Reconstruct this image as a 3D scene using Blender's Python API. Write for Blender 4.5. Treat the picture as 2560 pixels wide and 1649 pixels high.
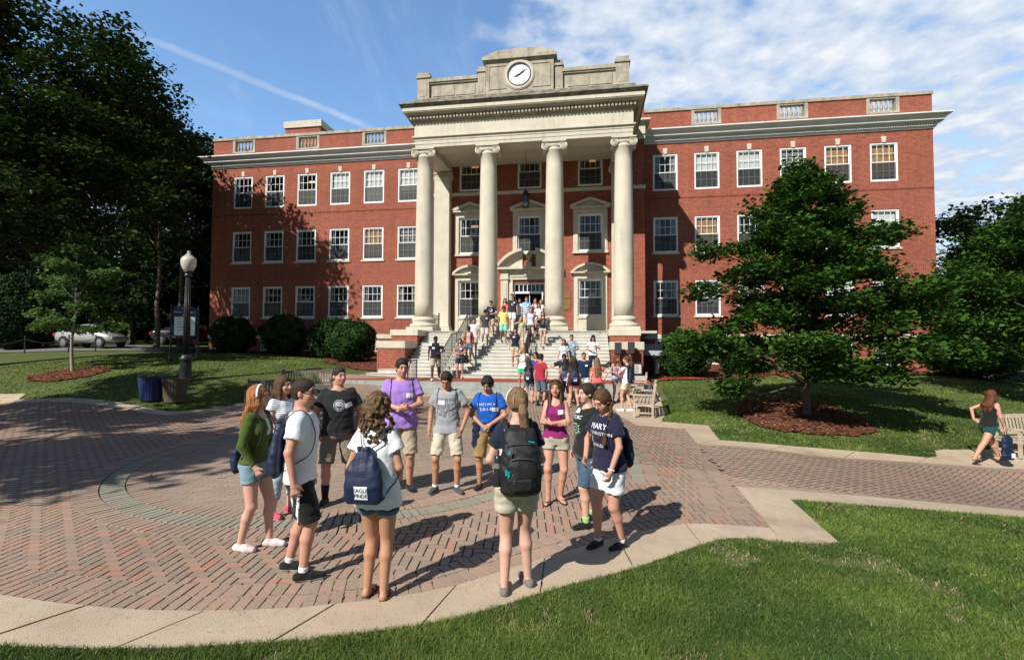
import bpy, bmesh, math, random
import numpy as np
from mathutils import Vector, Matrix
# ------------------------------------------------------------------ camera, sky, sun, exposure
SC = bpy.context.scene
for o in list(bpy.data.objects): bpy.data.objects.remove(o)
COL = SC.collection
PITCH, ROLL, EYE = .034, .0042, 2.1
fwd = Vector((0, math.cos(PITCH), math.sin(PITCH))); up0 = Vector((0, -math.sin(PITCH), math.cos(PITCH)))
rgt = Vector((1, 0, 0)) * math.cos(ROLL) + up0 * math.sin(ROLL)
upv = up0 * math.cos(ROLL) - Vector((1, 0, 0)) * math.sin(ROLL)
cam_d = bpy.data.cameras.new('camera'); cam = bpy.data.objects.new('camera', cam_d); COL.objects.link(cam)
cam_d.sensor_width = 36; cam_d.lens = 36 * 1209 / 2560; cam_d.clip_start = .1; cam_d.clip_end = 2000
cam.matrix_world = Matrix(((rgt.x, upv.x, -fwd.x, 0), (rgt.y, upv.y, -fwd.y, 0), (rgt.z, upv.z, -fwd.z, EYE), (0, 0, 0, 1)))
SC.camera = cam
SC.view_settings.view_transform = 'Standard'; SC.view_settings.look = 'None'
SC.view_settings.gamma = 1; SC.view_settings.exposure = 0.42
SUN_AZ, SUN_EL = math.radians(50), math.radians(39.7)      # light travels towards (cos az, sin az)
sd = Vector((-math.cos(SUN_AZ) * math.cos(SUN_EL), -math.sin(SUN_AZ) * math.cos(SUN_EL), math.sin(SUN_EL)))
sl = bpy.data.lights.new('sun', 'SUN'); sl.energy = 5.0; sl.angle = math.radians(.5); sl.color = (1, .95, .87)
so = bpy.data.objects.new('sun', sl); COL.objects.link(so); so.location = (0, 0, 40)
so.rotation_mode = 'QUATERNION'; so.rotation_quaternion = sd.to_track_quat('Z', 'Y')
W = bpy.data.worlds.new('World'); SC.world = W; W.use_nodes = True
def N(nt, t, **k):
    n = nt.nodes.new(t)
    for a, b in k.items():
        if a.startswith('i_'):
            key = a[2:]; key = int(key) if key.isdigit() else key.replace('_', ' ')
            n.inputs[key].default_value = b
        else: setattr(n, a, b)
    return n
def math_(nt, op, a, b=None, c=None, clamp=False):
    n = nt.nodes.new('ShaderNodeMath'); n.operation = op; n.use_clamp = clamp
    for i, v in enumerate((a, b, c)):
        if v is None: continue
        if isinstance(v, (int, float)): n.inputs[i].default_value = v
        else: nt.links.new(v, n.inputs[i])
    return n.outputs[0]
def smooth(nt, v, lo, hi):
    n = nt.nodes.new('ShaderNodeMapRange'); n.interpolation_type = 'SMOOTHSTEP'
    nt.links.new(v, n.inputs[0]); n.inputs[1].default_value = lo; n.inputs[2].default_value = hi
    return n.outputs[0]
def build_world():
    nt = W.node_tree; nt.nodes.clear(); L = nt.links.new
    out = N(nt, 'ShaderNodeOutputWorld'); bg = N(nt, 'ShaderNodeBackground'); bg.inputs[1].default_value = .052
    L(bg.outputs[0], out.inputs[0])
    sky = N(nt, 'ShaderNodeTexSky'); sky.sky_type = 'NISHITA'; sky.sun_disc = False
    sky.sun_elevation = SUN_EL; sky.sun_rotation = math.atan2(sd.x, sd.y)
    sky.air_density = 1.0; sky.dust_density = .0; sky.ozone_density = 1.5; sky.altitude = 50
    tc = N(nt, 'ShaderNodeTexCoord'); sp = N(nt, 'ShaderNodeSeparateXYZ'); L(tc.outputs['Generated'], sp.inputs[0])
    zz = math_(nt, 'ADD', math_(nt, 'MAXIMUM', sp.outputs[2], 0), .12)
    px = math_(nt, 'DIVIDE', sp.outputs[0], zz); py = math_(nt, 'DIVIDE', sp.outputs[1], zz)
    cb = N(nt, 'ShaderNodeCombineXYZ'); L(px, cb.inputs[0]); L(py, cb.inputs[1])
    n1 = N(nt, 'ShaderNodeTexNoise', i_Scale=7.5, i_Detail=8, i_Roughness=.55, i_Distortion=.1); L(cb.outputs[0], n1.inputs['Vector'])
    n2 = N(nt, 'ShaderNodeTexNoise', i_Scale=1.1, i_Detail=4, i_Roughness=.5); L(cb.outputs[0], n2.inputs['Vector'])
    # cloud deck over the right half of the view, open blue on the left
    side = math_(nt, 'ADD', px, math_(nt, 'MULTIPLY', math_(nt, 'SUBTRACT', n2.outputs[0], .5), .9))
    cov = math_(nt, 'MULTIPLY', smooth(nt, side, -.34, .42), smooth(nt, sp.outputs[1], .05, .4))
    puff = math_(nt, 'ADD', n1.outputs[0], math_(nt, 'MULTIPLY', cov, .30))
    m = math_(nt, 'MULTIPLY', smooth(nt, puff, .52, .80), cov)
    # thin cirrus left
    mp = N(nt, 'ShaderNodeMapping'); mp.inputs['Scale'].default_value = (2.2, .5, 1); mp.inputs['Rotation'].default_value = (0, 0, .5)
    L(cb.outputs[0], mp.inputs[0]); n3 = N(nt, 'ShaderNodeTexNoise', i_Scale=2.2, i_Detail=8, i_Roughness=.68, i_Distortion=.6); L(mp.outputs[0], n3.inputs['Vector'])
    cir = math_(nt, 'MULTIPLY', smooth(nt, n3.outputs[0], .5, .85), .26)
    # contrail: a narrow band about the plane through two directions
    def ray(x, y): return (fwd * 1209 + rgt * (x - 1280) - upv * (y - 824.5)).normalized()
    a, b = ray(400, 110), ray(885, 303); nn = a.cross(b).normalized(); mid = (a + b).normalized()
    def dot(v):
        d = N(nt, 'ShaderNodeVectorMath', operation='DOT_PRODUCT'); L(tc.outputs['Generated'], d.inputs[0]); d.inputs[1].default_value = v; return d.outputs['Value']
    n4 = N(nt, 'ShaderNodeTexNoise', i_Scale=26, i_Detail=5, i_Roughness=.6); L(tc.outputs['Generated'], n4.inputs['Vector'])
    dist = math_(nt, 'ABSOLUTE', math_(nt, 'ADD', dot(nn), math_(nt, 'MULTIPLY', math_(nt, 'SUBTRACT', n4.outputs[0], .5), .008)))
    band = math_(nt, 'SUBTRACT', 1, smooth(nt, dist, .001, .0085))
    ext = smooth(nt, dot(mid), math.cos(.215), math.cos(.14))
    tr = math_(nt, 'MULTIPLY', math_(nt, 'MULTIPLY', band, ext), math_(nt, 'ADD', .06, math_(nt, 'MULTIPLY', n4.outputs[0], .50)))
    tot = math_(nt, 'MAXIMUM', math_(nt, 'MAXIMUM', m, cir), tr, clamp=True)
    hz = math_(nt, 'MULTIPLY', math_(nt, 'SUBTRACT', 1, smooth(nt, sp.outputs[2], 0, .35)), .12)
    tot = math_(nt, 'MAXIMUM', tot, hz)
    shade = N(nt, 'ShaderNodeMix', data_type='RGBA'); L(smooth(nt, n1.outputs[0], .42, .72), shade.inputs['Factor'])
    shade.inputs['A'].default_value = (8.6, 10.2, 12.6, 1); shade.inputs['B'].default_value = (13.2, 13.7, 14.4, 1)
    mx = N(nt, 'ShaderNodeMix', data_type='RGBA'); L(tot, mx.inputs['Factor'])
    tint = N(nt, 'ShaderNodeMix', data_type='RGBA', blend_type='MULTIPLY'); tint.inputs['Factor'].default_value = 1
    frt = math_(nt, 'ADD', .62, math_(nt, 'MULTIPLY', smooth(nt, sp.outputs[1], -.1, .5), 1.63)); fc = N(nt, 'ShaderNodeVectorMath', operation='SCALE'); L(sky.outputs[0], fc.inputs[0]); L(frt, fc.inputs['Scale'])  # sky boosted ahead and dimmed behind the camera to lower ambient light
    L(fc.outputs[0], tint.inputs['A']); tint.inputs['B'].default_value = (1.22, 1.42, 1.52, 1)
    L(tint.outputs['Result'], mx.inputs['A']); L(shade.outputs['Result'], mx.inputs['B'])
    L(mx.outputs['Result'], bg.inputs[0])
build_world()
# ------------------------------------------------------------------ naming helpers
def tag(o, label=None, cat=None, group=None, kind=None):
    if label: o['label'] = label
    if cat: o['category'] = cat
    if group: o['group'] = group
    if kind: o['kind'] = kind
    return o
def thing(name, label, cat, loc=(0, 0, 0), rz=0, group=None):
    o = bpy.data.objects.new(name, None); o.empty_display_size = .2; COL.objects.link(o)
    o.location = loc; o.rotation_euler = (0, 0, rz); return tag(o, label, cat, group)
def copy_tree(o, parent=None):
    c = o.copy(); COL.objects.link(c)
    if parent: c.parent = parent
    for ch in o.children: copy_tree(ch, c)
    return c
# ------------------------------------------------------------------ materials
MATS = {}
def M(name, col, rough=.75, var=.12, scale=6., bump=0., bscale=60., metal=0., spec=.4, col2=None, detail=4, sss=0, coat=0, sheen=0, streak=0, speck=0):
    if name in MATS: return MATS[name]
    m = bpy.data.materials.new(name); m.use_nodes = True; nt = m.node_tree; L = nt.links.new
    p = nt.nodes['Principled BSDF']; p.inputs['Roughness'].default_value = rough; p.inputs['Metallic'].default_value = metal
    p.inputs['Specular IOR Level'].default_value = spec
    if coat: p.inputs['Coat Weight'].default_value = coat
    if sheen: p.inputs['Sheen Weight'].default_value = sheen
    if sss:
        p.inputs['Subsurface Weight'].default_value = sss; p.inputs['Subsurface Radius'].default_value = (.02, .007, .004)
    c1 = tuple(max(0, x * (1 - var)) for x in col) + (1,); c2 = (tuple(min(1, x * (1 + var)) for x in col) if col2 is None else col2) + (1,)
    tc = N(nt, 'ShaderNodeTexCoord'); no = N(nt, 'ShaderNodeTexNoise', i_Scale=scale, i_Detail=detail, i_Roughness=.6); L(tc.outputs['Object'], no.inputs['Vector'])
    cr = N(nt, 'ShaderNodeValToRGB'); cr.color_ramp.elements[0].position = .3; cr.color_ramp.elements[1].position = .7
    cr.color_ramp.elements[0].color = c1; cr.color_ramp.elements[1].color = c2
    L(no.outputs[0], cr.inputs[0]); L(cr.outputs[0], p.inputs['Base Color'])
    if streak or speck:
        f = None
        if streak:    # rain streaks run down the stone
            ms_ = N(nt, 'ShaderNodeMapping'); L(tc.outputs['Object'], ms_.inputs[0]); ms_.inputs['Scale'].default_value = (3.2, 3.2, .22); n3 = N(nt, 'ShaderNodeTexNoise', i_Scale=1.6, i_Detail=6, i_Roughness=.65); L(ms_.outputs[0], n3.inputs['Vector'])
            f = math_(nt, 'SUBTRACT', 1.0, math_(nt, 'MULTIPLY', smooth(nt, n3.outputs[0], .48, .78), streak))
        if speck:
            n4 = N(nt, 'ShaderNodeTexNoise', i_Scale=34., i_Detail=3); L(tc.outputs['Object'], n4.inputs['Vector']); n5 = N(nt, 'ShaderNodeTexNoise', i_Scale=.8, i_Detail=7, i_Roughness=.7); L(tc.outputs['Object'], n5.inputs['Vector'])
            g = math_(nt, 'MULTIPLY', math_(nt, 'SUBTRACT', 1.0, math_(nt, 'MULTIPLY', smooth(nt, n4.outputs[0], .58, .72), speck)), math_(nt, 'SUBTRACT', 1.0, math_(nt, 'MULTIPLY', smooth(nt, n5.outputs[0], .50, .72), speck * .9)))
            f = g if f is None else math_(nt, 'MULTIPLY', f, g)
        cb = N(nt, 'ShaderNodeCombineColor'); [L(f, cb.inputs[i]) for i in range(3)]; mx = N(nt, 'ShaderNodeMix', data_type='RGBA', blend_type='MULTIPLY'); mx.inputs['Factor'].default_value = 1
        L(cr.outputs[0], mx.inputs['A']); L(cb.outputs[0], mx.inputs['B']); L(mx.outputs['Result'], p.inputs['Base Color'])
    if bump:
        nb = N(nt, 'ShaderNodeTexNoise', i_Scale=bscale, i_Detail=4); L(tc.outputs['Object'], nb.inputs['Vector'])
        bp = N(nt, 'ShaderNodeBump', i_Strength=bump, i_Distance=.02); L(nb.outputs[0], bp.inputs['Height']); L(bp.outputs[0], p.inputs['Normal'])
    MATS[name] = m; return m
def brick_mat(name, c1, c2, mortar, w=.21, h=.07, ms=.012, rot=False, dark=True):
    m = bpy.data.materials.new(name); m.use_nodes = True; nt = m.node_tree; L = nt.links.new; p = nt.nodes['Principled BSDF']
    p.inputs['Roughness'].default_value = .85; p.inputs['Specular IOR Level'].default_value = .25
    tc = N(nt, 'ShaderNodeTexCoord'); mp = N(nt, 'ShaderNodeMapping'); L(tc.outputs['UV'], mp.inputs[0])
    if rot: mp.inputs['Rotation'].default_value = (0, 0, math.pi / 2)
    br = N(nt, 'ShaderNodeTexBrick'); L(mp.outputs[0], br.inputs['Vector'])
    br.inputs['Color1'].default_value = c1 + (1,); br.inputs['Color2'].default_value = c2 + (1,); br.inputs['Mortar'].default_value = mortar + (1,)
    br.inputs['Scale'].default_value = 1; br.inputs['Brick Width'].default_value = w; br.inputs['Row Height'].default_value = h
    br.inputs['Mortar Size'].default_value = ms * .5; br.inputs['Mortar Smooth'].default_value = .25; br.inputs['Bias'].default_value = -.1
    no = N(nt, 'ShaderNodeTexNoise', i_Scale=.35, i_Detail=6, i_Roughness=.65); L(tc.outputs['UV'], no.inputs['Vector'])
    n2 = N(nt, 'ShaderNodeTexNoise', i_Scale=9., i_Detail=3); L(tc.outputs['UV'], n2.inputs['Vector'])
    f = math_(nt, 'ADD', math_(nt, 'MULTIPLY', no.outputs[0], .65), math_(nt, 'ADD', .38, math_(nt, 'MULTIPLY', n2.outputs[0], .5)))
    if dark:   # rain streaks: vertical weathering of the masonry
        ms_ = N(nt, 'ShaderNodeMapping'); L(tc.outputs['UV'], ms_.inputs[0]); ms_.inputs['Scale'].default_value = (2.6, .16, 1)
        n3 = N(nt, 'ShaderNodeTexNoise', i_Scale=1.3, i_Detail=5, i_Roughness=.6); L(ms_.outputs[0], n3.inputs['Vector'])
        f = math_(nt, 'MULTIPLY', f, math_(nt, 'ADD', .76, math_(nt, 'MULTIPLY', n3.outputs[0], .48)))
    mx = N(nt, 'ShaderNodeMix', data_type='RGBA', blend_type='MULTIPLY'); mx.inputs['Factor'].default_value = 1
    cb = N(nt, 'ShaderNodeCombineColor'); [L(f, cb.inputs[i]) for i in range(3)]
    L(br.outputs[0], mx.inputs['A']); L(cb.outputs[0], mx.inputs['B']); L(mx.outputs['Result'], p.inputs['Base Color'])
    bp = N(nt, 'ShaderNodeBump', i_Strength=.5, i_Distance=.006); bp.invert = True; L(br.outputs['Fac'], bp.inputs['Height']); L(bp.outputs[0], p.inputs['Normal'])
    MATS[name] = m; return m
def attr_mat(name, stops, rough=.8, spec=.3, trans=0., nscale=30., namt=.25, attr='rnd', bump=0, patch=None):
    m = bpy.data.materials.new(name); m.use_nodes = True; nt = m.node_tree; L = nt.links.new; p = nt.nodes['Principled BSDF']
    p.inputs['Roughness'].default_value = rough; p.inputs['Specular IOR Level'].default_value = spec
    at = N(nt, 'ShaderNodeAttribute', attribute_name=attr)
    cr = N(nt, 'ShaderNodeValToRGB'); e = cr.color_ramp.elements
    while len(e) < len(stops): e.new(.5)
    for q, (pos, c) in zip(e, stops): q.position = pos; q.color = c + (1,)
    L(at.outputs['Fac'], cr.inputs[0])
    tc = N(nt, 'ShaderNodeTexCoord'); no = N(nt, 'ShaderNodeTexNoise', i_Scale=nscale, i_Detail=4, i_Roughness=.7); L(tc.outputs['Object'], no.inputs['Vector'])
    f = math_(nt, 'ADD', 1 - namt, math_(nt, 'MULTIPLY', no.outputs[0], namt * 2))
    if patch:
        n5 = N(nt, 'ShaderNodeTexNoise', i_Scale=patch, i_Detail=3); L(tc.outputs['Object'], n5.inputs['Vector'])
        f = math_(nt, 'MULTIPLY', f, math_(nt, 'ADD', .62, math_(nt, 'MULTIPLY', n5.outputs[0], .76)))
    cb = N(nt, 'ShaderNodeCombineColor'); [L(f, cb.inputs[i]) for i in range(3)]
    mx = N(nt, 'ShaderNodeMix', data_type='RGBA', blend_type='MULTIPLY'); mx.inputs['Factor'].default_value = 1
    L(cr.outputs[0], mx.inputs['A']); L(cb.outputs[0], mx.inputs['B']); L(mx.outputs['Result'], p.inputs['Base Color'])
    if bump:
        bp = N(nt, 'ShaderNodeBump', i_Strength=bump, i_Distance=.01); L(no.outputs[0], bp.inputs['Height']); L(bp.outputs[0], p.inputs['Normal'])
    if trans:
        t = N(nt, 'ShaderNodeBsdfTranslucent'); L(mx.outputs['Result'], t.inputs[0]); ms = N(nt, 'ShaderNodeMixShader'); ms.inputs[0].default_value = trans
        L(p.outputs[0], ms.inputs[1]); L(t.outputs[0], ms.inputs[2]); L(ms.outputs[0], nt.nodes['Material Output'].inputs[0])
    MATS[name] = m; return m
BRICK = brick_mat('red_brick', (.31, .068, .036), (.18, .040, .026), (.42, .24, .17))
SOLDIER = brick_mat('brick_soldier', (.25, .06, .038), (.18, .042, .03), (.31, .17, .12), rot=True, dark=False)
STONE = M('limestone', (.54, .495, .40), .8, .10, 1.3, bump=.15, bscale=30, detail=8, streak=.22)
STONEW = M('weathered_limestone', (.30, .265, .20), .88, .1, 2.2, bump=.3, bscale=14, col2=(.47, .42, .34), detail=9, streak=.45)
MARBLE = M('white_marble_steps', (.50, .485, .43), .6, .10, 2.5, bump=.1, detail=8, speck=.22)
GREYST = M('grey_step_stone', (.30, .31, .29), .75, .16, 3, bump=.15, detail=8, streak=.4)
WHITE = M('white_paint', (.76, .77, .77), .45, .04, 3)
WTRIM = M('cornice_paint', (.66, .67, .66), .5, .06, 2)
IRON = M('black_iron', (.018, .018, .02), .4, .2, 12, spec=.5)
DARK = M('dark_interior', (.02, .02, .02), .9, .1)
def glass_mat():
    m = bpy.data.materials.new('window_glass'); m.use_nodes = True; nt = m.node_tree; L = nt.links.new; nt.nodes.remove(nt.nodes['Principled BSDF'])
    t = N(nt, 'ShaderNodeBsdfTransparent'); t.inputs[0].default_value = (.82, .85, .84, 1); g = N(nt, 'ShaderNodeBsdfGlossy'); g.inputs['Roughness'].default_value = .03
    tc = N(nt, 'ShaderNodeTexCoord'); no = N(nt, 'ShaderNodeTexNoise', i_Scale=1.7, i_Detail=1); L(tc.outputs['Object'], no.inputs['Vector'])
    bp = N(nt, 'ShaderNodeBump', i_Strength=.25, i_Distance=.02); L(no.outputs[0], bp.inputs['Height']); L(bp.outputs[0], g.inputs['Normal'])
    lw = N(nt, 'ShaderNodeLayerWeight'); lw.inputs[0].default_value = .5; fz = math_(nt, 'ADD', .07, math_(nt, 'MULTIPLY', math_(nt, 'POWER', lw.outputs['Facing'], 4), .8)); ms = N(nt, 'ShaderNodeMixShader'); L(fz, ms.inputs[0]); L(t.outputs[0], ms.inputs[1]); L(g.outputs[0], ms.inputs[2])
    L(ms.outputs[0], nt.nodes['Material Output'].inputs[0]); return m
GLASS = glass_mat()
def screen_mat():
    m = bpy.data.materials.new('insect_screen'); m.use_nodes = True; nt = m.node_tree; L = nt.links.new; p = nt.nodes['Principled BSDF']
    p.inputs['Base Color'].default_value = (.055, .058, .058, 1); t = N(nt, 'ShaderNodeBsdfTransparent'); ms = N(nt, 'ShaderNodeMixShader'); ms.inputs[0].default_value = .42
    L(t.outputs[0], ms.inputs[1]); L(p.outputs[0], ms.inputs[2]); L(ms.outputs[0], nt.nodes['Material Output'].inputs[0]); return m
SCREEN = screen_mat()
# ------------------------------------------------------------------ mesh helpers
def boxuv(me):
    n = len(me.loops)
    if not n: return
    uv = me.uv_layers.new(name='UVMap')
    co = np.empty(len(me.vertices) * 3, 'f'); me.vertices.foreach_get('co', co); co = co.reshape(-1, 3)
    li = np.empty(n, 'i'); me.loops.foreach_get('vertex_index', li)
    nr = np.empty(len(me.polygons) * 3, 'f'); me.polygons.foreach_get('normal', nr); nr = np.abs(nr.reshape(-1, 3))
    lt = np.empty(len(me.polygons), 'i'); me.polygons.foreach_get('loop_total', lt)
    ax = np.repeat(nr.argmax(1), lt); c = co[li]
    u = np.where(ax == 0, c[:, 1], c[:, 0]); v = np.where(ax == 2, c[:, 1], c[:, 2])
    uv.data.foreach_set('uv', np.stack([u, v], 1).astype('f').ravel())
class MB:
    def __init__(s): s.v = []; s.f = []; s.mi = []
    def add(s, vs, fs, mi=0):
        b = len(s.v); s.v += [tuple(p) for p in vs]; s.f += [tuple(b + i for i in f) for f in fs]; s.mi += [mi] * len(fs); return s
    def box(s, x0, x1, y0, y1, z0, z1, mi=0):
        if x0 > x1: x0, x1 = x1, x0
        if y0 > y1: y0, y1 = y1, y0
        if z0 > z1: z0, z1 = z1, z0
        return s.add([(x0, y0, z0), (x1, y0, z0), (x1, y1, z0), (x0, y1, z0), (x0, y0, z1), (x1, y0, z1), (x1, y1, z1), (x0, y1, z1)],
                     [(0, 3, 2, 1), (4, 5, 6, 7), (0, 1, 5, 4), (1, 2, 6, 5), (2, 3, 7, 6), (3, 0, 4, 7)], mi)
    def prism(s, poly, y0, y1, mi=0):      # polygon in x,z extruded along y
        n = len(poly); a = sum(poly[i][0] * poly[(i + 1) % n][1] - poly[(i + 1) % n][0] * poly[i][1] for i in range(n))
        if a < 0: poly = poly[::-1]
        y0, y1 = min(y0, y1), max(y0, y1)
        vs = [(x, y0, z) for x, z in poly] + [(x, y1, z) for x, z in poly]
        return s.add(vs, [tuple(range(n)), tuple(range(2 * n - 1, n - 1, -1))] + [(i + n, (i + 1) % n + n, (i + 1) % n, i) for i in range(n)][0:n], mi)
    def prismx(s, poly, x0, x1, mi=0):     # polygon in y,z extruded along x
        n = len(poly); a = sum(poly[i][0] * poly[(i + 1) % n][1] - poly[(i + 1) % n][0] * poly[i][1] for i in range(n))
        if a < 0: poly = poly[::-1]
        x0, x1 = min(x0, x1), max(x0, x1)
        vs = [(x0, y, z) for y, z in poly] + [(x1, y, z) for y, z in poly]
        return s.add(vs, [tuple(range(n - 1, -1, -1)), tuple(range(n, 2 * n))] + [(i, (i + 1) % n, (i + 1) % n + n, i + n) for i in range(n)], mi)
    def lathe(s, prof, cx=0, cy=0, seg=24, mi=0, sx=1, sy=1, a0=0):
        n = len(prof); vs = []
        for r, z in prof:
            for k in range(seg):
                a = a0 + 2 * math.pi * k / seg; vs.append((cx + sx * r * math.cos(a), cy + sy * r * math.sin(a), z))
        fs = [(i * seg + k, i * seg + (k + 1) % seg, (i + 1) * seg + (k + 1) % seg, (i + 1) * seg + k) for i in range(n - 1) for k in range(seg)]
        fs.append(tuple(range(seg - 1, -1, -1))); fs.append(tuple(range((n - 1) * seg, n * seg)))
        return s.add(vs, fs, mi)
    def tube(s, pts, r, seg=6, mi=0, cap=True):
        pts = [Vector(p) for p in pts]; rs = r if isinstance(r, (list, tuple)) else [r] * len(pts); vs = []
        ref = None
        for i, p in enumerate(pts):
            d = (pts[min(i + 1, len(pts) - 1)] - pts[max(i - 1, 0)])
            d = d.normalized() if d.length > 1e-9 else Vector((0, 0, 1))
            if ref is None: ref = Vector((0, 0, 1)) if abs(d.z) < .9 else Vector((1, 0, 0))
            a = (ref - d * ref.dot(d)).normalized(); ref = a; b = d.cross(a)
            for k in range(seg):
                t = 2 * math.pi * (k + .5) / seg; vs.append(p + (a * math.cos(t) + b * math.sin(t)) * rs[i])
        n = len(pts); fs = [(i * seg + k, i * seg + (k + 1) % seg, (i + 1) * seg + (k + 1) % seg, (i + 1) * seg + k) for i in range(n - 1) for k in range(seg)]
        if cap: fs += [tuple(range(seg - 1, -1, -1)), tuple(range((n - 1) * seg, n * seg))]
        return s.add(vs, fs, mi)
    def obj(s, name, mats, parent=None, smooth=False, loc=None, label=None):
        me = bpy.data.meshes.new(name); me.from_pydata(s.v, [], s.f)
        for m in (mats if isinstance(mats, (list, tuple)) else [mats]): me.materials.append(m)
        if max(s.mi, default=0): me.polygons.foreach_set('material_index', s.mi)
        me.validate()
        bm = bmesh.new(); bm.from_mesh(me); bmesh.ops.recalc_face_normals(bm, faces=bm.faces); bm.to_mesh(me); bm.free(); boxuv(me)
        if smooth: me.polygons.foreach_set('use_smooth', [True] * len(me.polygons))
        o = bpy.data.objects.new(name, me); COL.objects.link(o)
        if parent: o.parent = parent
        if loc: o.location = loc
        if label: o['label'] = label
        return o
def bevel(o, w=.01, seg=2):
    m = o.modifiers.new('bevel', 'BEVEL'); m.width = w; m.segments = seg; m.limit_method = 'ANGLE'; return o
def np_mesh(name, V, F, mats, rnd=None, parent=None, smooth=False, mi=None):
    me = bpy.data.meshes.new(name); V = np.asarray(V, 'f'); F = np.asarray(F, 'i'); k = F.shape[1]
    me.vertices.add(len(V)); me.vertices.foreach_set('co', V.ravel())
    me.loops.add(F.size); me.loops.foreach_set('vertex_index', F.ravel())
    me.polygons.add(len(F)); me.polygons.foreach_set('loop_start', np.arange(0, F.size, k, dtype='i'))
    for m in (mats if isinstance(mats, (list, tuple)) else [mats]): me.materials.append(m)
    if mi is not None: me.polygons.foreach_set('material_index', np.asarray(mi, 'i'))
    me.update(calc_edges=True)
    if rnd is not None:
        a = me.attributes.new('rnd', 'FLOAT', 'FACE'); a.data.foreach_set('value', np.asarray(rnd, 'f'))
    me.polygons.foreach_set('use_smooth', np.full(len(F), bool(smooth)))
    o = bpy.data.objects.new(name, me); COL.objects.link(o)
    if parent: o.parent = parent
    return o
# ------------------------------------------------------------------ terrain
RNG = np.random.default_rng(7)
CP = np.array([[-6,3,0],[0,3,0],[4,3.2,-.03],[-6,8,0],[-1,8,0],[3,8,0],[-3,13,.05],[0,13,.05],[3,13,.05],[-3,18,.15],[3,17.5,.15],[-10,8,0],[-14,12,0],[-19,18,.05],[-9.9,14.3,0],[-10,16.8,.05],[-3,5.5,0],[-8,5,0],[-7,11,0],[-1,10.5,.02],
 [-12.45,18.5,.72],[-19.14,21,.96],[-29.18,33,1.86],[-16.57,29.5,1.61],[-31.59,30,1.49],[-20.45,33,1.76],[-9.36,27,1.18],[8.6,24.5,.53],[8.03,27,.97],[21.26,23,.78],[9.37,16,.5],[7.19,12.3,.01],[14.8,19.5,.65],[-5.5,21,.85],[-8.5,20.5,.75],[7.2,20.8,.72],[6.2,16,.2],[4.2,13.2,.05],[4.9,10.9,-.05],[10.7,10.7,-.57],[7.1,11.1,-.3],[7.4,7.05,-.37],[3.4,7.3,-.03],[4,3.7,-.08],
 [-45,60,2.6],[0,70,2.5],[45,50,1],[40,20,-.8],[40,0,-2],[20,-10,-1],[-30,0,.2],[0,-12,0],[-25,-12,0],[-50,25,1.2],[-45,40,2],[20,3,-1],[24,24,.4],[14,10,-.75]], float)
def _tps():
    P = CP[:, :2]; n = len(P); d = np.hypot(P[:, None, 0] - P[None, :, 0], P[:, None, 1] - P[None, :, 1])
    K = np.where(d > 0, d * d * np.log(np.maximum(d, 1e-9)), 0) + .5 * np.eye(n)
    A = np.block([[K, np.c_[np.ones(n), P]], [np.c_[np.ones(n), P].T, np.zeros((3, 3))]])
    return np.linalg.solve(A, np.r_[CP[:, 2], 0, 0, 0])
TW = _tps()
def T(x, y):
    x = np.clip(np.asarray(x, float), -60, 60); y = np.clip(np.asarray(y, float), -15, 75); out = TW[-3] + TW[-2] * x + TW[-1] * y
    for (a, b, _), w in zip(CP, TW):
        r2 = (x - a) ** 2 + (y - b) ** 2 + 1e-12; out = out + w * .5 * r2 * np.log(r2)
    return out
def T1(x, y): return float(T(x, y))
def inpoly(x, y, poly):
    x = np.asarray(x); y = np.asarray(y); r = np.zeros(x.shape, bool); n = len(poly)
    for i in range(n):
        x0, y0 = poly[i]; x1, y1 = poly[(i + 1) % n]
        if y0 == y1: continue
        c = ((y0 > y) != (y1 > y)) & (x < (x1 - x0) * (y - y0) / (y1 - y0) + x0); r ^= c
    return r
PSI = .1516; CU, SU = math.cos(PSI), math.sin(PSI)
def B(u, v): return (u * CU - v * SU, 30 - u * SU - v * CU)       # building frame (u along front, v outwards) -> world x, y
def uv_of(x, y): dx, dy = x, y - 30; return dx * CU - dy * SU, -dx * SU - dy * CU
# paving outline (inner edges = brick side)
NEAR_IN = [(-9.2, 7.4), (-7.6, 5.55), (-6.3, 4.75), (-5.2, 4.33), (-4.26, 4.11), (-3.69, 3.99), (-3.01, 3.9), (-2.37, 3.88), (-1.72, 3.93), (-1.24, 4.04), (-.87, 4.15), (-.54, 4.27), (-.05, 4.62), (.5, 4.99), (1.07, 5.37), (1.62, 5.66), (2.12, 5.86), (2.47, 5.85), (3.07, 5.8)]
NEAR_OUT = [(-9.8, 7.0), (-8.0, 4.9), (-6.5, 4.1), (-5.2, 3.7), (-4.3, 3.52), (-3.56, 3.44), (-2.99, 3.41), (-2.31, 3.42), (-1.57, 3.5), (-1.1, 3.6), (-.7, 3.7), (-.29, 3.86), (.45, 4.3), (1.23, 4.7), (1.7, 5.02), (2.3, 5.42), (2.62, 5.47), (3.02, 5.47)]
RPATH_IN = [(3.0, 5.42), (3.43, 7.45), (4.68, 7.46), (8.11, 7.74), (14, 8.2)]
RPATH_OUT = [(3.65, 5.45), (3.98, 6.98), (5.2, 7.01), (8.3, 7.25), (14, 7.65)]
FAR_IN = [(14, 10.9), (10, 10.83), (7.47, 10.8), (5.71, 10.76), (4.07, 10.67), (4.4, 12.4), (3.3, 12.78), (3.2, 14.5), (3.35, 16.3), (3.6, 18.6)]
FAR_OUT = [(14, 12.3), (10.2, 11.75), (9.75, 11.15), (7.1, 11.32), (4.76, 11.15), (5.15, 12.75), (4.1, 13.3), (4.6, 14.6), (5.3, 17.3), (5.6, 18.9)]
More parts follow.
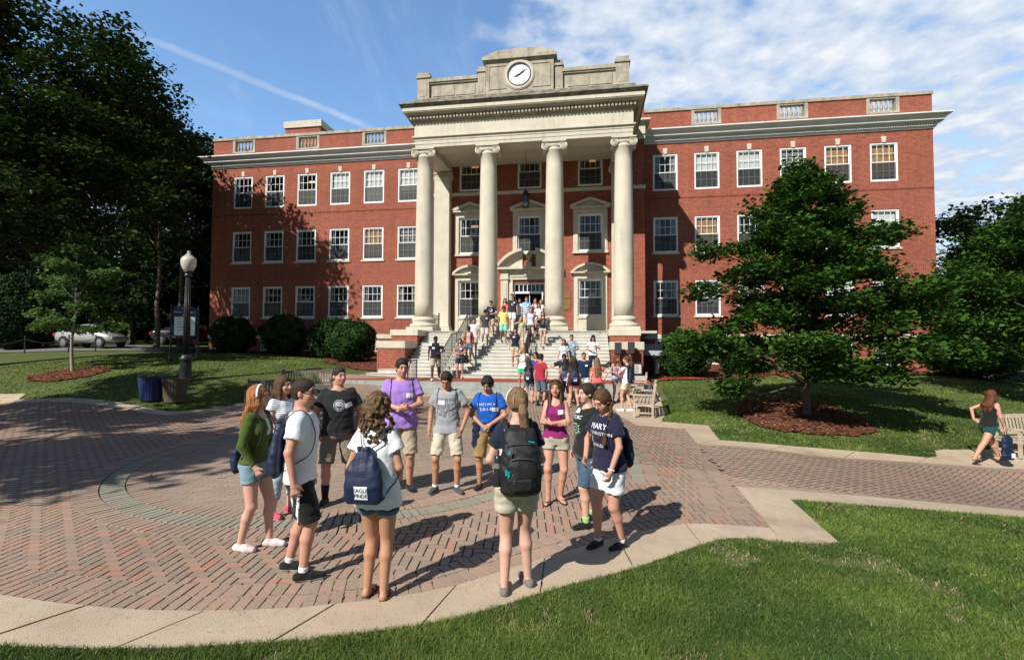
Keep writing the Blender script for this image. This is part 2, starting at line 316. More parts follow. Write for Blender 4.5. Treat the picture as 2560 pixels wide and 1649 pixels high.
LEFT_IN = [(-6.6, 17.6), (-9.1, 16.62), (-10.24, 14.46), (-12.4, 15.2), (-14.91, 16.04), (-18.7, 17.4), (-22, 18.0), (-30, 18.4)]
LEFT_OUT = [(-6.9, 18.1), (-9.3, 17.1), (-10.55, 15.1), (-12.5, 15.72), (-14.9, 16.5), (-17.9, 17.6), (-18.5, 18.5), (-22, 18.7), (-30, 19.1)]
PLAZA = NEAR_IN + RPATH_IN + FAR_IN + [B(5.8, 11.1), B(-6.2, 11.1)] + LEFT_IN + [(-30, 12.5), (-18, 11.5), (-12.5, 9.6)]
PAVED = NEAR_OUT + RPATH_OUT + FAR_OUT + [B(6.8, 9.8), B(-7.2, 9.8)] + LEFT_OUT + [(-30, 11.5), (-18.5, 10.7), (-13, 9.0)]
MULCH = {'maple': [(6.98, 15.21), (6.48, 13.81), (6.41, 12.62), (6.84, 12.19), (7.58, 12.1), (8.66, 12.21), (9.54, 12.68), (9.9, 13.6), (9.6, 14.9), (8.6, 15.8), (7.6, 15.9)],
         'young': [(-20.47, 20.45), (-19.5, 21.5), (-18.2, 21.6), (-17.3, 20.95), (-17.6, 20.1), (-18.5, 19.7), (-19.8, 19.8)],
         'left': [B(-21.5, .05), B(-21.5, 1.9), B(-16, 2.3), B(-11, 2.6), (-10.37, 26.19), (-8.4, 24.0), (-7.3, 22.4), (-6.0, 21.7), B(-4.4, 8.4), B(-4.4, .05)],
         'right': [B(6.6, .05), B(6.6, 8.9), (5.9, 21.0), (6.6, 20.5), (7.8, 20.3), (9.1, 21.4), (11.23, 23.2), (14, 23.4), (18, 22.6), (22, 21.9), (24, 22.4), B(23.6, .05)]}
def build_ground():
    def warp(n, lim, fine):
        t = np.linspace(-1, 1, n); return fine * t * n / 2 + np.sign(t) * (lim - fine * n / 2) * np.abs(t) ** 6
    xs = warp(300, 160, .16); ys = warp(300, 160, .16) + 11; nx, ny = len(xs), len(ys)
    X, Y = np.meshgrid(xs, ys); Z = T(X, Y)
    Z += .012 * (np.sin(X * 1.9 + np.cos(Y * 1.3) * 2) * np.cos(Y * 2.3 + X * .4))
    ins = inpoly(X, Y, PAVED); Z = np.where(ins, Z - .07, Z - .012)
    V = np.stack([X.ravel(), Y.ravel(), Z.ravel()], 1); i = np.arange(nx - 1)[None] + nx * np.arange(ny - 1)[:, None]; i = i.ravel()
    o = np_mesh('lawn_ground', V, np.stack([i, i + 1, i + 1 + nx, i + nx], 1), GRASSG, smooth=True); tag(o, kind='structure'); return o
GRASSG = attr_mat('lawn_soil_grass', [(0, (.085, .105, .034)), (1, (.085, .105, .034))], .95, .1, nscale=38, namt=.5, bump=.9, patch=.9)
build_ground()
JOINT = M('joint_sand', (.045, .036, .028), .95, .3, 20)
def sheet(name, poly, dz, step, mat, kind='structure', amp=0., holes=None):
    P = np.array(poly); x0, y0 = P.min(0) - step; x1, y1 = P.max(0) + step
    xs = np.arange(x0, x1, step); ys = np.arange(y0, y1, step); X, Y = np.meshgrid(xs, ys)
    # snap: keep cells whose centre is inside
    cx = (X[:-1, :-1] + step / 2); cy = (Y[:-1, :-1] + step / 2); ok = inpoly(cx, cy, poly)
    Z = T(X, Y) + dz
    if amp: Z = Z + amp * (RNG.random(Z.shape) - .3)
    nx = len(xs); i = (np.arange(nx - 1)[None] + nx * np.arange(len(ys) - 1)[:, None])[ok]
    F = np.stack([i, i + 1, i + 1 + nx, i + nx], 1); used = np.unique(F); mp = np.zeros(X.size, 'i'); mp[used] = np.arange(len(used))
    V = np.stack([X.ravel(), Y.ravel(), Z.ravel()], 1)[used]
    o = np_mesh(name, V, mp[F], mat, smooth=True); tag(o, kind=kind); return o
def shrink(poly): return poly
sheet('paving_joints', PAVED, -.008, .10, JOINT)
# ---- brick pavers, each brick a face of its own
PAVER = attr_mat('clay_pavers', [(0, (.255, .198, .150)), (.4, (.305, .224, .168)), (.8, (.345, .225, .163)), (.94, (.365, .205, .143)), (1, (.39, .19, .13))], .9, .25, nscale=45, namt=.30, bump=.35, patch=.30)
GREYP = attr_mat('grey_pavers', [(0, (.225, .212, .160)), (1, (.29, .265, .205))], .9, .25, nscale=45, namt=.3, bump=.3)
C0 = (-2.93, 9.55); R_IN, R_G0, R_G1, R_OUT = 3.33, 3.62, 3.92, 4.22
def quads(cs, hx, hy, ang, g=.0082):
    "centres (n,2), half sizes, angles -> corners (n,4,2)"
    n = len(cs); hx = np.broadcast_to(hx, n) - g; hy = np.broadcast_to(hy, n) - g; ang = np.broadcast_to(ang, n); ca, sa = np.cos(ang), np.sin(ang); out = []
    for sx, sy in ((-1, -1), (1, -1), (1, 1), (-1, 1)):
        x = sx * hx; y = sy * hy; out.append(np.stack([cs[:, 0] + x * ca - y * sa, cs[:, 1] + x * sa + y * ca], 1))
    return np.stack(out, 1)
def lay(name, Q, dz, mats, rnd, mi=None):
    V = Q.reshape(-1, 2); tilt = np.repeat((RNG.random(len(Q)) - .5) * .004, 4); z = T(V[:, 0], V[:, 1]) + dz + tilt
    n = len(Q); top = np.c_[V, z]; bot = np.c_[V, z - .03]; A = np.arange(n)[:, None] * 4
    F = [np.concatenate([A + k for k in (0, 1, 2, 3)], 1)]
    F += [np.concatenate([A + a, A + b_, A + b_ + 4 * n, A + a + 4 * n], 1)[:, ::-1] for a, b_ in ((0, 1), (1, 2), (2, 3), (3, 0))]
    near = np.hypot(Q[:, 0, 0], Q[:, 0, 1]) < 9
    F = np.concatenate([F[0]] + [f[near] for f in F[1:]]); rr = np.concatenate([rnd] + [rnd[near]] * 4); mm = None if mi is None else np.concatenate([mi] + [mi[near]] * 4)
    o = np_mesh(name, np.r_[top, bot], F, mats, rr, mi=mm); return tag(o, kind='structure')
def herring(poly, ang, org, a=.098, excl=None):
    P = np.array(poly); ca, sa = math.cos(ang), math.sin(ang); R = 34 / a
    P2 = np.stack([(P[:, 0] - org[0]) * ca + (P[:, 1] - org[1]) * sa, -(P[:, 0] - org[0]) * sa + (P[:, 1] - org[1]) * ca], 1) / a
    x0, y0 = np.floor(P2.min(0)).astype(int) - 2; x1, y1 = np.ceil(P2.max(0)).astype(int) + 2
    X, Y = np.meshgrid(np.arange(x0, x1), np.arange(y0, y1)); k = (X + Y) % 4
    H = np.stack([X[k == 0] + 1., Y[k == 0] + .5], 1); Vv = np.stack([X[k == 2] + .5, Y[k == 2] + 1.], 1)
    c = np.r_[H, Vv] * a; an = np.r_[np.zeros(len(H)), np.full(len(Vv), math.pi / 2)]
    w = np.stack([c[:, 0] * ca - c[:, 1] * sa + org[0], c[:, 0] * sa + c[:, 1] * ca + org[1]], 1)
    ok = inpoly(w[:, 0], w[:, 1], poly)
    if excl is not None: ok &= ~excl(w[:, 0], w[:, 1])
    return w[ok], an[ok] + ang
def rows_along(path, w, n_off=0, length=.21):
    "soldier bricks standing across a polyline, offset to the left by n_off"
    out = []; an = []; P = [Vector(p) for p in path]; acc = w / 2
    for a, b_ in zip(P, P[1:]):
        d = b_ - a; l = d.length; d.normalize(); nrm = Vector((-d.y, d.x))
        while acc < l: out.append(a + d * acc + nrm * (n_off + length / 2)); an.append(math.atan2(d.y, d.x)); acc += w
        acc -= l
    return np.array([tuple(o) for o in out]), np.array(an)
def paving():
    QS = []; MI = []; RN = []
    def put(Q, mi, lo=0, hi=1, dz=0.): QS.append((Q, dz)); MI.append(np.full(len(Q), mi)); RN.append(RNG.random(len(Q)) ** 1.1 * (hi - lo) + lo)
    ring = lambda x, y: (x - C0[0]) ** 2 + (y - C0[1]) ** 2
    sq = [(1.9, 7.3), (2.75, 11.6), (3.3, 11.6), (2.4, 7.3)]
    right = RPATH_IN[1:] + FAR_IN[:5]
    rp = [(3.43, 7.45), (4.68, 7.3), (8.11, 7.5), (14, 7.9), (14, 11.2), (10, 11.1), (7.47, 11.0), (5.71, 10.95), (4.07, 10.67)]
    w, an = herring(PAVED, -.02, (0, 5), excl=lambda x, y: (ring(x, y) < (R_OUT - .12) ** 2) | inpoly(x, y, rp)); put(quads(w, .098, .049, an), 0)
    w, an = herring(rp, .62, (6, 9)); put(quads(w, .098, .049, an), 0, .1, .8)
    # rings
    for r0, r1, mi in ((R_IN, R_G0, 0), (R_G0, R_G1, 1), (R_G1, R_OUT, 0)):
        n = int(2 * math.pi * r1 / .105); t = np.arange(n) / n * 2 * math.pi; rm = (r0 + r1) / 2
        c = np.stack([C0[0] + rm * np.cos(t), C0[1] + rm * np.sin(t)], 1)
        Q = quads(c, (r1 - r0) / 2, .0495, t); put(Q, mi, .15, .75, dz=.004)
    # interlocking pavers inside the disc: running bond with jogged ends
    a, b_ = .2, .1; xs = np.arange(-4, 4, a); ys = np.arange(-4, 4, b_); X, Y = np.meshgrid(xs, ys); X = X + (np.round(Y / b_).astype(int) % 2) * a / 2
    c = np.stack([X.ravel() + C0[0], Y.ravel() + C0[1]], 1); c = c[ring(c[:, 0], c[:, 1]) < (R_IN + .09) ** 2]; rel = c - C0; aa = .25
    c = np.stack([rel[:, 0] * math.cos(aa) - rel[:, 1] * math.sin(aa), rel[:, 0] * math.sin(aa) + rel[:, 1] * math.cos(aa)], 1) + C0
    Q = quads(c, a / 2, b_ / 2, aa, g=.0055); off = np.array([.014, -.014])[None].repeat(len(Q), 0)
    Q[:, 0, :] += (.012, -.006); Q[:, 1, :] += (.012, .010); Q[:, 2, :] += (-.012, .008); Q[:, 3, :] += (-.012, -.006)
    put(Q, 0, .02, .42)
    # two soldier rows along the near kerb, one grey and one red strip, the double line at the right
    for off_ in (.006, .222):
        c, an = rows_along(NEAR_IN[1:17], .108, off_); put(quads(c, .0525, .104, an), 0, .1, .8, dz=.006)
    c, an = rows_along([(1.98, 7.55), (2.62, 10.9)], .108, -.1); put(quads(c, .0525, .104, an), 1, 0, 1, dz=.006)
    c, an = rows_along([(2.2, 7.5), (2.86, 10.85)], .108, -.1); put(quads(c, .0525, .104, an), 0, .1, .6, dz=.006)
    for o1 in (.0, .33):
        c, an = rows_along([(2.98 - o1 * .95, 6.05), (3.4 - o1, 7.45), (4.02 - o1, 10.67), (4.36 - o1, 12.3)], .108, 0.02); put(quads(c, .0525, .104, an), 0, .05, .5, dz=.006)
    for path in (RPATH_IN[1:], FAR_IN[:5]):
        c, an = rows_along(path, .108, .006); put(quads(c, .0525, .104, an), 0, .1, .6, dz=.006)
    V = np.concatenate([q for q, _ in QS]); 
    for (q, d), m_, r_ in zip(QS, MI, RN): pass
    parts = [(q, d, m_, r_) for (q, d), m_, r_ in zip(QS, MI, RN)]
    lo = [p for p in parts if p[1] == 0]; hi = [p for p in parts if p[1] > 0]
    lay('brick_paving', np.concatenate([p[0] for p in lo]), 0, [PAVER, GREYP], np.concatenate([p[3] for p in lo]), np.concatenate([p[2] for p in lo]))
    lay('brick_border_paving', np.concatenate([p[0] for p in hi]), .006, [PAVER, GREYP], np.concatenate([p[3] for p in hi]), np.concatenate([p[2] for p in hi]))
paving()
# ---- concrete kerb slabs
CONC = M('concrete_slab', (.43, .34, .24), .88, .16, 1.1, bump=.35, bscale=90, detail=10, speck=.30)
def resample(path, step):
    P = [np.array(p, float) for p in path]; d = [0]
    for a, b_ in zip(P, P[1:]): d.append(d[-1] + np.linalg.norm(b_ - a))
    n = max(1, round(d[-1] / step)); t = np.linspace(0, d[-1], n + 1); P = np.array(P); return np.stack([np.interp(t, d, P[:, 0]), np.interp(t, d, P[:, 1])], 1), t
def slabs(name, inner, outer, step, sub=4, dz=.012):
    n = max(1, round(sum(math.dist(a, b_) for a, b_ in zip(inner, inner[1:])) / step)); V = []; F = []
    def at(path, t):
        d = np.r_[0, np.cumsum([math.dist(a, b_) for a, b_ in zip(path, path[1:])])]; t = t * d[-1]; P = np.array(path)
        return np.array([np.interp(t, d, P[:, 0]), np.interp(t, d, P[:, 1])])
    for k in range(n):
        g = .011 / step; grid = []
        for i in range(sub + 1):
            t = (k + g + (1 - 2 * g) * i / sub) / n; a, b_ = at(inner, t), at(outer, t)
            for j in range(4): p = a + (b_ - a) * j / 3; grid.append(p)
        b0 = len(V); z = T([p[0] for p in grid], [p[1] for p in grid]) + dz + (RNG.random() - .5) * .004
        V += [(p[0], p[1], zz) for p, zz in zip(grid, z)]
        F += [(b0 + i * 4 + j, b0 + (i + 1) * 4 + j, b0 + (i + 1) * 4 + j + 1, b0 + i * 4 + j + 1) for i in range(sub) for j in range(3)]
        rim = [i * 4 for i in range(sub + 1)] + [sub * 4 + 1, sub * 4 + 2] + [i * 4 + 3 for i in range(sub, -1, -1)] + [2, 1]; b1 = len(V)
        V += [(V[b0 + r][0], V[b0 + r][1], V[b0 + r][2] - .08) for r in rim]
        F += [(b0 + rim[i], b0 + rim[(i + 1) % len(rim)], b1 + (i + 1) % len(rim), b1 + i) for i in range(len(rim))]
    mb = MB(); mb.v = V; mb.f = F; mb.mi = [0] * len(F); o = mb.obj(name, CONC); tag(o, kind='structure')
    return o
slabs('concrete_kerb', NEAR_IN, NEAR_OUT, 1.02)
slabs('concrete_kerb', [RPATH_IN[0], RPATH_IN[1]], [RPATH_OUT[0], RPATH_OUT[1]], .55)
slabs('concrete_kerb', RPATH_IN[1:], RPATH_OUT[1:], 1.0, dz=.013)
slabs('concrete_kerb', FAR_IN[:5], FAR_OUT[:5], 1.6)
slabs('concrete_kerb', FAR_IN[4:6], FAR_OUT[4:6], 1.6, dz=.014)
slabs('concrete_kerb', FAR_IN[5:], FAR_OUT[5:], 1.1, dz=.012)
slabs('concrete_kerb', LEFT_IN, LEFT_OUT, 1.6)
# ---- mulch beds
MULCHM = attr_mat('bark_mulch', [(0, (.12, .045, .025)), (1, (.12, .045, .025))], .95, .15, nscale=26, namt=.62, bump=1.)
CHIP = attr_mat('bark_chips', [(0, (.07, .028, .018)), (.6, (.17, .065, .036)), (1, (.30, .15, .09))], .95, .15)
def mulch(key):
    poly = MULCH[key]; sheet('mulch_bed', poly, .035, .09, MULCHM, amp=.03)
    P = np.array(poly); a = (P[:, 0].max() - P[:, 0].min()) * (P[:, 1].max() - P[:, 1].min()); n = int(min(9000, a * 160)); Q = RNG.random((n, 2)) * (P.max(0) - P.min(0)) + P.min(0)
    Q = Q[inpoly(Q[:, 0], Q[:, 1], poly)]; n = len(Q); l = .02 + RNG.random(n) * .05; t = RNG.random(n) * 6.28; z = T(Q[:, 0], Q[:, 1]) + .045 + RNG.random(n) * .02
    dx, dy = np.cos(t) * l, np.sin(t) * l; wx, wy = -np.sin(t) * l * .3, np.cos(t) * l * .3; tz = (RNG.random(n) - .5) * .04
    V = np.stack([np.c_[Q[:, 0] - dx - wx, Q[:, 1] - dy - wy, z - tz], np.c_[Q[:, 0] + dx - wx, Q[:, 1] + dy - wy, z + tz], np.c_[Q[:, 0] + dx + wx, Q[:, 1] + dy + wy, z + tz + .008], np.c_[Q[:, 0] - dx + wx, Q[:, 1] - dy + wy, z - tz + .008]], 1).reshape(-1, 3)
    o = np_mesh('bark_chips', V, np.arange(n * 4).reshape(-1, 4), CHIP, RNG.random(n)); tag(o, 'loose reddish bark chips on the %s mulch bed' % {'maple': 'round maple', 'young': 'left young tree', 'left': 'long left wing', 'right': 'right wing'}[key], 'bark chips', kind='stuff')
for k in MULCH: mulch(k)
# ---- grass blades, denser towards the camera
BLADE = attr_mat('grass_blade', [(0, (.048, .098, .020)), (.45, (.105, .170, .030)), (.8, (.19, .265, .048)), (.93, (.27, .33, .08)), (1, (.42, .33, .19))], .7, .3, trans=.35, nscale=1.3, namt=.3)
def vn(x, y, sc, seed):     # smooth 2-D value noise, 0..1
    r = np.random.default_rng(seed); Lt = r.random((256, 256)); X = x / sc + 1000; Y = y / sc + 1000; i = np.floor(X).astype(int); j = np.floor(Y).astype(int); u = X - i; v = Y - j; u = u * u * (3 - 2 * u); v = v * v * (3 - 2 * v)
    g = lambda a, b_: Lt[a % 256, b_ % 256]; return (g(i, j) * (1 - u) + g(i + 1, j) * u) * (1 - v) + (g(i, j + 1) * (1 - u) + g(i + 1, j + 1) * u) * v
def grass():
    n = 1900000; r = 2.6 * np.exp(RNG.random(n) * math.log(34 / 2.6)); th = (RNG.random(n) - .5) * math.radians(98) + math.pi / 2
    x = r * np.cos(th); y = r * np.sin(th); u, v = uv_of(x, y)
    # skip what lies behind the frame's bottom edge or under paving, mulch and building
    ok = (y > 2.7) & ~inpoly(x, y, PAVED) & (v > .2) & ~((v < 12) & (u > -6.4) & (u < 7.4))
    for p in MULCH.values(): ok &= ~inpoly(x, y, p)
    x, y, r = x[ok], y[ok], r[ok]; n = len(x); keep = RNG.random(n) < np.where(r > 20, .35, 1.); x, y, r = x[keep], y[keep], r[keep]; n = len(x)
    bare = vn(x, y, .55, 5) * .6 + vn(x, y, .16, 6) * .4; kp = RNG.random(n) < np.clip((.80 - bare) * 7, .12, 1); x, y, r, bare = x[kp], y[kp], r[kp], bare[kp]; n = len(x)
    pn = (vn(x, y, 1.9, 1) + .8 * vn(x, y, .6, 2) + .5 * vn(x, y, .2, 3) - 1.15) * 1.5 # + np.sin(y * 2.2) * 1.5) * np.sin(y * 3.7 + np.cos(x * 1.7)) * .6 + np.sin(x * .9 + 2 * np.sin(y * .7)) * np.cos(y * 1.1 - x * .4) * .7
    h = (.020 + RNG.random(n) ** 1.6 * .034) * (1 + .25 * pn) * np.clip(.9 + r * .012, 1, 1.2); w = .0018 + .0006 * r; t = RNG.random(n) * 6.283; le = h * (.3 + RNG.random(n) * .9); a2 = t + (RNG.random(n) - .5) * 2.4
    z = T(x, y) - .006
    V = np.stack([np.c_[x - np.cos(t) * w, y - np.sin(t) * w, z], np.c_[x + np.cos(t) * w, y + np.sin(t) * w, z], np.c_[x - np.sin(a2) * le, y + np.cos(a2) * le, z + h]], 1).reshape(-1, 3)
    rn = np.clip(RNG.random(n) * .55 + .42 * pn + .16, 0, .93); dry = RNG.random(n) < np.clip(.025 + (bare - .66) * 2.4, .02, .6); rn[dry] = 1
    o = np_mesh('grass_blades', V, np.arange(n * 3).reshape(-1, 3), BLADE, rn); tag(o, 'short green mown grass of the lawns', 'grass', kind='stuff'); print('grass', n)
grass()
# ------------------------------------------------------------------ the brick hall (local frame: x along the front, -y outwards)
HALL = thing('brick_hall', 'long three storey red brick hall with white columned clock portico behind the plaza', 'building', (0, 30, 0), -PSI)
UC = 1.24; ZL = 2.87
def text_geo(txt, size, font_scale=(1, 1)):
    c = bpy.data.curves.new('t', 'FONT'); c.body = txt; c.size = size; c.align_x = 'CENTER'; c.align_y = 'CENTER'; c.resolution_u = 2
    o = bpy.data.objects.new('t', c); me = o.to_mesh(); v = [tuple(p.co) for p in me.vertices]; f = [tuple(p.vertices) for p in me.polygons]
    o.to_mesh_clear(); bpy.data.objects.remove(o); bpy.data.curves.remove(c)
    return [(a * font_scale[0], b * font_scale[1]) for a, b, _ in v], f
def bx(mb, u0, u1, v0, v1, z0, z1, mi=0): return mb.box(u0, u1, -v0, -v1, z0, z1, mi)
def walls(mb, u0, u1, z0, z1, holes, v, th, mi=0):
    us = sorted({u0, u1} | {h[0] for h in holes} | {h[1] for h in holes})
    for a, b_ in zip(us, us[1:]):
        m = (a + b_) / 2; hs = sorted((h[2], h[3]) for h in holes if h[0] < m < h[1]); z = z0
        for h0, h1 in hs:
            if h0 > z: bx(mb, a, b_, v, v - th, z, h0, mi)
            z = h1
        if z < z1: bx(mb, a, b_, v, v - th, z, z1, mi)
def prof(mb, pts, u0, u1, mi=0): return mb.prismx([(-v, z) for v, z in pts], u0, u1, mi)
HW = .71; ROWS = [(11.44, 13.63), (7.70, 9.84), (3.95, 6.05)]
UL = [-18.70 + 2.3715 * i for i in range(6)]; UR = [9.235 + 2.3715 * i for i in range(6)]
VLEFT, VRIGHT, CL, CR = -21.03, 23.58, -5.38, 7.86
BLIND = M('white_blind', (.80, .80, .78), .7, .05, 5); WOODB = M('wood_blind', (.50, .27, .11), .6, .25, 3); CURT = M('grey_curtain', (.30, .28, .27), .9, .25, 4); ROOMD = M('room_interior', (.045, .042, .04), .9, .3, .8)
ROOMLIT = bpy.data.materials.new('ceiling_lamp'); ROOMLIT.use_nodes = True; _p = ROOMLIT.node_tree.nodes['Principled BSDF']; _p.inputs['Emission Color'].default_value = (1, .45, .12, 1); _p.inputs['Emission Strength'].default_value = .55
PROTO = {}
def window(uc, z0, z1, v, w=HW, style='dark', sill=True, key=False, arch=True, parent=None, fr=.085, label=None):
    pk = (round(z1 - z0, 3), w, style, sill, key, arch)
    if pk in PROTO:
        src = PROTO[pk]; o = src.copy(); COL.objects.link(o); o.location = (uc, -v, z0)
        for ch in src.children: c = ch.copy(); COL.objects.link(c); c.parent = o
        return o
    H = z1 - z0; f = MB(); r = .055      # recess; local origin at sill centre, wall face at y=0
    f.box(-w, -w + fr, r - .03, r + .1, 0, H); f.box(w - fr, w, r - .03, r + .1, 0, H); f.box(-w + fr, w - fr, r - .03, r + .1, H - fr, H); f.box(-w + fr, w - fr, r - .05, r + .1, 0, .10)
    iw = w - fr; hm = .10 + (H - fr - .10) * .5
    for (a, b_, dy) in ((.10, hm + .02, .035), (hm - .02, H - fr, .01)):
        y0 = r + dy; f.box(-iw, -iw + .045, y0, y0 + .03, a, b_); f.box(iw - .045, iw, y0, y0 + .03, a, b_)
        f.box(-iw + .045, iw - .045, y0, y0 + .03, a, a + .045); f.box(-iw + .045, iw - .045, y0, y0 + .03, b_ - .045, b_)
        for k in (1, 2, 3): x = -iw + 2 * iw * k / 4; f.box(x - .0125, x + .0125, y0 + .003, y0 + .024, a + .045, b_ - .045)
        m = (a + b_) / 2; f.box(-iw + .045, iw - .045, y0 + .0045, y0 + .0225, m - .0125, m + .0125)
    o = f.obj('window', WHITE, parent or HALL); o.location = (uc, -v, z0)
    g = MB(); g.add([(-iw, r + .056, .1), (iw, r + .056, .1), (iw, r + .056, H - fr), (-iw, r + .056, H - fr)], [(0, 1, 2, 3)]); g.obj('glass', GLASS, o)
    s = MB(); s.box(-iw, iw, r + .012, r + .014, .11, hm - .03); s.obj('screen', SCREEN, o)
    if sill: MB().box(-w - .09, w + .09, -.07, r + .09, -.105, -.003).obj('sill', STONE, o)
    d = MB(); d.box(-iw, iw, r + .62, r + .64, 0, H); d.box(-iw - .01, -iw, r + .1, r + .62, 0, H); d.box(iw, iw + .01, r + .1, r + .62, 0, H); d.box(-iw, iw, r + .1, r + .62, -.01, 0); d.box(-iw, iw, r + .1, r + .62, H, H + .01)
    if style == 'lit': d.box(-iw * .1, iw * .55, r + .3, r + .5, H * .78, H * .83, 1)
    d.obj('interior', [ROOMD, ROOMLIT], o)
    b_ = MB(); rr = random.Random(hash(pk) % 997 + int(uc * 10)); yb = r + .12
    def slats(z_lo, z_hi, pitch, mi):
        z = z_hi
        while z > z_lo: b_.box(-iw + .05, iw - .05, yb, yb + .006, z - pitch * .86, z, mi); z -= pitch
    name = None
    if style == 'blind': slats(H * .52, H - fr, .06, 0); name = 'blind'
    if style == 'blindlow': slats(H * .36, H - fr, .06, 0); name = 'blind'
    if style == 'blindfull': slats(.2, H - fr, .06, 0); name = 'blind'
    if style == 'wood': slats(.35, H - fr, .05, 1); name = 'blind'
    if style == 'shade': slats(.12, H - fr, .4, 2); name = 'shade'
    if style in ('dark', 'lit', 'curtain'):
        q = .32 if style != 'curtain' else .9; n = 8 if style != 'curtain' else 18
        for sgn in (-1, 1):
            for k in range(n): x = sgn * (iw - .05 - k * q * iw * .55 / n); b_.box(x - .02, x + .02, yb + (k % 2) * .03, yb + .02 + (k % 2) * .03, .12, H - fr, 2)
        name = 'curtain'
    if name: b_.obj(name, [BLIND, WOODB, CURT], o)
    if arch:
        a = MB(); n = 17; hh = .33
        for k in range(n):
            if key and abs(k - 8) < 1.2: continue
            x0 = -w - .02 + (2 * w + .04) * k / n; x1 = x0 + (2 * w + .04) / n; sp = lambda x: x * (1 + .22)
            g = .007; a.prism([(x0 + g, .004), (x1 - g, .004), (sp(x1) - g, hh), (sp(x0) + g, hh)], -.004, .05, 0)
        a.prism([(-w - .03, 0), (w + .03, 0), (1.22 * w + .04, hh + .01), (-1.22 * w - .04, hh + .01)], -.0015, .05, 1)
        for i, p in enumerate(a.v): a.v[i] = (p[0], p[1], p[2] + H)
        a.obj('flat_arch', [M('arch_brick', (.27, .065, .04), .85, .2, 4), M('mortar', (.33, .20, .145), .9, .1)], o)
    if key: MB().prism([(-.085, H + .01), (.085, H + .01), (.13, H + .36), (-.13, H + .36)], -.035, .05).obj('keystone', STONE, o)
    PROTO[pk] = o; return o
def build_hall():
    holes = []
    stL = [['dark', 'dark', 'lit', 'blind', 'blindfull', 'blindlow'], ['dark', 'dark', 'dark', 'dark', 'wood', 'shade'], ['dark', 'dark', 'dark', 'dark', 'dark', 'curtain']]
    stR = [['curtain', 'blind', 'blind', 'shade', 'wood', 'wood'], ['curtain', 'wood', 'dark', 'dark', 'blind', 'blind'], ['dark', 'blindlow', 'blind', 'blindfull', 'blind', 'blindlow']]
    for U_, st in ((UL, stL), (UR, stR)):
        for r, (a, b_) in enumerate(ROWS):
            for i, u in enumerate(U_): holes.append((u - HW, u + HW, a, b_))
    base = [(u - .55, u + .55, 1.75, 2.48) for u in (UL[1] - .3, UL[2] - .1, UL[3], UL[4], UL[5])] + [(u - .62, u + .62, 1.12, 2.50) for u in UR]
    bh = [(u0, u1, max(z0, 0), z1) for u0, u1, z0, z1 in base]
    mb = MB(); ZW = 14.27
    hl = [h for h in holes if h[0] < 0]; hr = [h for h in holes if h[0] > 0]
    walls(mb, VLEFT, CL, ZL - .01, ZW + .1, hl, 0, .35); walls(mb, CR, VRIGHT, ZL - .01, ZW + .1, hr, 0, .35)
    walls(mb, VLEFT, CL, .3, 2.575, [h for h in bh if h[0] < 0], 0, .35); walls(mb, CR, VRIGHT, -.5, 2.575, [h for h in bh if h[0] > 0], 0, .35)
    bx(mb, VLEFT, VLEFT + .35, -.35, -14, .3, 16.2); bx(mb, VRIGHT - .35, VRIGHT, -.35, -14, -.5, 16.2)
    # projecting centre, with its returns
    ch = [(UC - 3.55 + d * 3.55 - HW, UC - 3.55 + d * 3.55 + HW, 11.44, 13.5) for d in range(3)] + [(c - .72, c + .72, a, b_) for c in (UC - 3.55, UC, UC + 3.55) for a, b_ in ((7.62, 9.82),)] \
        + [(c - .72, c + .72, 3.72, 6.1) for c in (UC - 3.55, UC + 3.55)] + [(UC - .95, UC + .95, ZL, 5.85)]
    walls(mb, CL, CR, ZL - .3, 14.0, ch, 1.5, .35); bx(mb, CL, CL + .35, 1.15, -.3, 0.3, 14.0); bx(mb, CR - .35, CR, 1.15, -.3, 0, 14.0)
    bx(mb, CL, CR, 1.5, 1.15, .2, ZL - .3)
    wall = mb.obj('wall', BRICK, HALL)
    # faint relieving course below the top windows
    mb = MB(); 
    for a, b_ in ((VLEFT, CL), (CR, VRIGHT)):
        bx(mb, a, b_, .012, -.02, 10.93, 10.99)
    mb.obj('string_course', brick_mat('course_brick', (.16, .035, .024), (.13, .03, .022), (.2, .1, .07), dark=False), HALL)
    mb = MB(); bx(mb, VLEFT - .04, CL, .05, -.2, 2.575, ZL - .012); bx(mb, CR + .05, VRIGHT + .04, .05, -.2, 2.575, ZL - .012)
    bx(mb, CL - .05, CL + .6, 1.57, .06, 2.55, ZL); bx(mb, CR - .7, CR + .05, 1.57, .06, 2.55, ZL); mb.obj('water_table', STONE, HALL)
    for j, (U_, st) in enumerate(((UL, stL), (UR, stR))):
        for r, (a, b_) in enumerate(ROWS):
            for i, u in enumerate(U_): window(u, a, b_, 0, style=st[r][i], sill=r > 0, key=r == 0)
    for (u0, u1, z0, z1) in base:   # basement windows behind bars
        f = MB(); w = (u1 - u0) / 2; H = z1 - z0; f.box(-w, -w + .07, .04, .12, 0, H); f.box(w - .07, w, .04, .12, 0, H); f.box(-w + .07, w - .07, .04, .12, H - .07, H); f.box(-w + .07, w - .07, .04, .12, 0, .07)
        f.box(-.03, .03, .05, .1, .07, H - .07); f.box(-w + .07, w - .07, .052, .098, H / 2 - .02, H / 2 + .02)
        for k in range(6): x = -w + .1 + (2 * w - .2) * k / 5; f.box(x - .01, x + .01, -.01, .01, .0, H)
        o = f.obj('basement_window', WHITE, HALL); o.location = ((u0 + u1) / 2, 0, z0); MB().add([(-w + .07, .087, .07), (w - .07, .087, .07), (w - .07, .087, H - .07), (-w + .07, .087, H - .07)], [(0, 1, 2, 3)]).obj('glass', GLASS, o); MB().box(-w, w, .5, .52, 0, H).obj('interior', ROOMD, o)
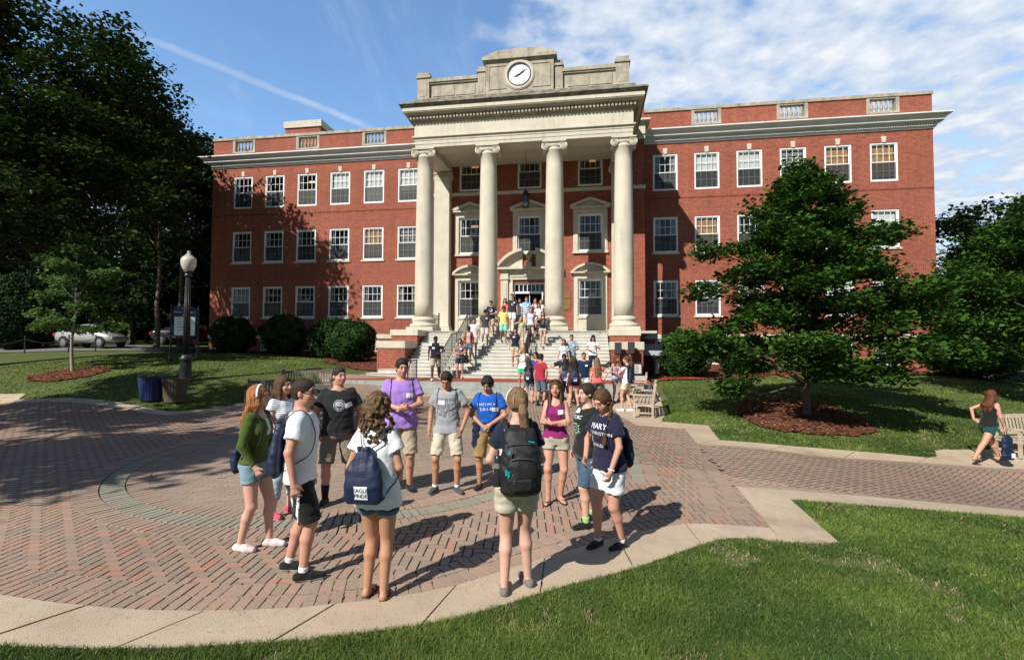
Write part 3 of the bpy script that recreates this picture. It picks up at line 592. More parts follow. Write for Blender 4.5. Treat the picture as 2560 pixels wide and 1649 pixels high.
    # wing cornices: profile swept along the wings, mitred round the right corner
    P = [(0, 14.27), (.06, 14.27), (.06, 14.34), (.12, 14.36), (.12, 14.50), (.2, 14.55), (.2, 14.58), (.40, 14.62), (.40, 14.74), (.44, 14.76), (.55, 14.84), (.65, 14.90), (.65, 14.97), (0, 15.06)]
    mb = MB()
    def sweep(u0, u1, mR=False, mL=False):
        n = len(P); V = [(u0 - (v if mL else 0), -v, z) for v, z in P] + [(u1 + (v if mR else 0), -v, z) for v, z in P]
        F = [(i, (i + 1) % n, (i + 1) % n + n, i + n) for i in range(n)] + [tuple(range(n)), tuple(range(2 * n - 1, n - 1, -1))]; mb.add(V, F)
    sweep(VLEFT, CL - .002, mL=True); sweep(CR + .002, VRIGHT, mR=True)
    n = len(P)
    for x0, s in ((VRIGHT, 1), (VLEFT, -1)):
        V = [(x0 + s * v, -v, z) for v, z in P] + [(x0 + s * v, 12., z) for v, z in P]; mb.add(V, [(i, (i + 1) % n, (i + 1) % n + n, i + n) for i in range(n)] + [tuple(range(2 * n - 1, n - 1, -1))])
    co = mb.obj('cornice', WTRIM, HALL)
    mb = MB()
    for u0, u1 in ((VLEFT, CL), (CR, VRIGHT)):
        k = u0 + .03
        while k < u1 - .08: bx(mb, k, k + .075, .19, .12, 14.385, 14.49); k += .125
    mb.obj('dentils', WTRIM, co)
    # parapet with balustrades
    mb = MB(); bal = [UL[0], UL[2], UL[4], UR[1], UR[3], UR[5]]; hb = [(u - .84, u + .84, 15.3, 16.22) for u in bal]
    walls(mb, VLEFT, CL + .3, 15.03, 16.22, [h for h in hb if h[0] < 0], -.02, .3); walls(mb, CR - .3, VRIGHT, 15.03, 16.22, [h for h in hb if h[0] > 0], -.02, .3)
    bx(mb, CL, CR, .1, -.3, 14.3, 16.22); mb.obj('parapet', BRICK, HALL)
    mb = MB()
    for u0, u1 in ((VLEFT - .05, CL + .5), (CR - .5, VRIGHT + .05)):
        k = u0
        while k < u1 - .2: e = min(k + 1.52, u1); bx(mb, k + .004, e - .004, .05, -.36, 16.225, 16.40 + .004 * (int(k * 7) % 3)); k += 1.52
    bx(mb, VRIGHT - .36, VRIGHT + .05, -.37, -14, 16.225, 16.40); mb.obj('coping', STONEW, HALL)
    for u in bal:
        f = MB(); f.box(-.84, -.67, -.03, .3, 0, .92); f.box(.67, .84, -.03, .3, 0, .92); f.box(-.67, .67, -.02, .29, 0, .11); f.box(-.67, .67, -.02, .29, .84, .92)
        o = f.obj('balustrade', STONEW, HALL); o.location = (u, .02, 15.3)
        for k in range(5):
            b_ = MB().lathe([(.075, .11), (.075, .16), (.045, .19), (.05, .22), (.092, .33), (.08, .42), (.045, .56), (.04, .66), (.06, .70), (.045, .73), (.07, .76), (.07, .84)], 0, 0, 10)
            q = b_.obj('baluster', STONEW, o, smooth=True); q.location = (-.5 + k * .25, .13, 0)
    MB().box(-21, 23.5, .4, 13.9, 15.1, 15.2).obj('roof', M('roof_gravel', (.2, .2, .19), .9), HALL)
    f = MB(); bx(f, -19.7, -16.6, -6, -11, 15.2, 19.75); pe = f.obj('penthouse', BRICK, HALL); bx(g := MB(), -19.8, -16.5, -5.9, -11.1, 19.76, 20.3); g.obj('penthouse_cap', STONE, pe)
    return holes
build_hall()
def split_mesh(o, key):
    me = o.data; groups = {}
    for p in me.polygons: groups.setdefault(key(p.center), []).append(p)
    if len(groups) < 2: return
    mats = list(me.materials); kids = list(o.children)
    for i, (k, ps) in enumerate(sorted(groups.items(), key=lambda q: -len(q[1]))):
        used = {}; V = []; F = []
        for p in ps:
            f = []
            for v in p.vertices:
                if v not in used: used[v] = len(V); V.append(tuple(me.vertices[v].co))
                f.append(used[v])
            F.append(tuple(f))
        n = bpy.data.meshes.new(me.name); n.from_pydata(V, [], F); [n.materials.append(m) for m in mats]; n.polygons.foreach_set('material_index', [p.material_index for p in ps]); boxuv(n)
        if i == 0: first = n
        else: q = bpy.data.objects.new(o.name.split('.')[0], n); COL.objects.link(q); q.parent = o.parent
    o.data = first
def split_all():
    wing = lambda c: 0 if c.x < CL + .001 else (2 if c.x > CR - .001 else 1)
    for o in list(HALL.children_recursive):
        b_ = o.name.split('.')[0]
        if b_ in ('wall', 'cornice', 'water_table', 'coping', 'dentils', 'string_course', 'parapet') : split_mesh(o, wing if b_ != 'dentils' or o.parent.name.startswith('cornice') else (lambda c: 0))
        if b_ == 'pier': split_mesh(o, lambda c: round(c.x / 1.2))
        if b_ == 'bronze_plaque': split_mesh(o, lambda c: c.z > 4.88)
def build_portico():
    # pediment windows, door, columns, entablature, attic with clock
    W2 = .72
    for c in (UC - 3.55, UC, UC + 3.55):
        window(c, 11.44, 13.5, 1.5, style='lit' if c != UC else 'dark', sill=False, arch=False)
        bx(g := MB(), c - .13, c + .13, 1.53, 1.4, 13.52, 13.95); g.obj('keystone', STONE, HALL)
        window(c, 7.62, 9.82, 1.5, w=W2, style='dark' if c != UC - 3.55 else 'lit', sill=False, arch=False)
        m = MB(); o = lambda a, b_, v0, v1, z0, z1: bx(m, c + a, c + b_, v0, v1, z0, z1)
        o(-.93, -W2, 1.585, 1.4, 7.62, 9.99); o(W2, .93, 1.585, 1.4, 7.62, 9.99); o(-W2, W2, 1.585, 1.4, 9.822, 9.99)
        o(-.98, -.93, 1.555, 1.4, 7.62, 10.0); o(.93, .98, 1.555, 1.4, 7.62, 10.0); o(-1.02, 1.02, 1.62, 1.4, 7.50, 7.618)
        o(-.98, .98, 1.56, 1.4, 9.992, 10.11); o(-1.13, 1.13, 1.78, 1.4, 10.112, 10.2)
        m.prism([(c - 1.0, 10.2), (c + 1.0, 10.2), (c, 10.6)], -1.56, -1.45)
        for s in (-1, 1): m.prism([(c + s * 1.16, 10.2), (c + s * 1.16, 10.29), (c, 10.71), (c, 10.585), (c + s * .9, 10.202)], -1.80, -1.42)
        m.obj('window_pediment', STONE, HALL)
    for c in (UC - 3.55, UC + 3.55):
        window(c, 3.86, 6.02, 1.5, w=W2, style='dark', sill=False, arch=False)
        m = MB(); o = lambda a, b_, v0, v1, z0, z1: bx(m, c + a, c + b_, v0, v1, z0, z1)
        o(-.95, -W2, 1.585, 1.4, ZL + .03, 6.2); o(W2, .95, 1.585, 1.4, ZL + .03, 6.2); o(-W2, W2, 1.585, 1.4, 6.022, 6.2); o(-W2, W2, 1.56, 1.35, ZL + .1, 3.72); o(-W2, W2, 1.62, 1.35, 3.722, 3.858); o(-.5, .5, 1.575, 1.5, ZL + .25, 3.55)
        o(-.98, .98, 1.56, 1.4, 6.202, 6.33); o(-1.13, 1.13, 1.78, 1.4, 6.332, 6.41); o(-1.0, 1.0, 1.64, 1.4, ZL, ZL + .1)
        R = 1.45; cz = 6.41 - (R - .5); half = math.asin(1.12 / R); n = 14
        for k in range(n):
            a0 = -half + 2 * half * k / n; a1 = a0 + 2 * half / n
            m.prism([(c + R * math.sin(a0), cz + R * math.cos(a0) + .02), (c + R * math.sin(a1), cz + R * math.cos(a1) + .02), (c + (R - .13) * math.sin(a1), cz + (R - .13) * math.cos(a1) + .02), (c + (R - .13) * math.sin(a0), cz + (R - .13) * math.cos(a0) + .02)], -1.80, -1.42)
            m.prism([(c + .95 * (k - n / 2) / (n / 2), 6.41), (c + .95 * (k + 1 - n / 2) / (n / 2), 6.41), (c + (R - .13) * math.sin(a1) * .96, cz + (R - .13) * math.cos(a1)), (c + (R - .13) * math.sin(a0) * .96, cz + (R - .13) * math.cos(a0))], -1.56, -1.42)
        m.obj('window_pediment', STONE, HALL)
    # string course of the centre
    m = MB(); bx(m, CL - .05, CR + .05, 1.575, 1.4, 11.14, 11.34); bx(m, CL - .05, CL + .1, 1.4, .0, 11.14, 11.34); bx(m, CR - .1, CR + .05, 1.4, .0, 11.14, 11.34); m.obj('string_course', STONE, HALL)
    # entrance: frame, transom, open leaves
    c = UC; m = MB(); o = lambda a, b_, v0, v1, z0, z1: bx(m, c + a, c + b_, v0, v1, z0, z1)
    for s in (-1, 1):
        o(s * 1.24, s * 1.66, 1.72, 1.4, ZL, 6.02); o(s * 1.20, s * 1.70, 1.76, 1.4, ZL, ZL + .25); o(s * 1.20, s * 1.70, 1.78, 1.4, 6.022, 6.18); o(s * 1.32, s * 1.58, 1.745, 1.7, ZL + .4, 5.85); o(s * .97, s * 1.24, 1.6, 1.1, ZL, 6.02); o(s * 1.22, s * 1.68, 1.74, 1.4, 6.182, 6.6)
    o(-1.22, 1.22, 1.62, 1.1, 6.022, 6.6); o(-1.1, 1.1, 1.67, 1.6, 6.18, 6.28)
    o(-1.85, 1.85, 1.98, 1.4, 6.602, 6.72); R = 2.3; cz = 6.72 - 1.17; n = 12
    m.prism([(c - .32, 6.25), (c + .32, 6.25), (c + .15, 6.58), (c - .15, 6.58)], -1.70, -1.6)
    for s in (-1, 1):
        for k in range(n):
            A = math.asin(1.88 / R); Bq = math.asin(.42 / R); a0 = s * (A + (Bq - A) * k / n); a1 = s * (A + (Bq - A) * (k + 1) / n)
            m.prism([(c + R * math.sin(a0), cz + R * math.cos(a0)), (c + R * math.sin(a1), cz + R * math.cos(a1)), (c + (R - .15) * math.sin(a1), cz + (R - .15) * math.cos(a1)), (c + (R - .15) * math.sin(a0), cz + (R - .15) * math.cos(a0))], -2.0, -1.42)
            m.prism([(c + (R - .15) * math.sin(a0), 6.72), (c + (R - .15) * math.sin(a1), 6.72), (c + (R - .15) * math.sin(a1), cz + (R - .14) * math.cos(a1)), (c + (R - .15) * math.sin(a0), cz + (R - .14) * math.cos(a0))], -1.6, -1.42)
    o(-.17, .17, 1.8, 1.4, 6.722, 7.0); ds = m.obj('door_surround', STONE, HALL)
    MB().lathe([(.12, 7.0), (.12, 7.05), (.05, 7.1), (.06, 7.14), (.16, 7.32), (.17, 7.42), (.11, 7.48), (.13, 7.52), (.05, 7.62), (.03, 7.68), (.0, 7.7)], c, -1.68, 12).obj('urn', STONEW, ds, smooth=True)
    m = MB(); o = lambda a, b_, v0, v1, z0, z1: bx(m, c + a, c + b_, v0, v1, z0, z1)
    for s in (-1, 1): o(s * .86, s * .97, 1.42, 1.2, ZL, 5.85)
    o(-.86, .86, 1.42, 1.2, 5.76, 5.85); o(-.86, .86, 1.42, 1.2, 5.22, 5.34)
    for k in range(1, 7): x = -.86 + 1.72 * k / 7; o(x - .018, x + .018, 1.38, 1.3, 5.34, 5.76)
    o(-.016, .016, 1.3, 1.26, ZL + .02, 5.2); fr = m.obj('door_frame', WHITE, HALL); MB().add([(c - .86, -1.33, 5.34), (c + .86, -1.33, 5.34), (c + .86, -1.33, 5.76), (c - .86, -1.33, 5.76)], [(0, 1, 2, 3)]).obj('transom_glass', GLASS, fr)
    for s in (-1, 1):
        m = MB(); x0 = c + s * .84; bx(m, x0 - .025, x0 + .025, 2.25, 1.44, ZL + .02, 5.2); dr = m.obj('door', WHITE, HALL); bx(g := MB(), x0 - .028, x0 + .028, 2.14, 1.55, ZL + .9, 5.0); g.obj('door_glass', M('door_dark_glass', (.05, .07, .07), .1, .1), dr)
        bx(g := MB(), x0 - s * .06 - .012, x0 - s * .06 + .012, 2.17, 2.14, ZL + .95, ZL + 1.25); g.obj('handle', IRON, dr)
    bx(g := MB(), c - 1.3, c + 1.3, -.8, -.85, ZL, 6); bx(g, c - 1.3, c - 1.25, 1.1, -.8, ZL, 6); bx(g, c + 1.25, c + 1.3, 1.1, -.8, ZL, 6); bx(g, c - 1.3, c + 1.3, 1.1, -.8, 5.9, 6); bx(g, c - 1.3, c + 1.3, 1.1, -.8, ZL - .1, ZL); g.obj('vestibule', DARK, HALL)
    # pilasters against the wall
    def capital(parent, x, y, zt, k=1., flat=False):
        m = MB(); D = .40 * k if not flat else .16
        m.box(x - .60 * k, x + .60 * k, y - D - .06, y + D + .06, zt - .07, zt); 
        for s in (-1, 1):
            pr = [(.205 * k, -D), (.205 * k, -D * .8), (.15 * k, 0), (.205 * k, D * .8), (.205 * k, D)]; b0 = len(m.v); seg = 16; cx, cz = x + s * .455 * k, zt - .255 * k
            vs = [(cx + r * math.cos(2 * math.pi * i / seg), y + yy, cz + r * math.sin(2 * math.pi * i / seg)) for r, yy in pr for i in range(seg)]
            fs = [(i * seg + q, i * seg + (q + 1) % seg, (i + 1) * seg + (q + 1) % seg, (i + 1) * seg + q) for i in range(4) for q in range(seg)] + [tuple(range(seg)), tuple(range(5 * seg - 1, 4 * seg - 1, -1))]; m.add(vs, fs)
            for yf in (-D - .012, D + .012):
                sp = []
                for i in range(34): t = i / 33; a = math.pi / 2 - s * t * 4.6 * math.pi * -1; rr = .185 * k * (1 - t * .86); sp.append((cx + rr * math.cos(a), y + yf, cz + rr * math.sin(a)))
                m.tube(sp, .019 * k, 5)
        m.box(x - .455 * k, x + .455 * k, y - D + .02, y + D - .02, zt - .20 * k, zt - .072)
        n = 9
        for i in range(n): xx = x - .24 * k + .48 * k * i / (n - 1); m.lathe([(.012, zt - .30 * k), (.03 * k, zt - .26 * k), (.026 * k, zt - .19 * k)], xx, y - D + .0, 6)
        return m.obj('capital', STONE, parent, smooth=False)
    ZT = 12.5
    for s in (-1, 1):
        x = UC + s * 5.2; m = MB(); bx(m, x - .46, x + .46, 2.05, 1.4, ZL + .45, 12.02); p = m.obj('pilaster', STONE, HALL)
        m = MB(); bx(m, x - .60, x + .60, 2.2, 1.4, ZL, ZL + .2); bx(m, x - .56, x + .56, 2.15, 1.4, ZL + .202, ZL + .34); bx(m, x - .51, x + .51, 2.1, 1.4, ZL + .342, ZL + .448); bevel(m.obj('base', STONE, p), .03)
        capital(p, x, -1.85, 12.45, .95, flat=True); bx(m := MB(), x - .48, x + .48, 2.06, 1.4, 12.022, 12.18); m.obj('neck', STONE, p)
    VC = 5.15
    for d in (-5.16, -1.72, 1.72, 5.16):
        x = UC + d; pr = [(.49, 3.62)]; 
        for i in range(1, 13): t = i / 12; pr.append((.49 - .075 * max(0, (t - .25) / .75) ** 1.5, 3.62 + (12.02 - 3.62) * t))
        pr2 = []
        for i, (r, z) in enumerate(pr): pr2.append((r, z))
        m = MB().lathe(pr2 + [(.44, 12.04), (.44, 12.09), (.415, 12.11), (.415, 12.2), (.45, 12.24), (.47, 12.3), (.40, 12.34)], x, -VC, 40); col = m.obj('column', STONE, HALL, smooth=True)
        m = MB()
        for z in (5.55, 7.5, 9.45, 11.15): t = (z - 3.62) / 8.4; r = .49 - .075 * max(0, (t - .25) / .75) ** 1.5 + .002; m.lathe([(r, z), (r, z + .014)], x, -VC, 40)
        m.obj('drum_joint', M('pale_joint', (.62, .59, .52), .9, .05), col)
        m = MB().lathe([(.69, 3.08), (.72, 3.11), (.735, 3.17), (.72, 3.23), (.66, 3.26), (.60, 3.28), (.575, 3.33), (.59, 3.38), (.60, 3.4), (.625, 3.43), (.625, 3.49), (.60, 3.53), (.535, 3.55), (.51, 3.58), (.49, 3.62)], x, -VC, 40)
        b_ = m.obj('base', STONE, col, smooth=True); bx(m := MB(), x - .72, x + .72, VC + .72, VC - .72, 2.89, 3.085); bevel(m.obj('plinth', STONE, col), .012)
        capital(col, x, -VC, ZT, 1.0)
    # entablature on the columns and side beams
    UL_, UR_ = UC - 5.58, UC + 5.58; m = MB()
    def ring(v0, e, z0, z1, th=.9):   # front and side beams of outward offset e
        bx(m, UL_ - e, UR_ + e, v0 + e, v0 - th, z0, z1); 
        for a, b_ in ((UL_ - e, UL_ + th - .0), (UR_ - th, UR_ + e)): bx(m, a, b_, v0 - th, 1.5 if e < .35 else 1.49, z0, z1)
    V0 = 5.6
    ring(V0, 0, ZT + .005, ZT + .165, .88); ring(V0, .02, ZT + .167, ZT + .36, .88); ring(V0, .045, ZT + .362, ZT + .50, .88); ring(V0, .13, ZT + .502, ZT + .575, .88); ring(V0, .035, ZT + .577, 13.8, .88)
    en = m.obj('entablature', STONE, HALL)
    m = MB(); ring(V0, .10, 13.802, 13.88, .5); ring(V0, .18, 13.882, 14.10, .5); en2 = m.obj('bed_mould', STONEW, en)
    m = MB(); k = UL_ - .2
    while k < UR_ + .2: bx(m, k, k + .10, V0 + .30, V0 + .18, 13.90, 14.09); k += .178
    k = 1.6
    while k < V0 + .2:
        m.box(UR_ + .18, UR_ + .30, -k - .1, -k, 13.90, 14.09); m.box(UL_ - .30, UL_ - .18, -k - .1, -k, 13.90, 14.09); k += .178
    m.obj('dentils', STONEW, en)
    m = MB(); ring(V0, .34, 14.102, 14.18, .5); ring(V0, .50, 14.182, 14.22, .5); ring(V0, .53, 14.222, 14.42, .5); m.obj('corona', STONE, en)
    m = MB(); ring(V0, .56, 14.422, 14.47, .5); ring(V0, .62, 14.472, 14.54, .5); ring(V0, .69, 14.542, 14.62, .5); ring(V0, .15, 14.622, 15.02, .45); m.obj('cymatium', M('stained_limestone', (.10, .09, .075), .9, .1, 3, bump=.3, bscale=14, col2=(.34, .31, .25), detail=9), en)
    m = MB(); bx(m, UL_ + .8, UR_ - .8, 4.72, 1.5, 12.95, 13.0); bx(m, UL_ + .8, UR_ - .8, 4.72, 4.6, 12.5, 13.0); m.obj('portico_ceiling', STONE, HALL)
    m = MB(); bx(m, UL_, UR_, 5.0, .3, 14.56, 14.7); m.obj('portico_roof', STONEW, HALL)
    # stone band of the centre either side of the portico
    m = MB(); bx(m, CL - .03, CR + .03, 1.56, 1.2, 14.0, 14.26); bx(m, CL - .03, CR + .03, 1.64, -.1, 14.262, 14.95); bx(m, CL - .3, CR + .3, 1.9, -.1, 14.952, 15.06); m.obj('entablature', STONE, HALL)
    m = MB(); bx(m, CL, CR, 1.5, 1.2, 15.06, 16.22); m.obj('parapet', BRICK, HALL)
    # attic
    V1 = 5.42; m = MB(); bx(m, -4.2, 6.65, V1 - .1, V1 - .6, 15.02, 15.98); bx(m, -4.2, 6.65, V1 - .02, V1 - .66, 15.98, 16.06); bx(m, -4.2, 6.65, V1 + .04, V1 - .72, 16.062, 16.24)
    bx(m, -4.25, 6.7, V1 + .02, V1 - .7, 15.02, 15.2)
    for a, b_ in ((-3.5, -2.3), (-2.25, -1.2), (3.62, 4.7), (4.75, 5.85)): bx(m, a, b_, V1 - .07, V1 - .2, 15.32, 15.88)
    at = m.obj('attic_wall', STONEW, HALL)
    m = MB()
    for a, b_, z in ((-4.3, -3.66, 16.28), (6.02, 6.68, 16.28), (-1.02, -.62, 16.36), (2.98, 3.38, 16.36)):
        bx(m, a, b_, V1 + .05, V1 - .75, 15.02, z); bx(m, a - .06, b_ + .06, V1 + .11, V1 - .81, z + .002, z + .12); bx(m, a, b_, V1 + .05, V1 - .75, z + .122, z + .30); bx(m, a + .12, b_ - .12, V1 + .065, V1, 15.3, z - .2)
    m.obj('pier', STONEW, at)
    m = MB(); b0, b1 = -.58, 2.93; VB = V1 + .18; bx(m, b0, b1, VB, VB - 1.1, 15.02, 16.72)
    for a in ((b0 + .15, b0 + .2), (b1 - .2, b1 - .15)): bx(m, a[0], a[1], VB + .03, VB, 15.3, 16.55)
    for z in (15.3, 16.5): bx(m, b0 + .2, .5, VB + .03, VB, z, z + .05); bx(m, 1.85, b1 - .2, VB + .03, VB, z, z + .05)
    bx(m, b0 - .08, b1 + .08, VB + .07, VB - 1.15, 16.722, 16.80); bx(m, b0 - .16, b1 + .16, VB + .16, VB - 1.2, 16.802, 16.98); bx(m, b0 - .02, b1 + .02, VB + .02, VB - 1.1, 16.982, 17.14)
    m.prism([(b0, 17.142), (b1, 17.142), (b1 - .7, 17.37), (b0 + .7, 17.37)], -VB, -VB + 1.0); bl = m.obj('clock_block', STONEW, HALL)
    # clock
    cx, cz, r = 1.17, 15.99, .575; fv = -VB
    def disc(m, r0, r1, y0, y1, seg=48):
        vs = []; 
        for rr, yy in ((r0, y0), (r1, y0), (r1, y1), (r0, y1)): vs += [(cx + rr * math.cos(2 * math.pi * i / seg), yy, cz + rr * math.sin(2 * math.pi * i / seg)) for i in range(seg)]
        fs = [(q * seg + i, q * seg + (i + 1) % seg, ((q + 1) % 4) * seg + (i + 1) % seg, ((q + 1) % 4) * seg + i) for q in range(4) for i in range(seg)]; m.add(vs, fs)
    m = MB(); disc(m, .62, .74, fv - .07, fv + .05); disc(m, .76, .79, fv - .04, fv + .05); m.obj('clock_surround', STONE, bl)
    m = MB(); vs = [(cx + r * math.cos(2 * math.pi * i / 48), fv - .02, cz + r * math.sin(2 * math.pi * i / 48)) for i in range(48)]; m.add(vs, [tuple(range(48))]); face = m.obj('clock_face', M('clock_white', (.85, .86, .86), .4, .01), HALL)
    m = MB(); disc(m, .565, .62, fv - .09, fv + .02); m.obj('bezel', IRON, face)
    nm = MB()
    for h in range(1, 13):
        a = math.pi / 2 - h * math.pi / 6; V, F = text_geo(str(h), .15); nm.add([(cx + .46 * math.cos(a) + x, fv - .024, cz + .46 * math.sin(a) + y) for x, y in V], F)
    nm.obj('numerals', M('clock_numeral', (.12, .12, .13), .6), face)
    for (ang, l, w, t) in ((math.radians(90 - 8.15 * 30), .34, .035, 'hour_hand'), (math.radians(90 - 9 * 6), .50, .026, 'minute_hand')):
        d = Vector((math.cos(ang), math.sin(ang))); n_ = Vector((-d.y, d.x)); pts = [d * -.1 + n_ * w * .7, d * -.1 - n_ * w * .7, d * l * .35 - n_ * w * 1.5, d * l, d * l * .35 + n_ * w * 1.5]
        m = MB(); yy = fv - (.045 if l < .4 else .06); m.prism([(cx + p.x, cz + p.y) for p in pts], yy, yy + .01); m.obj(t, IRON, face)
    # plaques
    m = MB(); bx(m, 2.9, 3.64, 1.53, 1.5, 4.93, 5.23); bx(m, 2.86, 3.66, 1.53, 1.5, 4.26, 4.84); m.obj('bronze_plaque', M('bronze', (.27, .16, .05), .45, .25, 6, metal=.5), HALL)
    # landing floor
    m = MB(); bx(m, CL, CR, 6.0, 1.5, ZL - .12, ZL); m.obj('porch_floor', MARBLE, HALL)
build_portico(); split_all()
def build_stairs():
    t = thing('entrance_staircase', 'wide flight of white marble steps between brick and stone cheek blocks', 'staircase', (0, 30, 0), -PSI)
    Z0, n = .78, 14; r = (ZL - Z0) / n; L_, R_ = -3.41, 5.55
    rr = random.Random(3)
    for i in range(n):
        m = MB(); z0 = Z0 + r * i; a = L_ if i > 1 else (-4.86, -4.46)[i]; b_ = R_ if i > 1 else 5.56 + (.0, .0)[i]; vf = 9.9 - .3 * i; vb = vf - .9 if i < n - 1 else 5.9
        k = a
        while k < b_ - .05:
            e = min(k + rr.uniform(1.4, 2.3), b_); e = b_ if b_ - e < .5 else e
            bx(m, k + .002, e - .002, vf, vb, z0 + (.001 if i else -.4), z0 + r - .028); bx(m, k + .002, e - .002, vf + .025, vb, z0 + r - .0275, z0 + r); k = e
        m.obj('step', MARBLE, t)
    for nm, u0, u1, v0, v1, zb, zc, zt in (('l', -4.80, -3.41, 9.1, 7.5, .5, 2.0, 2.32), ('l', -4.80, -3.41, 7.5, 4.3, .5, 2.60, 2.89), ('r', 5.55, 6.92, 9.1, 7.5, .3, 1.97, 2.31), ('r', 5.57, 6.97, 7.5, 4.3, .3, 2.60, 2.89)):
        g = .045; bx(m := MB(), u0 + g, u1 - g, v0 - g, v1 if v1 < 5 else v1 - g, zb, zc); o = m.obj('cheek_block', BRICK, t)
        bx(m := MB(), u0, u1, v0, v1 + (.002 if v1 > 5 else 0), zc + .001, zt); bevel(m.obj('cap_stone', STONE, o), .02)
    # brick terrace and its two kerb steps
    p = thing('brick_terrace', 'low red brick terrace with two grey stone steps in front of the marble stairs', 'terrace', (0, 30, 0), -PSI)
    m = MB(); vs = [(-5.0, -9.85, .78), (7.0, -9.85, .78), (7.0, -10.95, .70), (-6.1, -10.95, .70)]; m.add(vs + [(x, y, z - .3) for x, y, z in vs], [(0, 1, 2, 3), (0, 3, 7, 4), (1, 5, 6, 2), (3, 2, 6, 7), (0, 4, 5, 1)])
    m.obj('paving', brick_mat('terrace_brick', (.30, .07, .04), (.22, .055, .035), (.20, .09, .06), w=.2, h=.1, dark=False), p)
    for v0, v1, z0, z1, a, b_ in ((11.3, 10.95, .46, .70, -6.15, 7.05), (11.62, 11.31, .255, .46, -6.2, 7.1), (11.95, 11.63, .12, .25, -6.3, 7.2)):
        m = MB(); k = a
        while k < b_ - .1: e = min(k + 1.85, b_); e = b_ if b_ - e < .4 else e; bx(m, k + .003, e - .003, v0, v1 - (.5 if z1 < .5 and v0 < 11.8 else 0), z0, z1); k = e
        m.obj('kerb_step', GREYST if z1 > .3 else CONC, p)
    # railings
    def railing(path, u, foot, label, grp, baseZ, down=.86):
        t = thing('handrail', label, 'railing', (0, 30, 0), -PSI, grp); m = MB()
        P = [(u, -v, z) for v, z in path]; m.tube(P, .024, 6); m.obj('rail', IRON, t)
        L = []; Ps = [Vector(q) for q in P]; m = MB(); m2 = MB(); lo = [q - Vector((0, 0, down)) for q in Ps]; m2.tube(lo, .014, 4)
        tot = 0
        for a, b_ in zip(Ps, Ps[1:]):
            l = (Vector((b_.x, b_.y)) - Vector((a.x, a.y))).length; k = .06
            while k < l: q = a.lerp(b_, k / l); m.box(q.x - .008, q.x + .008, q.y - .008, q.y + .008, q.z - down, q.z); k += .125
        m.obj('balusters', IRON, t); m2.obj('bottom_rail', IRON, t); m = MB()
        for v, z, zb in foot: m = MB().box(u - .02, u + .02, -v - .02, -v + .02, zb, z); m.obj('post', IRON, t)
        return t
    railing([(9.75, 1.80), (8.0, 2.68), (7.15, 2.70), (5.1, 3.76), (4.5, 3.78)], -1.58, [(9.75, 1.8, .92), (8.0, 2.68, 1.7), (7.15, 2.7, 2.1), (5.1, 3.76, 2.87), (4.5, 3.78, 2.87)], 'black iron stair railing nearest the left brick cheek block', 'stair railings', 0)
    railing([(9.75, 1.80), (8.0, 2.68), (7.15, 2.70), (5.1, 3.76), (4.5, 3.78)], 1.95, [(9.75, 1.8, .92), (8.0, 2.68, 1.7), (7.15, 2.7, 2.1), (5.1, 3.76, 2.87), (4.5, 3.78, 2.87)], 'black iron stair railing seen nearly end on in the middle of the steps', 'stair railings', 0)
    railing([(11.6, 1.12), (11.3, 1.50), (10.6, 1.54), (10.55, 1.46)], -2.33, [(11.6, 1.12, .26), (10.6, 1.52, .7)], 'short black handrail on the grey kerb steps of the terrace', None, 0, down=.82)
    g = thing('porch_railing', 'small black iron guard rail between the left column and pilaster', 'railing', (0, 30, 0), -PSI); m = MB()
    for k in range(11): v = 4.75 - k * .12; m.box(-3.62, -3.605, -v - .008, -v + .008, ZL, 3.78)
    for z in (2.98, 3.6, 3.78): m.box(-3.625, -3.6, -4.75, -3.5, z - .012, z + .012)
    m.box(-3.64, -3.585, -3.53, -3.47, ZL, 3.95); m.obj('bars', IRON, g)
    # porch lantern
    l = thing('porch_lantern', 'large dark metal lantern hanging on a rod inside the portico', 'lantern', (*B(1.24, 3.3), 9.75), -PSI); h6 = math.pi / 6
    MB().lathe([(.10, .0), (.17, .04), (.19, .08), (.19, .11)], seg=6).obj('base', IRON, l); m = MB()
    for k in range(6): a = k * math.pi / 3; m.box(.19 * math.cos(a) - .014, .19 * math.cos(a) + .014, .19 * math.sin(a) - .014, .19 * math.sin(a) + .014, .1, .72)
    for z in (.1, .4, .7): m.lathe([(.2, z), (.2, z + .025)], seg=6)
    m.obj('frame', IRON, l); _g = MB().lathe([(.175, .11), (.175, .70)], seg=6); _g.f = _g.f[:6]; _g.mi = _g.mi[:6]; _g.obj('glass', GLASS, l)
    MB().lathe([(.25, .72), (.22, .78), (.14, .86), (.12, .95), (.05, 1.0), (.03, 1.12)], seg=6).obj('roof', IRON, l); MB().tube([(0, 0, 1.1), (0, 0, 3.2)], .012).obj('rod', IRON, l)
    MB().lathe([(.03, .12), (.03, .3)], seg=8).obj('candle', BLIND, l)
build_stairs()
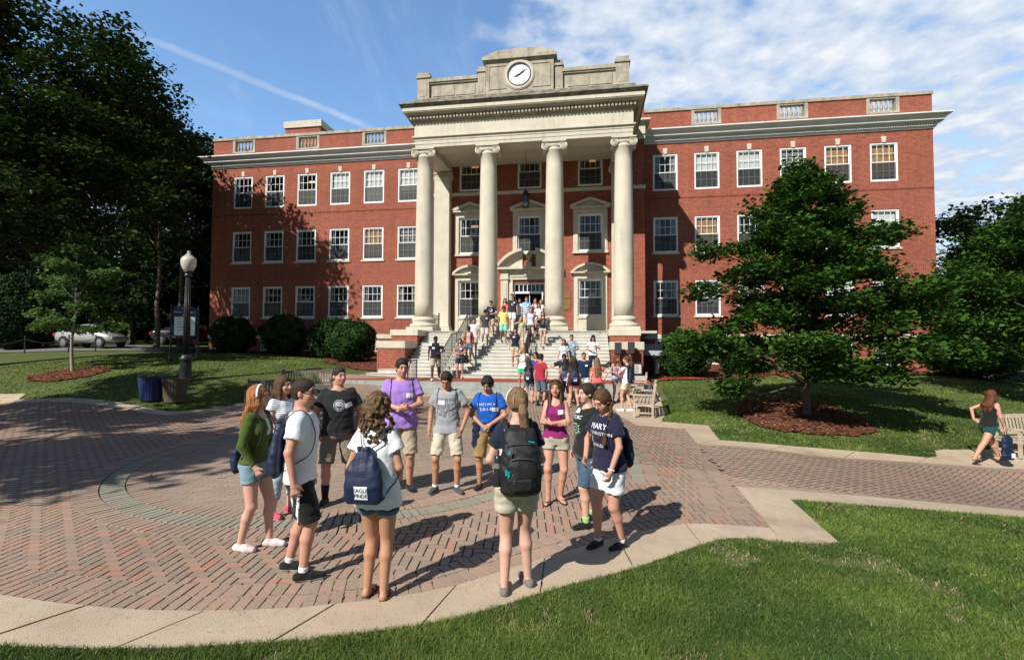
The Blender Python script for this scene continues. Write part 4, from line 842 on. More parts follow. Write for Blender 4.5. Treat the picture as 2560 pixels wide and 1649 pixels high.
# ------------------------------------------------------------------ trees, shrubs, hedges
BARK = M('bark', (.085, .068, .052), .95, .3, 9, bump=.8, bscale=22); BARKP = M('pine_bark', (.17, .11, .08), .95, .3, 7, bump=.8, bscale=18); BARKL = M('pale_bark', (.26, .24, .20), .9, .25, 9, bump=.4, bscale=30)
def leafmat(n, a, b_, c, tr=.25): return attr_mat(n, [(0, a), (.55, b_), (1, c)], .75, .12, trans=tr, nscale=.8, namt=.25)
L_MAPLE = leafmat('maple_leaf', (.016, .046, .006), (.036, .092, .011), (.085, .165, .022), .24)
L_OAK = leafmat('oak_leaf', (.012, .026, .005), (.026, .052, .009), (.060, .098, .018), .2)
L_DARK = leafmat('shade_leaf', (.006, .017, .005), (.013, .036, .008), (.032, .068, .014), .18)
L_PINE = leafmat('pine_needles', (.016, .030, .012), (.030, .052, .020), (.060, .085, .034), .1)
L_YOUNG = leafmat('young_leaf', (.050, .105, .026), (.10, .185, .050), (.17, .26, .09), .4)
L_BOX = leafmat('boxwood_leaf', (.010, .030, .007), (.024, .062, .012), (.055, .112, .022), .08)
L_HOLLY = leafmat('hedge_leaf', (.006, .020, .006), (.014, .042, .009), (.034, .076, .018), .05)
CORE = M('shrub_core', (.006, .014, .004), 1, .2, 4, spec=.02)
def leaves(C, n_per, size, spread, rng, flat=.5, jitter=.5, kite=1.7):
    "C: (m,3) clump centres -> kite quads scattered round them"
    m = len(C); n = m * n_per; c = np.repeat(C, n_per, 0) + rng.normal(size=(n, 3)) * np.array([spread, spread, spread * .55])
    s = size * (.6 + rng.random(n) * .8); a = rng.random(n) * 2 * math.pi
    nz = rng.normal(size=(n, 3)) * (1 - flat); nz[:, 2] = np.abs(nz[:, 2]) + flat; nz /= np.linalg.norm(nz, axis=1)[:, None]
    d = np.stack([np.cos(a), np.sin(a), rng.normal(size=n) * .25 - .25], 1); d -= nz * (d * nz).sum(1)[:, None]; d /= np.linalg.norm(d, axis=1)[:, None] + 1e-9
    e = np.cross(nz, d); s = s[:, None]
    V = np.stack([c - d * s * .5, c + e * s * .5 * .8 + nz * s * .10, c + d * s * .5 * kite * .6, c - e * s * .5 * .8 + nz * s * .10], 1).reshape(-1, 3)
    base = np.repeat(rng.random(m), n_per); r = np.clip(base * .45 + rng.random(n) * .55, 0, 1); return V, r
def limb(mb, p, q, r0, r1, rng, n=6, sag=.06, seg=6):
    p, q = np.array(p, float), np.array(q, float); L_ = np.linalg.norm(q - p); pts = []; rs = []
    o = rng.normal(size=3) * L_ * sag
    for i in range(n + 1):
        t = i / n; b_ = math.sin(math.pi * t); pts.append(p + (q - p) * t + o * b_ + np.array([0, 0, L_ * .08 * b_]) + rng.normal(size=3) * L_ * .012 * (0 < i < n)); rs.append(r0 + (r1 - r0) * t)
    mb.tube(pts, rs, seg); return pts
def make_tree(name, label, x, y, h, lobes, leafm, barkm, trunk_r, seed, n_clump, n_per, lsize, group=None, clump_sp=.16, trunk_top=None, lean=(0, 0), zbase=None, flat=.5, shell=.5, cat='tree', twig=True, minlimb=0.):
    "lobes: (dx,dy,z,rx,ry,rz)"
    rng = np.random.default_rng(seed); z0 = (T1(x, y) if zbase is None else zbase) - .05; t = thing(name, label, cat, (x, y, z0), 0, group)
    mb = MB(); top = trunk_top or h * .8; tp = [(lean[0] * (k / 8) ** 1.5 + rng.normal() * .03 * (k > 0), lean[1] * (k / 8) ** 1.5 + rng.normal() * .03 * (k > 0), top * k / 8) for k in range(9)]
    rs = [trunk_r * (1.45 if k == 0 else 1) * (1 - .85 * k / 8) for k in range(9)]; rs[1] = trunk_r * .95; mb.tube(tp[:1] + [(0, 0, .18 * trunk_r * 6)] + tp[1:], [rs[0], trunk_r * 1.08] + rs[1:], 10)
    vol = np.array([l[3] * l[4] * l[5] for l in lobes]) ** .7; cnt = np.maximum(2, (vol / vol.sum() * n_clump)).astype(int); CC = []
    for (dx, dy, z, rx, ry, rz), k in zip(lobes, cnt):
        tz = max(minlimb, min(z * .82, top * .96)); i = tz / top * 8; a = tp[min(8, int(i))]; b_ = tp[min(8, int(i) + 1)]; f = i - int(i); st = [a[j] + (b_[j] - a[j]) * f for j in range(3)]
        st[2] = max(st[2] - math.hypot(dx, dy) * .25, minlimb); rr = trunk_r * ((.42 if trunk_r < .5 else .24) if math.hypot(dx, dy) > 1 else .3) * (1 - .6 * tz / max(top, .1)); pts = limb(mb, st, (dx, dy, z), max(rr, .02), max(.2 * rr, .008), rng, seg=5)
        u = rng.normal(size=(k, 3)); u /= np.linalg.norm(u, axis=1)[:, None]; rad = shell + (1 - shell) * rng.random(k) ** .6; c = np.array([dx, dy, z]) + u * rad[:, None] * np.array([rx, ry, rz]) * (1 + .18 * rng.normal(size=(k, 1))); CC.append(c)
        if twig:
            for q in c[:: max(1, k // 7)]: s_ = pts[rng.integers(3, 7)]; mb.tube([s_, (np.array(s_) + q) / 2 + rng.normal(size=3) * .05, q], [max(rr * .25, .008), max(rr * .15, .006), .004], 3, cap=False)
    mb.obj('trunk', barkm, t, smooth=True)
    V, r = leaves(np.concatenate(CC), n_per, lsize, clump_sp, rng, flat); V = V[:]
    np_mesh('crown', V, np.arange(len(V)).reshape(-1, 4), leafm, r, parent=t); return t
def crown_lobes(rng, n, prof, lr, front=1.0):
    "prof: list of (z, r_left, r_right); lobes fill the profile of revolution, thinned inside"
    zs = [p[0] for p in prof]; out = []
    for k in range(n):
        z = zs[0] + (zs[-1] - zs[0]) * ((k + .5) / n) ** .92 + rng.normal() * .08; a = k * 2.39996 + rng.normal() * .3; rl = np.interp(z, zs, [p[1] for p in prof]); rr = np.interp(z, zs, [p[2] for p in prof])
        ca, sa = math.cos(a), math.sin(a); R = (rr if ca > 0 else rl) * abs(ca) ** 1 + (rl + rr) / 2 * (1 - abs(ca)); f = (.52 + .42 * rng.random()) ; s = lr * (.65 + .6 * rng.random()) * (.55 + .45 * R / max(1e-3, max(p[2] for p in prof)))
        rx = min(s, R); d = max(0, R - rx * .75) * f ** .35
        out.append((d * ca, d * sa * front, z, rx, rx, rx * .34))
    return out
# the large maple in front of the right wing
_r = np.random.default_rng(11)
ML = crown_lobes(_r, 54, [(1.25, 1.4, 1.6), (1.6, 2.6, 2.9), (2.1, 3.4, 4.1), (2.7, 2.4, 2.6), (3.2, 2.0, 3.4), (3.7, 2.4, 3.3), (4.2, 2.0, 1.9), (4.8, 2.3, 2.7), (5.4, 1.3, 1.7), (6.0, 1.2, 1.5), (6.6, .7, .7), (7.1, .3, .25), (7.35, .1, .1)], .92, .85)
ML += [(-3.1, -.3, 2.15, .8, .8, .28), (-2.6, .3, 1.95, .8, .8, .3), (3.7, -.2, 2.0, .9, .8, .35), (4.1, -.1, 1.7, .6, .6, .25), (3.3, 0, 3.4, .7, .7, .35), (-2.6, 0, 4.75, .5, .5, .2), (-2.1, -.3, 1.05, .45, .4, .3), (-2.35, -.4, .85, .25, .3, .2), (2.4, 0, 5.3, .6, .6, .3), (-2.9, 0, 3.55, .55, .6, .22), (0, -1.3, 1.45, 1., .6, .3), (.9, -1.5, 1.35, .8, .6, .3), (0, .2, 3, 1.1, 1, .8), (.1, 0, 4.4, 1, .9, .8), (-.2, .2, 5.5, .7, .7, .7), (-.25, 0, 7.1, .12, .12, .35), (-1.3, 0, 5.9, .25, .25, .4), (.9, 0, 6.2, .3, .3, .4)]
make_tree('maple_tree', 'broad dark green maple in the round mulch bed in front of the right brick wing', 8.35, 13.75, 7.4, ML, L_MAPLE, BARK, .105, 5, 2500, 22, .13, clump_sp=.15, trunk_top=6.4, minlimb=.95, flat=.55)
# young pale tree on the left lawn
_r = np.random.default_rng(4)
YL = crown_lobes(_r, 24, [(1.75, .6, .8), (2.3, 1.5, 1.6), (3.0, 1.1, 1.5), (3.6, 1.4, 1.2), (4.2, 1.0, 1.7), (4.9, 1.1, .9), (5.5, .7, .6), (6.0, .25, .25)], .55)
YL += [(-1.5, 0, 4.9, .35, .3, .15), (1.75, 0, 4.35, .35, .35, .12), (-1.35, 0, 1.95, .35, .3, .12), (1.6, 0, 2.0, .5, .4, .15)]
make_tree('young_tree', 'slender young tree with pale leaves and thin straight trunk on the left lawn', -18.9, 20.85, 6.0, YL, L_YOUNG, BARKL, .065, 8, 560, 14, .15, clump_sp=.15, trunk_top=5.3, minlimb=1.7)
# great oak at the left edge: its shade falls on the left wing and lawn
_r = np.random.default_rng(21); OL = []
for k in range(104):
    u = _r.normal(size=3); u /= np.linalg.norm(u); u[2] = abs(u[2]) * 1.15 - .45; rr = .55 + .45 * _r.random() ** .5
    OL.append((.6 + u[0] * 7.6 * rr, 2.2 + u[1] * 6.2 * rr, 13 + u[2] * 8.5 * rr, 1.55, 1.55, .72))
OL += [(8.7, 0, 9.6, 1.3, 1.3, .6), (9.6, -.5, 8.3, 1.1, 1.2, .45), (8.6, .5, 7.2, 1.3, 1.2, .6), (7.6, 0, 11.4, 1.2, 1.2, .6), (7.0, .3, 14.2, 1.1, 1.1, .7), (6.8, 0, 16.4, 1.2, 1.1, .7), (7.6, .2, 5.9, 1.3, 1.2, .6), (6.5, 0, 5.6, 1.5, 1.4, .6), (4.5, -1, 6.6, 1.6, 1.5, .7), (2.5, -2, 6.8, 1.6, 1.5, .7), (7.4, 0, 9.0, 1.5, 1.4, .7), (6.2, 0, 10.6, 1.7, 1.5, .8), (6.8, 0, 15.0, 1.6, 1.6, .8)]
OL += [(_r.uniform(-3, 7), _r.uniform(-5.5, -2), _r.uniform(5.8, 9.8), 1.3, 1.3, .6) for k in range(14)] + [(_r.uniform(2.5, 7.2), _r.uniform(-2.4, -.8), _r.uniform(7.2, 11), 1.2, 1.1, .6) for k in range(12)]
make_tree('oak_tree', 'towering dark oak filling the left edge of the sky, its limbs reaching toward the hall', -26.2, 23.2, 22, OL, L_OAK, M('oak_bark', (.040, .033, .026), .97, .3, 9, bump=.8, bscale=22, spec=.1), .58, 31, 4100, 17, .22, clump_sp=.27, trunk_top=15, minlimb=5, shell=.35)
# trees out of frame on the left that shade the left lawn and plaza
def round_lobes(rng, n, rx, ry, rz, zc, lr, low=-.8):
    out = []
    for k in range(n):
        u = rng.normal(size=3); u /= np.linalg.norm(u); u[2] = max(u[2], low); f = .5 + .5 * rng.random() ** .6; out.append((u[0] * rx * f, u[1] * ry * f, zc + u[2] * rz * f, lr, lr, lr * .5))
    return out
for i, (x, y, h, rad, n) in enumerate([(-21.5, 6.0, 15, 4.6, 22), (-16.2, 2.6, 14, 4.4, 20)]):
    r_ = np.random.default_rng(60 + i); make_tree('shade_tree', 'large spreading tree standing left of the plaza, number of trunks from the oak %s' % ['one', 'two', 'three', 'four'][i], x, y, h, round_lobes(r_, n, rad, rad, h * .30, h * .66, rad * .30), L_OAK, BARK, .35, 70 + i, 560, 13, .34, group='trees off the left edge that shade the plaza', clump_sp=.4, minlimb=3.5, shell=.3, twig=False)
# trees behind: (x, y, h, rad, kind)
BG = [(-33, 42, 21, 6.5, 'd'), (-40, 46, 24, 7, 'd'), (-28, 49, 20, 6, 'd'), (-46, 38, 20, 6, 'd'), (-24.6, 44, 12.5, 4.2, 'd'), (-36, 56, 25, 7, 'd'), (-52, 52, 26, 8, 'd'), (-30.5, 57, 22, 6, 'd'),
      (-44, 60, 27, 8, 'd'), (-38.5, 40.5, 9, 4.2, 'd'), (-31, 39.5, 7, 3.6, 'd'), (-27.5, 41, 7.5, 3.4, 'd'), (-60, 60, 28, 9, 'd'), (-25.5, 58, 19, 5, 'p'), (-23.0, 38.5, 5.6, 2.6, 'd'), (-35.5, 47, 10, 5, 'd'), (-29.5, 45.5, 9.5, 4.5, 'd'), (-44, 50, 11, 5.5, 'd'), (-52, 44, 12, 5.5, 'd'), (-33, 52, 11, 5, 'd'), (-26.5, 48, 10, 4.2, 'd')]
WORDS = ['behind the silver car', 'behind the clipped holly', 'left of the slender pines', 'at the far left edge', 'beside the corner of the left wing', 'high behind the pines', 'farthest to the left', 'just right of the pines', 'rising above the far left woods', 'low over the holly hedge', 'low over the silver car', 'low behind the lamp post', 'at the back left corner of the view', 'showing against the sky by the left wing cornice', 'low by the red car', 'low and wide behind the silver car roof', 'low between the two nearest pine trunks', 'low behind the holly dome', 'low at the left edge past the holly', 'deep behind the silver car bonnet', 'low behind the red car']
for i, (x, y, h, rad, kd) in enumerate(BG):
    r_ = np.random.default_rng(100 + i); pine = kd == 'p'; lo = h < 13
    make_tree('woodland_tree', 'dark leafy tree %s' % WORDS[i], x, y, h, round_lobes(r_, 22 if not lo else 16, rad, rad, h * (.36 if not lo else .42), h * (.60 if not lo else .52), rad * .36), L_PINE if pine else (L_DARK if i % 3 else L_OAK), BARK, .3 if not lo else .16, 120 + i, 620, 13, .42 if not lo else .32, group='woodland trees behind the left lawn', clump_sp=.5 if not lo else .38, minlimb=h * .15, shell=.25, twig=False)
for i, (x, y, h) in enumerate([(-25.4, 34.6, 15.5), (-24.3, 35.4, 16.5), (-22.9, 37.6, 14.5)]):
    r_ = np.random.default_rng(140 + i); lb = [(r_.normal() * 1.2, r_.normal() * 1.2, h * (.52 + .46 * k / 13), 1.1, 1.1, .5) for k in range(14)]
    make_tree('pine_tree', ['slender pine with bare reddish trunk left of the lamp post globe', 'second slender pine just right of its twin behind the lamp', 'ragged pine beside the edge of the left wing'][i], x, y, h, lb, L_PINE, BARKP, .19, 150 + i, 330, 16, .26, group='pines behind the left lawn', clump_sp=.34, minlimb=h * .4, twig=False)
RB = [(30.8, 33, 12.2, 4.0, 'behind the right corner of the hall', L_DARK), (38.5, 35, 13.0, 5.0, 'tallest at the right edge', L_PINE), (46, 40, 13.5, 6, 'farthest right', L_DARK), (27, 27.5, 6.2, 2.4, 'short and bright beside the right corner of the hall', L_MAPLE), (33.5, 28, 7.5, 3.4, 'below the tall pine crown at right', L_MAPLE), (28, 44, 13, 5, 'deep behind the right wing', L_DARK)]
for i, (x, y, h, rad, w, lm) in enumerate(RB):
    r_ = np.random.default_rng(160 + i); make_tree('woodland_tree', 'green leafy tree %s' % w, x, y, h, round_lobes(r_, 26, rad, rad, h * .42, h * .55, rad * .36), lm, BARK, .22, 170 + i, 800, 16, .26, group='trees beyond the right wing', clump_sp=.36, minlimb=h * .12, shell=.3, twig=False)
_r = np.random.default_rng(190)
make_tree('maple_tree', 'second maple cut by the right edge of the photo, its low leaves over the lawn', 18.6, 16.8, 7.6, crown_lobes(_r, 60, [(1.4, 1.6, 1.6), (2.0, 3.4, 3.4), (3.2, 3.6, 3.4), (4.5, 3.0, 3), (5.6, 2.2, 2.2), (6.7, 1.2, 1.2), (7.4, .3, .3)], 1.0), L_MAPLE, BARK, .12, 191, 2300, 20, .14, clump_sp=.19, trunk_top=6.4, minlimb=1.2)
def far_woods():
    rng = np.random.default_rng(9); n = 5200; side = rng.random(n) < .62; x = np.where(side, rng.uniform(-95, -19, n), rng.uniform(38, 110, n)); y = np.where(side, rng.uniform(62, 74, n), rng.uniform(58, 70, n)); z = T(x, y) + rng.random(n) ** .9 * (8 + 3 * np.sin(x * .31) + 2 * np.sin(x * .83))
    V, r = leaves(np.stack([x, y, z], 1), 9, 1.0, .8, rng, .3); o = np_mesh('distant_woods', V, np.arange(len(V)).reshape(-1, 4), L_DARK, r); tag(o, 'dark woods closing the view far behind the hall and the road', 'woods', kind='stuff')
far_woods()
# clipped shrubs
def shrub(name, label, x, y, r, h, mat, n, ls, seed, group, lump=.10, cat='shrub'):
    rng = np.random.default_rng(seed); z0 = T1(x, y) - .05; t = thing(name, label, cat, (x, y, z0), 0, group)
    n = n * 2
    u = rng.normal(size=(n, 3)); u /= np.linalg.norm(u, axis=1)[:, None]; u[:, 2] = np.abs(u[:, 2]) * np.where(rng.random(n) < .33, -1, 1)
    a = np.arctan2(u[:, 1], u[:, 0]); bump = 1 + lump * (np.sin(a * 3 + u[:, 2] * 4 + seed) + np.sin(a * 5 - u[:, 2] * 6 + seed * 2) * .6) + rng.normal(size=n) * .035 + (rng.random(n) < .03) * rng.random(n) * .13
    sh = np.where(u[:, 2] < 0, 1 + .0 * u[:, 2], 1); c = np.stack([u[:, 0] * r * bump * sh, u[:, 1] * r * bump * sh, h * .5 + u[:, 2] * h * .5 * bump], 1)
    c[:, 2] = np.maximum(c[:, 2], .04)
    s = ls * (.6 + .8 * rng.random(n)); s = s[:, None]; nn = u + rng.normal(size=(n, 3)) * .55; nn /= np.linalg.norm(nn, axis=1)[:, None]; d = np.cross(nn, rng.normal(size=(n, 3))); d /= np.linalg.norm(d, axis=1)[:, None]; e = np.cross(nn, d)
    V = np.stack([c - d * s * .5, c + e * s * .35, c + d * s * .5, c - e * s * .35], 1).reshape(-1, 3)
    np_mesh('foliage', V, np.arange(len(V)).reshape(-1, 4), mat, np.clip(rng.random(n) * .8 + .2 * np.sin(a * 7 + u[:, 2] * 9), 0, 1), parent=t)
    m = MB().lathe([(.01, .02)] + [(r * .90 * math.cos(p) ** .8 if math.cos(p) > 0 else .01, h * .5 + h * .455 * math.sin(p)) for p in [(-math.pi / 2 + math.pi * k / 10) for k in range(1, 10)]] + [(.01, h * .955)], seg=18); m.obj('dark_core', CORE, t, smooth=True); return t  # added near-black solid core that keeps the leaf shell opaque
SG = 'clipped boxwood shrubs along the hall'
shrub('boxwood', 'clipped round boxwood at the left corner of the left wing', -17.5, 30.35, 1.17, 2.2, L_BOX, 5200, .11, 1, SG)
shrub('boxwood', 'clipped boxwood second from the left corner of the hall', -14.05, 29.9, 1.30, 2.4, L_BOX, 5600, .11, 2, SG)
shrub('boxwood', 'shaded boxwood half hidden behind the sunlit one left of the stairs', -11.05, 29.3, 1.15, 2.35, L_BOX, 5200, .11, 3, SG)
shrub('boxwood', 'sunlit round boxwood nearest the left brick cheek block', -8.95, 27.0, 1.25, 2.35, L_BOX, 6500, .10, 4, SG)
shrub('boxwood', 'large round boxwood right of the stairs beside the grey panel', 8.5, 23.9, 1.15, 2.35, L_BOX, 7000, .10, 5, SG)
shrub('boxwood', 'boxwood mostly hidden behind the big maple crown', 11.9, 25.2, 1.1, 1.9, L_BOX, 4200, .11, 6, SG)
shrub('boxwood', 'boxwood hidden low behind the right side of the maple crown', 15.8, 24.6, 1.1, 1.9, L_BOX, 4200, .11, 8, SG)
shrub('boxwood', 'wide mounded boxwood at the right corner of the right wing', 21.3, 22.6, 1.75, 2.5, L_BOX, 7500, .11, 7, SG)
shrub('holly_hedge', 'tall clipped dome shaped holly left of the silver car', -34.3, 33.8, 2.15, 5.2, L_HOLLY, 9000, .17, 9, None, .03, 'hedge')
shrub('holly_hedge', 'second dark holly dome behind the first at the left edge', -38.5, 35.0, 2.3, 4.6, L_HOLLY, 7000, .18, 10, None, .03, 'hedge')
# ------------------------------------------------------------------ lamp, bins, sign, benches, cars, sound kit
def build_objects():
    x, y = -12.5, 18.58; z = T1(x, y); t = thing('street_lamp', 'black cast iron lamp post with a pale acorn globe on the left lawn', 'street lamp', (x, y, z - .03))
    MB().lathe([(.25, 0), (.25, .05), (.22, .09), (.205, .14), (.19, .7), (.20, .78), (.215, .82), (.24, .90), (.21, .95), (.165, 1.0), (.15, 1.04)], seg=16).obj('base', IRON, t, smooth=True)
    m = MB().lathe([(.125, 1.04), (.075, 4.02), (.08, 4.04)], seg=20)
    for k in range(10): a = k * math.pi / 5; m.tube([(.122 * math.cos(a), .122 * math.sin(a), 1.06), (.073 * math.cos(a), .073 * math.sin(a), 4.0)], .012, 4)
    m.obj('post', IRON, t, smooth=True); MB().lathe([(.11, 4.03), (.15, 4.07), (.13, 4.12), (.10, 4.16), (.16, 4.2), (.18, 4.25)], seg=16).obj('collar', IRON, t, smooth=True)
    g = bpy.data.materials.new('frosted_globe'); g.use_nodes = True; p = g.node_tree.nodes['Principled BSDF']; p.inputs['Base Color'].default_value = (.66, .62, .54, 1); p.inputs['Roughness'].default_value = .22; p.inputs['Transmission Weight'].default_value = .25; p.inputs['Coat Weight'].default_value = .4
    MB().lathe([(.14, 4.25), (.18, 4.3), (.245, 4.44), (.27, 4.6), (.26, 4.7), (.21, 4.79), (.13, 4.84)], seg=24).obj('globe', g, t, smooth=True)
    MB().lathe([(.135, 4.84), (.14, 4.86), (.09, 4.9), (.05, 4.92), (.045, 4.95), (.065, 4.98), (.05, 5.01), (.01, 5.04)], seg=16).obj('finial', M('finial_grey', (.42, .40, .36), .4), t, smooth=True)
    for (x, y), nm, col, lb in (((-12.07, 16.25), 'blue', (.012, .028, .11), 'blue slatted recycling bin, left of the pair on the lawn edge'), ((-11.34, 16.35), 'brown', (.11, .085, .05), 'brown slatted litter bin, right of the pair on the lawn edge')):
        z = T1(x, y); t = thing('litter_bin', lb, 'bin', (x, y, z - .02)); m = MB(); n = 26
        for k in range(n):
            a = 2 * math.pi * k / n; c, s = math.cos(a), math.sin(a); w = .040
            def P(r, zz, sgn, o): return (c * (r + o) - s * w * sgn * r / .35, s * (r + o) + c * w * sgn * r / .35, zz)
            m.add([P(.275, .05, -1, 0), P(.275, .05, 1, 0), P(.36, .82, 1, 0), P(.36, .82, -1, 0), P(.275, .05, -1, .022), P(.275, .05, 1, .022), P(.36, .82, 1, .022), P(.36, .82, -1, .022)], [(0, 1, 2, 3), (4, 7, 6, 5), (0, 4, 5, 1), (1, 5, 6, 2), (2, 6, 7, 3), (3, 7, 4, 0)])
        m.obj('slats', M('bin_' + nm, col, .55, .35, 5), t); m = MB().lathe([(.235, .02), (.33, .79), (.315, .79), (.23, .04)], seg=20); m.obj('liner', M('bin_liner', (.012, .012, .014), .6), t)
        MB().lathe([(.36, .77), (.36, .80), (.34, .80), (.34, .77)], seg=26).obj('hoop', IRON, t)
    # blue sign behind the lamp
    x, y = -15.98, 23.6; z = T1(x, y); t = thing('building_sign', 'dark blue arched directory sign with white panel behind the lamp post', 'sign', (x, y, z), .50); NAVY = M('sign_blue', (.010, .028, .085), .4, .1)
    m = MB(); P = [(-.48, 1.15), (.48, 1.15), (.48, 2.45)] + [(.48 * math.cos(a), 2.45 + .22 * math.sin(a)) for a in [math.pi * k / 12 for k in range(1, 12)]] + [(-.48, 2.45)]; m.prism(P, -.04, .04); m.obj('board', NAVY, t)
    MB().box(-.42, .42, -.052, -.041, 1.22, 2.12).obj('panel', M('sign_white', (.82, .86, .87), .4, .05), t); m = MB()
    for s_, sz, zz in (('William', .10, 2.52), ('George Washington', .108, 2.36), ('Hall', .12, 2.22)): V, F = text_geo(s_, sz); m.add([(a, -.046, zz + b_) for a, b_ in V], F)
    m.obj('lettering', M('sign_letters', (.75, .77, .78), .5, .02), t); m = MB()
    for i, w in enumerate((.40, .34, .18, .56, .36)): zz = 2.02 - i * .14; m.box(-.3, -.3 + w, -.057, -.053, zz, zz + .03)
    m.obj('directory_lines', M('sign_grey', (.2, .22, .22), .6), t)
    for s in (-1, 1): MB().lathe([(.09, 0), (.08, .1), (.06, .45), (.045, .5), (.04, 2.6), (.05, 2.63), (.0, 2.75)], s * .55, 0, 12).obj('post', IRON, t, smooth=True)
    # benches
    def teak(nm, col, c2): return M(nm, col, .85, .2, 5, bump=.3, bscale=30, col2=c2, detail=8)
    TG = teak('grey_teak', (.13, .11, .10), (.23, .20, .18)); TL = teak('bleached_teak', (.38, .30, .22), (.52, .43, .33))
    def bench(x, y, rz, mat, label, L_=1.75, grp='teak garden benches'):
        t = thing('garden_bench', label, 'bench', (x, y, T1(x, y)), rz, grp); w = L_ / 2; m = MB()
        for k in range(5): yy = -.20 + k * .105; m.box(-w + .02, w - .02, yy - .04, yy + .04, .40 + abs(k - 2) * .004, .422 + abs(k - 2) * .004)
        m.obj('seat', mat, t); m = MB(); m.box(-w + .05, w - .05, .33, .36, .86, .95); m.box(-w + .05, w - .05, .27, .295, .47, .53); n = 17
        for k in range(n): xx = -w + .12 + (2 * w - .24) * k / (n - 1); m.add([(xx - .022, .275, .53), (xx + .022, .275, .53), (xx + .022, .335, .86), (xx - .022, .335, .86), (xx - .022, .29, .53), (xx + .022, .29, .53), (xx + .022, .35, .86), (xx - .022, .35, .86)], [(0, 1, 2, 3), (4, 7, 6, 5), (0, 4, 5, 1), (1, 5, 6, 2), (2, 6, 7, 3), (3, 7, 4, 0)])
        m.obj('backrest', mat, t)
        for s in (-1, 1):
            a = s * (w - .03); m = MB(); m.prismx([(.24, 0), (.31, 0), (.31, .42), (.39, .97), (.385, 1.0), (.33, 1.0), (.25, .45)], a - .032, a + .032); m.obj('leg', mat, t)
            MB().box(a - .03, a + .03, -.27, -.21, 0, .64).obj('leg', mat, t); m = MB(); m.prismx([(-.31, .64), (-.31, .67), (-.27, .685), (.30, .66), (.30, .63), (-.1, .625)], a - .04, a + .04); m.obj('armrest', mat, t)
            m = MB(); m.box(a - .02, a + .02, -.21, .25, .33, .39); m.box(a - .02, a + .02, -.21, .25, .12, .16); m.obj('side_rail', mat, t)
        m = MB(); m.box(-w + .06, w - .06, -.265, -.235, .32, .39); m.box(-w + .06, w - .06, .25, .28, .32, .39); m.obj('seat_rail', mat, t)
    bench(-7.7, 15.85, .35, TG, 'weathered grey teak bench at the left lawn edge, nearer and left of the pair'); bench(-7.5, 17.75, .30, TG, 'weathered grey teak bench at the left lawn edge, farther and right of the pair')
    bench(4.0, 14.75, -PSI - math.pi / 2 - .14, TL, 'bleached teak bench right of the plaza, nearest the camera of the two'); bench(4.35, 17.0, -PSI - math.pi / 2 - .12, TL, 'bleached teak bench right of the plaza, the far one beside the terrace')
    bench(12.75, 11.75, .12, TL, 'bleached teak bench on its pad at the right edge of the photo', 1.8)
    # road and cars at the left
    ASPH = M('asphalt', (.16, .155, .15), .9, .15, 3)
    road = [(-60, 31.8), (-22.6, 31.0), (-22.4, 33.2), (-21.6, 36), (-60, 37.5)]; sheet('road', road, .02, .5, ASPH)
    def car(x, y, rz, col, label, nm):
        z = T1(x, y) + .03; t = thing('parked_car', label, 'car', (x, y, z), rz, 'cars parked behind the left lawn'); t.scale = (.86, .95, 1.10); PM = M('paint_' + nm, col, .28, .04, 2, metal=.35, coat=.8); GL = M('car_glass', (.015, .02, .022), .06, .1, spec=.8); CH = M('chrome', (.5, .5, .5), .25, .05, metal=.9); TY = M('tyre', (.015, .015, .016), .8)
        # stations along the length: x, half width, sill z, belt z, roof z, roof half width
        S = [(-2.42, .62, .42, .78, .80, .55), (-2.36, .80, .32, .95, .97, .62), (-2.1, .88, .27, 1.0, 1.03, .66), (-1.55, .91, .25, .98, 1.10, .64), (-1.0, .92, .24, .96, 1.38, .60), (-.4, .92, .24, .95, 1.46, .62), (.3, .92, .24, .94, 1.45, .62), (.8, .92, .24, .92, 1.28, .62), (1.25, .92, .24, .90, .98, .68), (1.9, .89, .26, .82, .86, .66), (2.3, .78, .30, .70, .74, .60), (2.44, .58, .38, .58, .60, .5)]
        V = []; F = []; MI = []
        for (a, w, s, b_, r, rw) in S: V += [(a, -w * .92, s), (a, -w, s + (b_ - s) * .45), (a, -w * .97, b_), (a, -rw, r), (a, 0, r + .03), (a, rw, r), (a, w * .97, b_), (a, w, s + (b_ - s) * .45), (a, w * .92, s)]
        for i in range(len(S) - 1):
            for j in range(8): F.append((i * 9 + j, i * 9 + j + 1, (i + 1) * 9 + j + 1, (i + 1) * 9 + j)); MI.append(1 if (j in (2, 5) and 3 <= i <= 7) or (j in (3, 4) and i in (3, 7)) or (j in (3, 4) and i == 3) else 0)
            F.append((i * 9 + 8, i * 9, (i + 1) * 9, (i + 1) * 9 + 8)); MI.append(0)
        F += [tuple(range(8, -1, -1)), tuple(range((len(S) - 1) * 9, len(S) * 9))]; MI += [0, 0]
        mb = MB(); mb.v = V; mb.f = F; mb.mi = MI; o = mb.obj('body', [PM, GL], t); md = o.modifiers.new('s', 'SUBSURF'); md.levels = md.render_levels = 1; o.data.polygons.foreach_set('use_smooth', [True] * len(o.data.polygons))
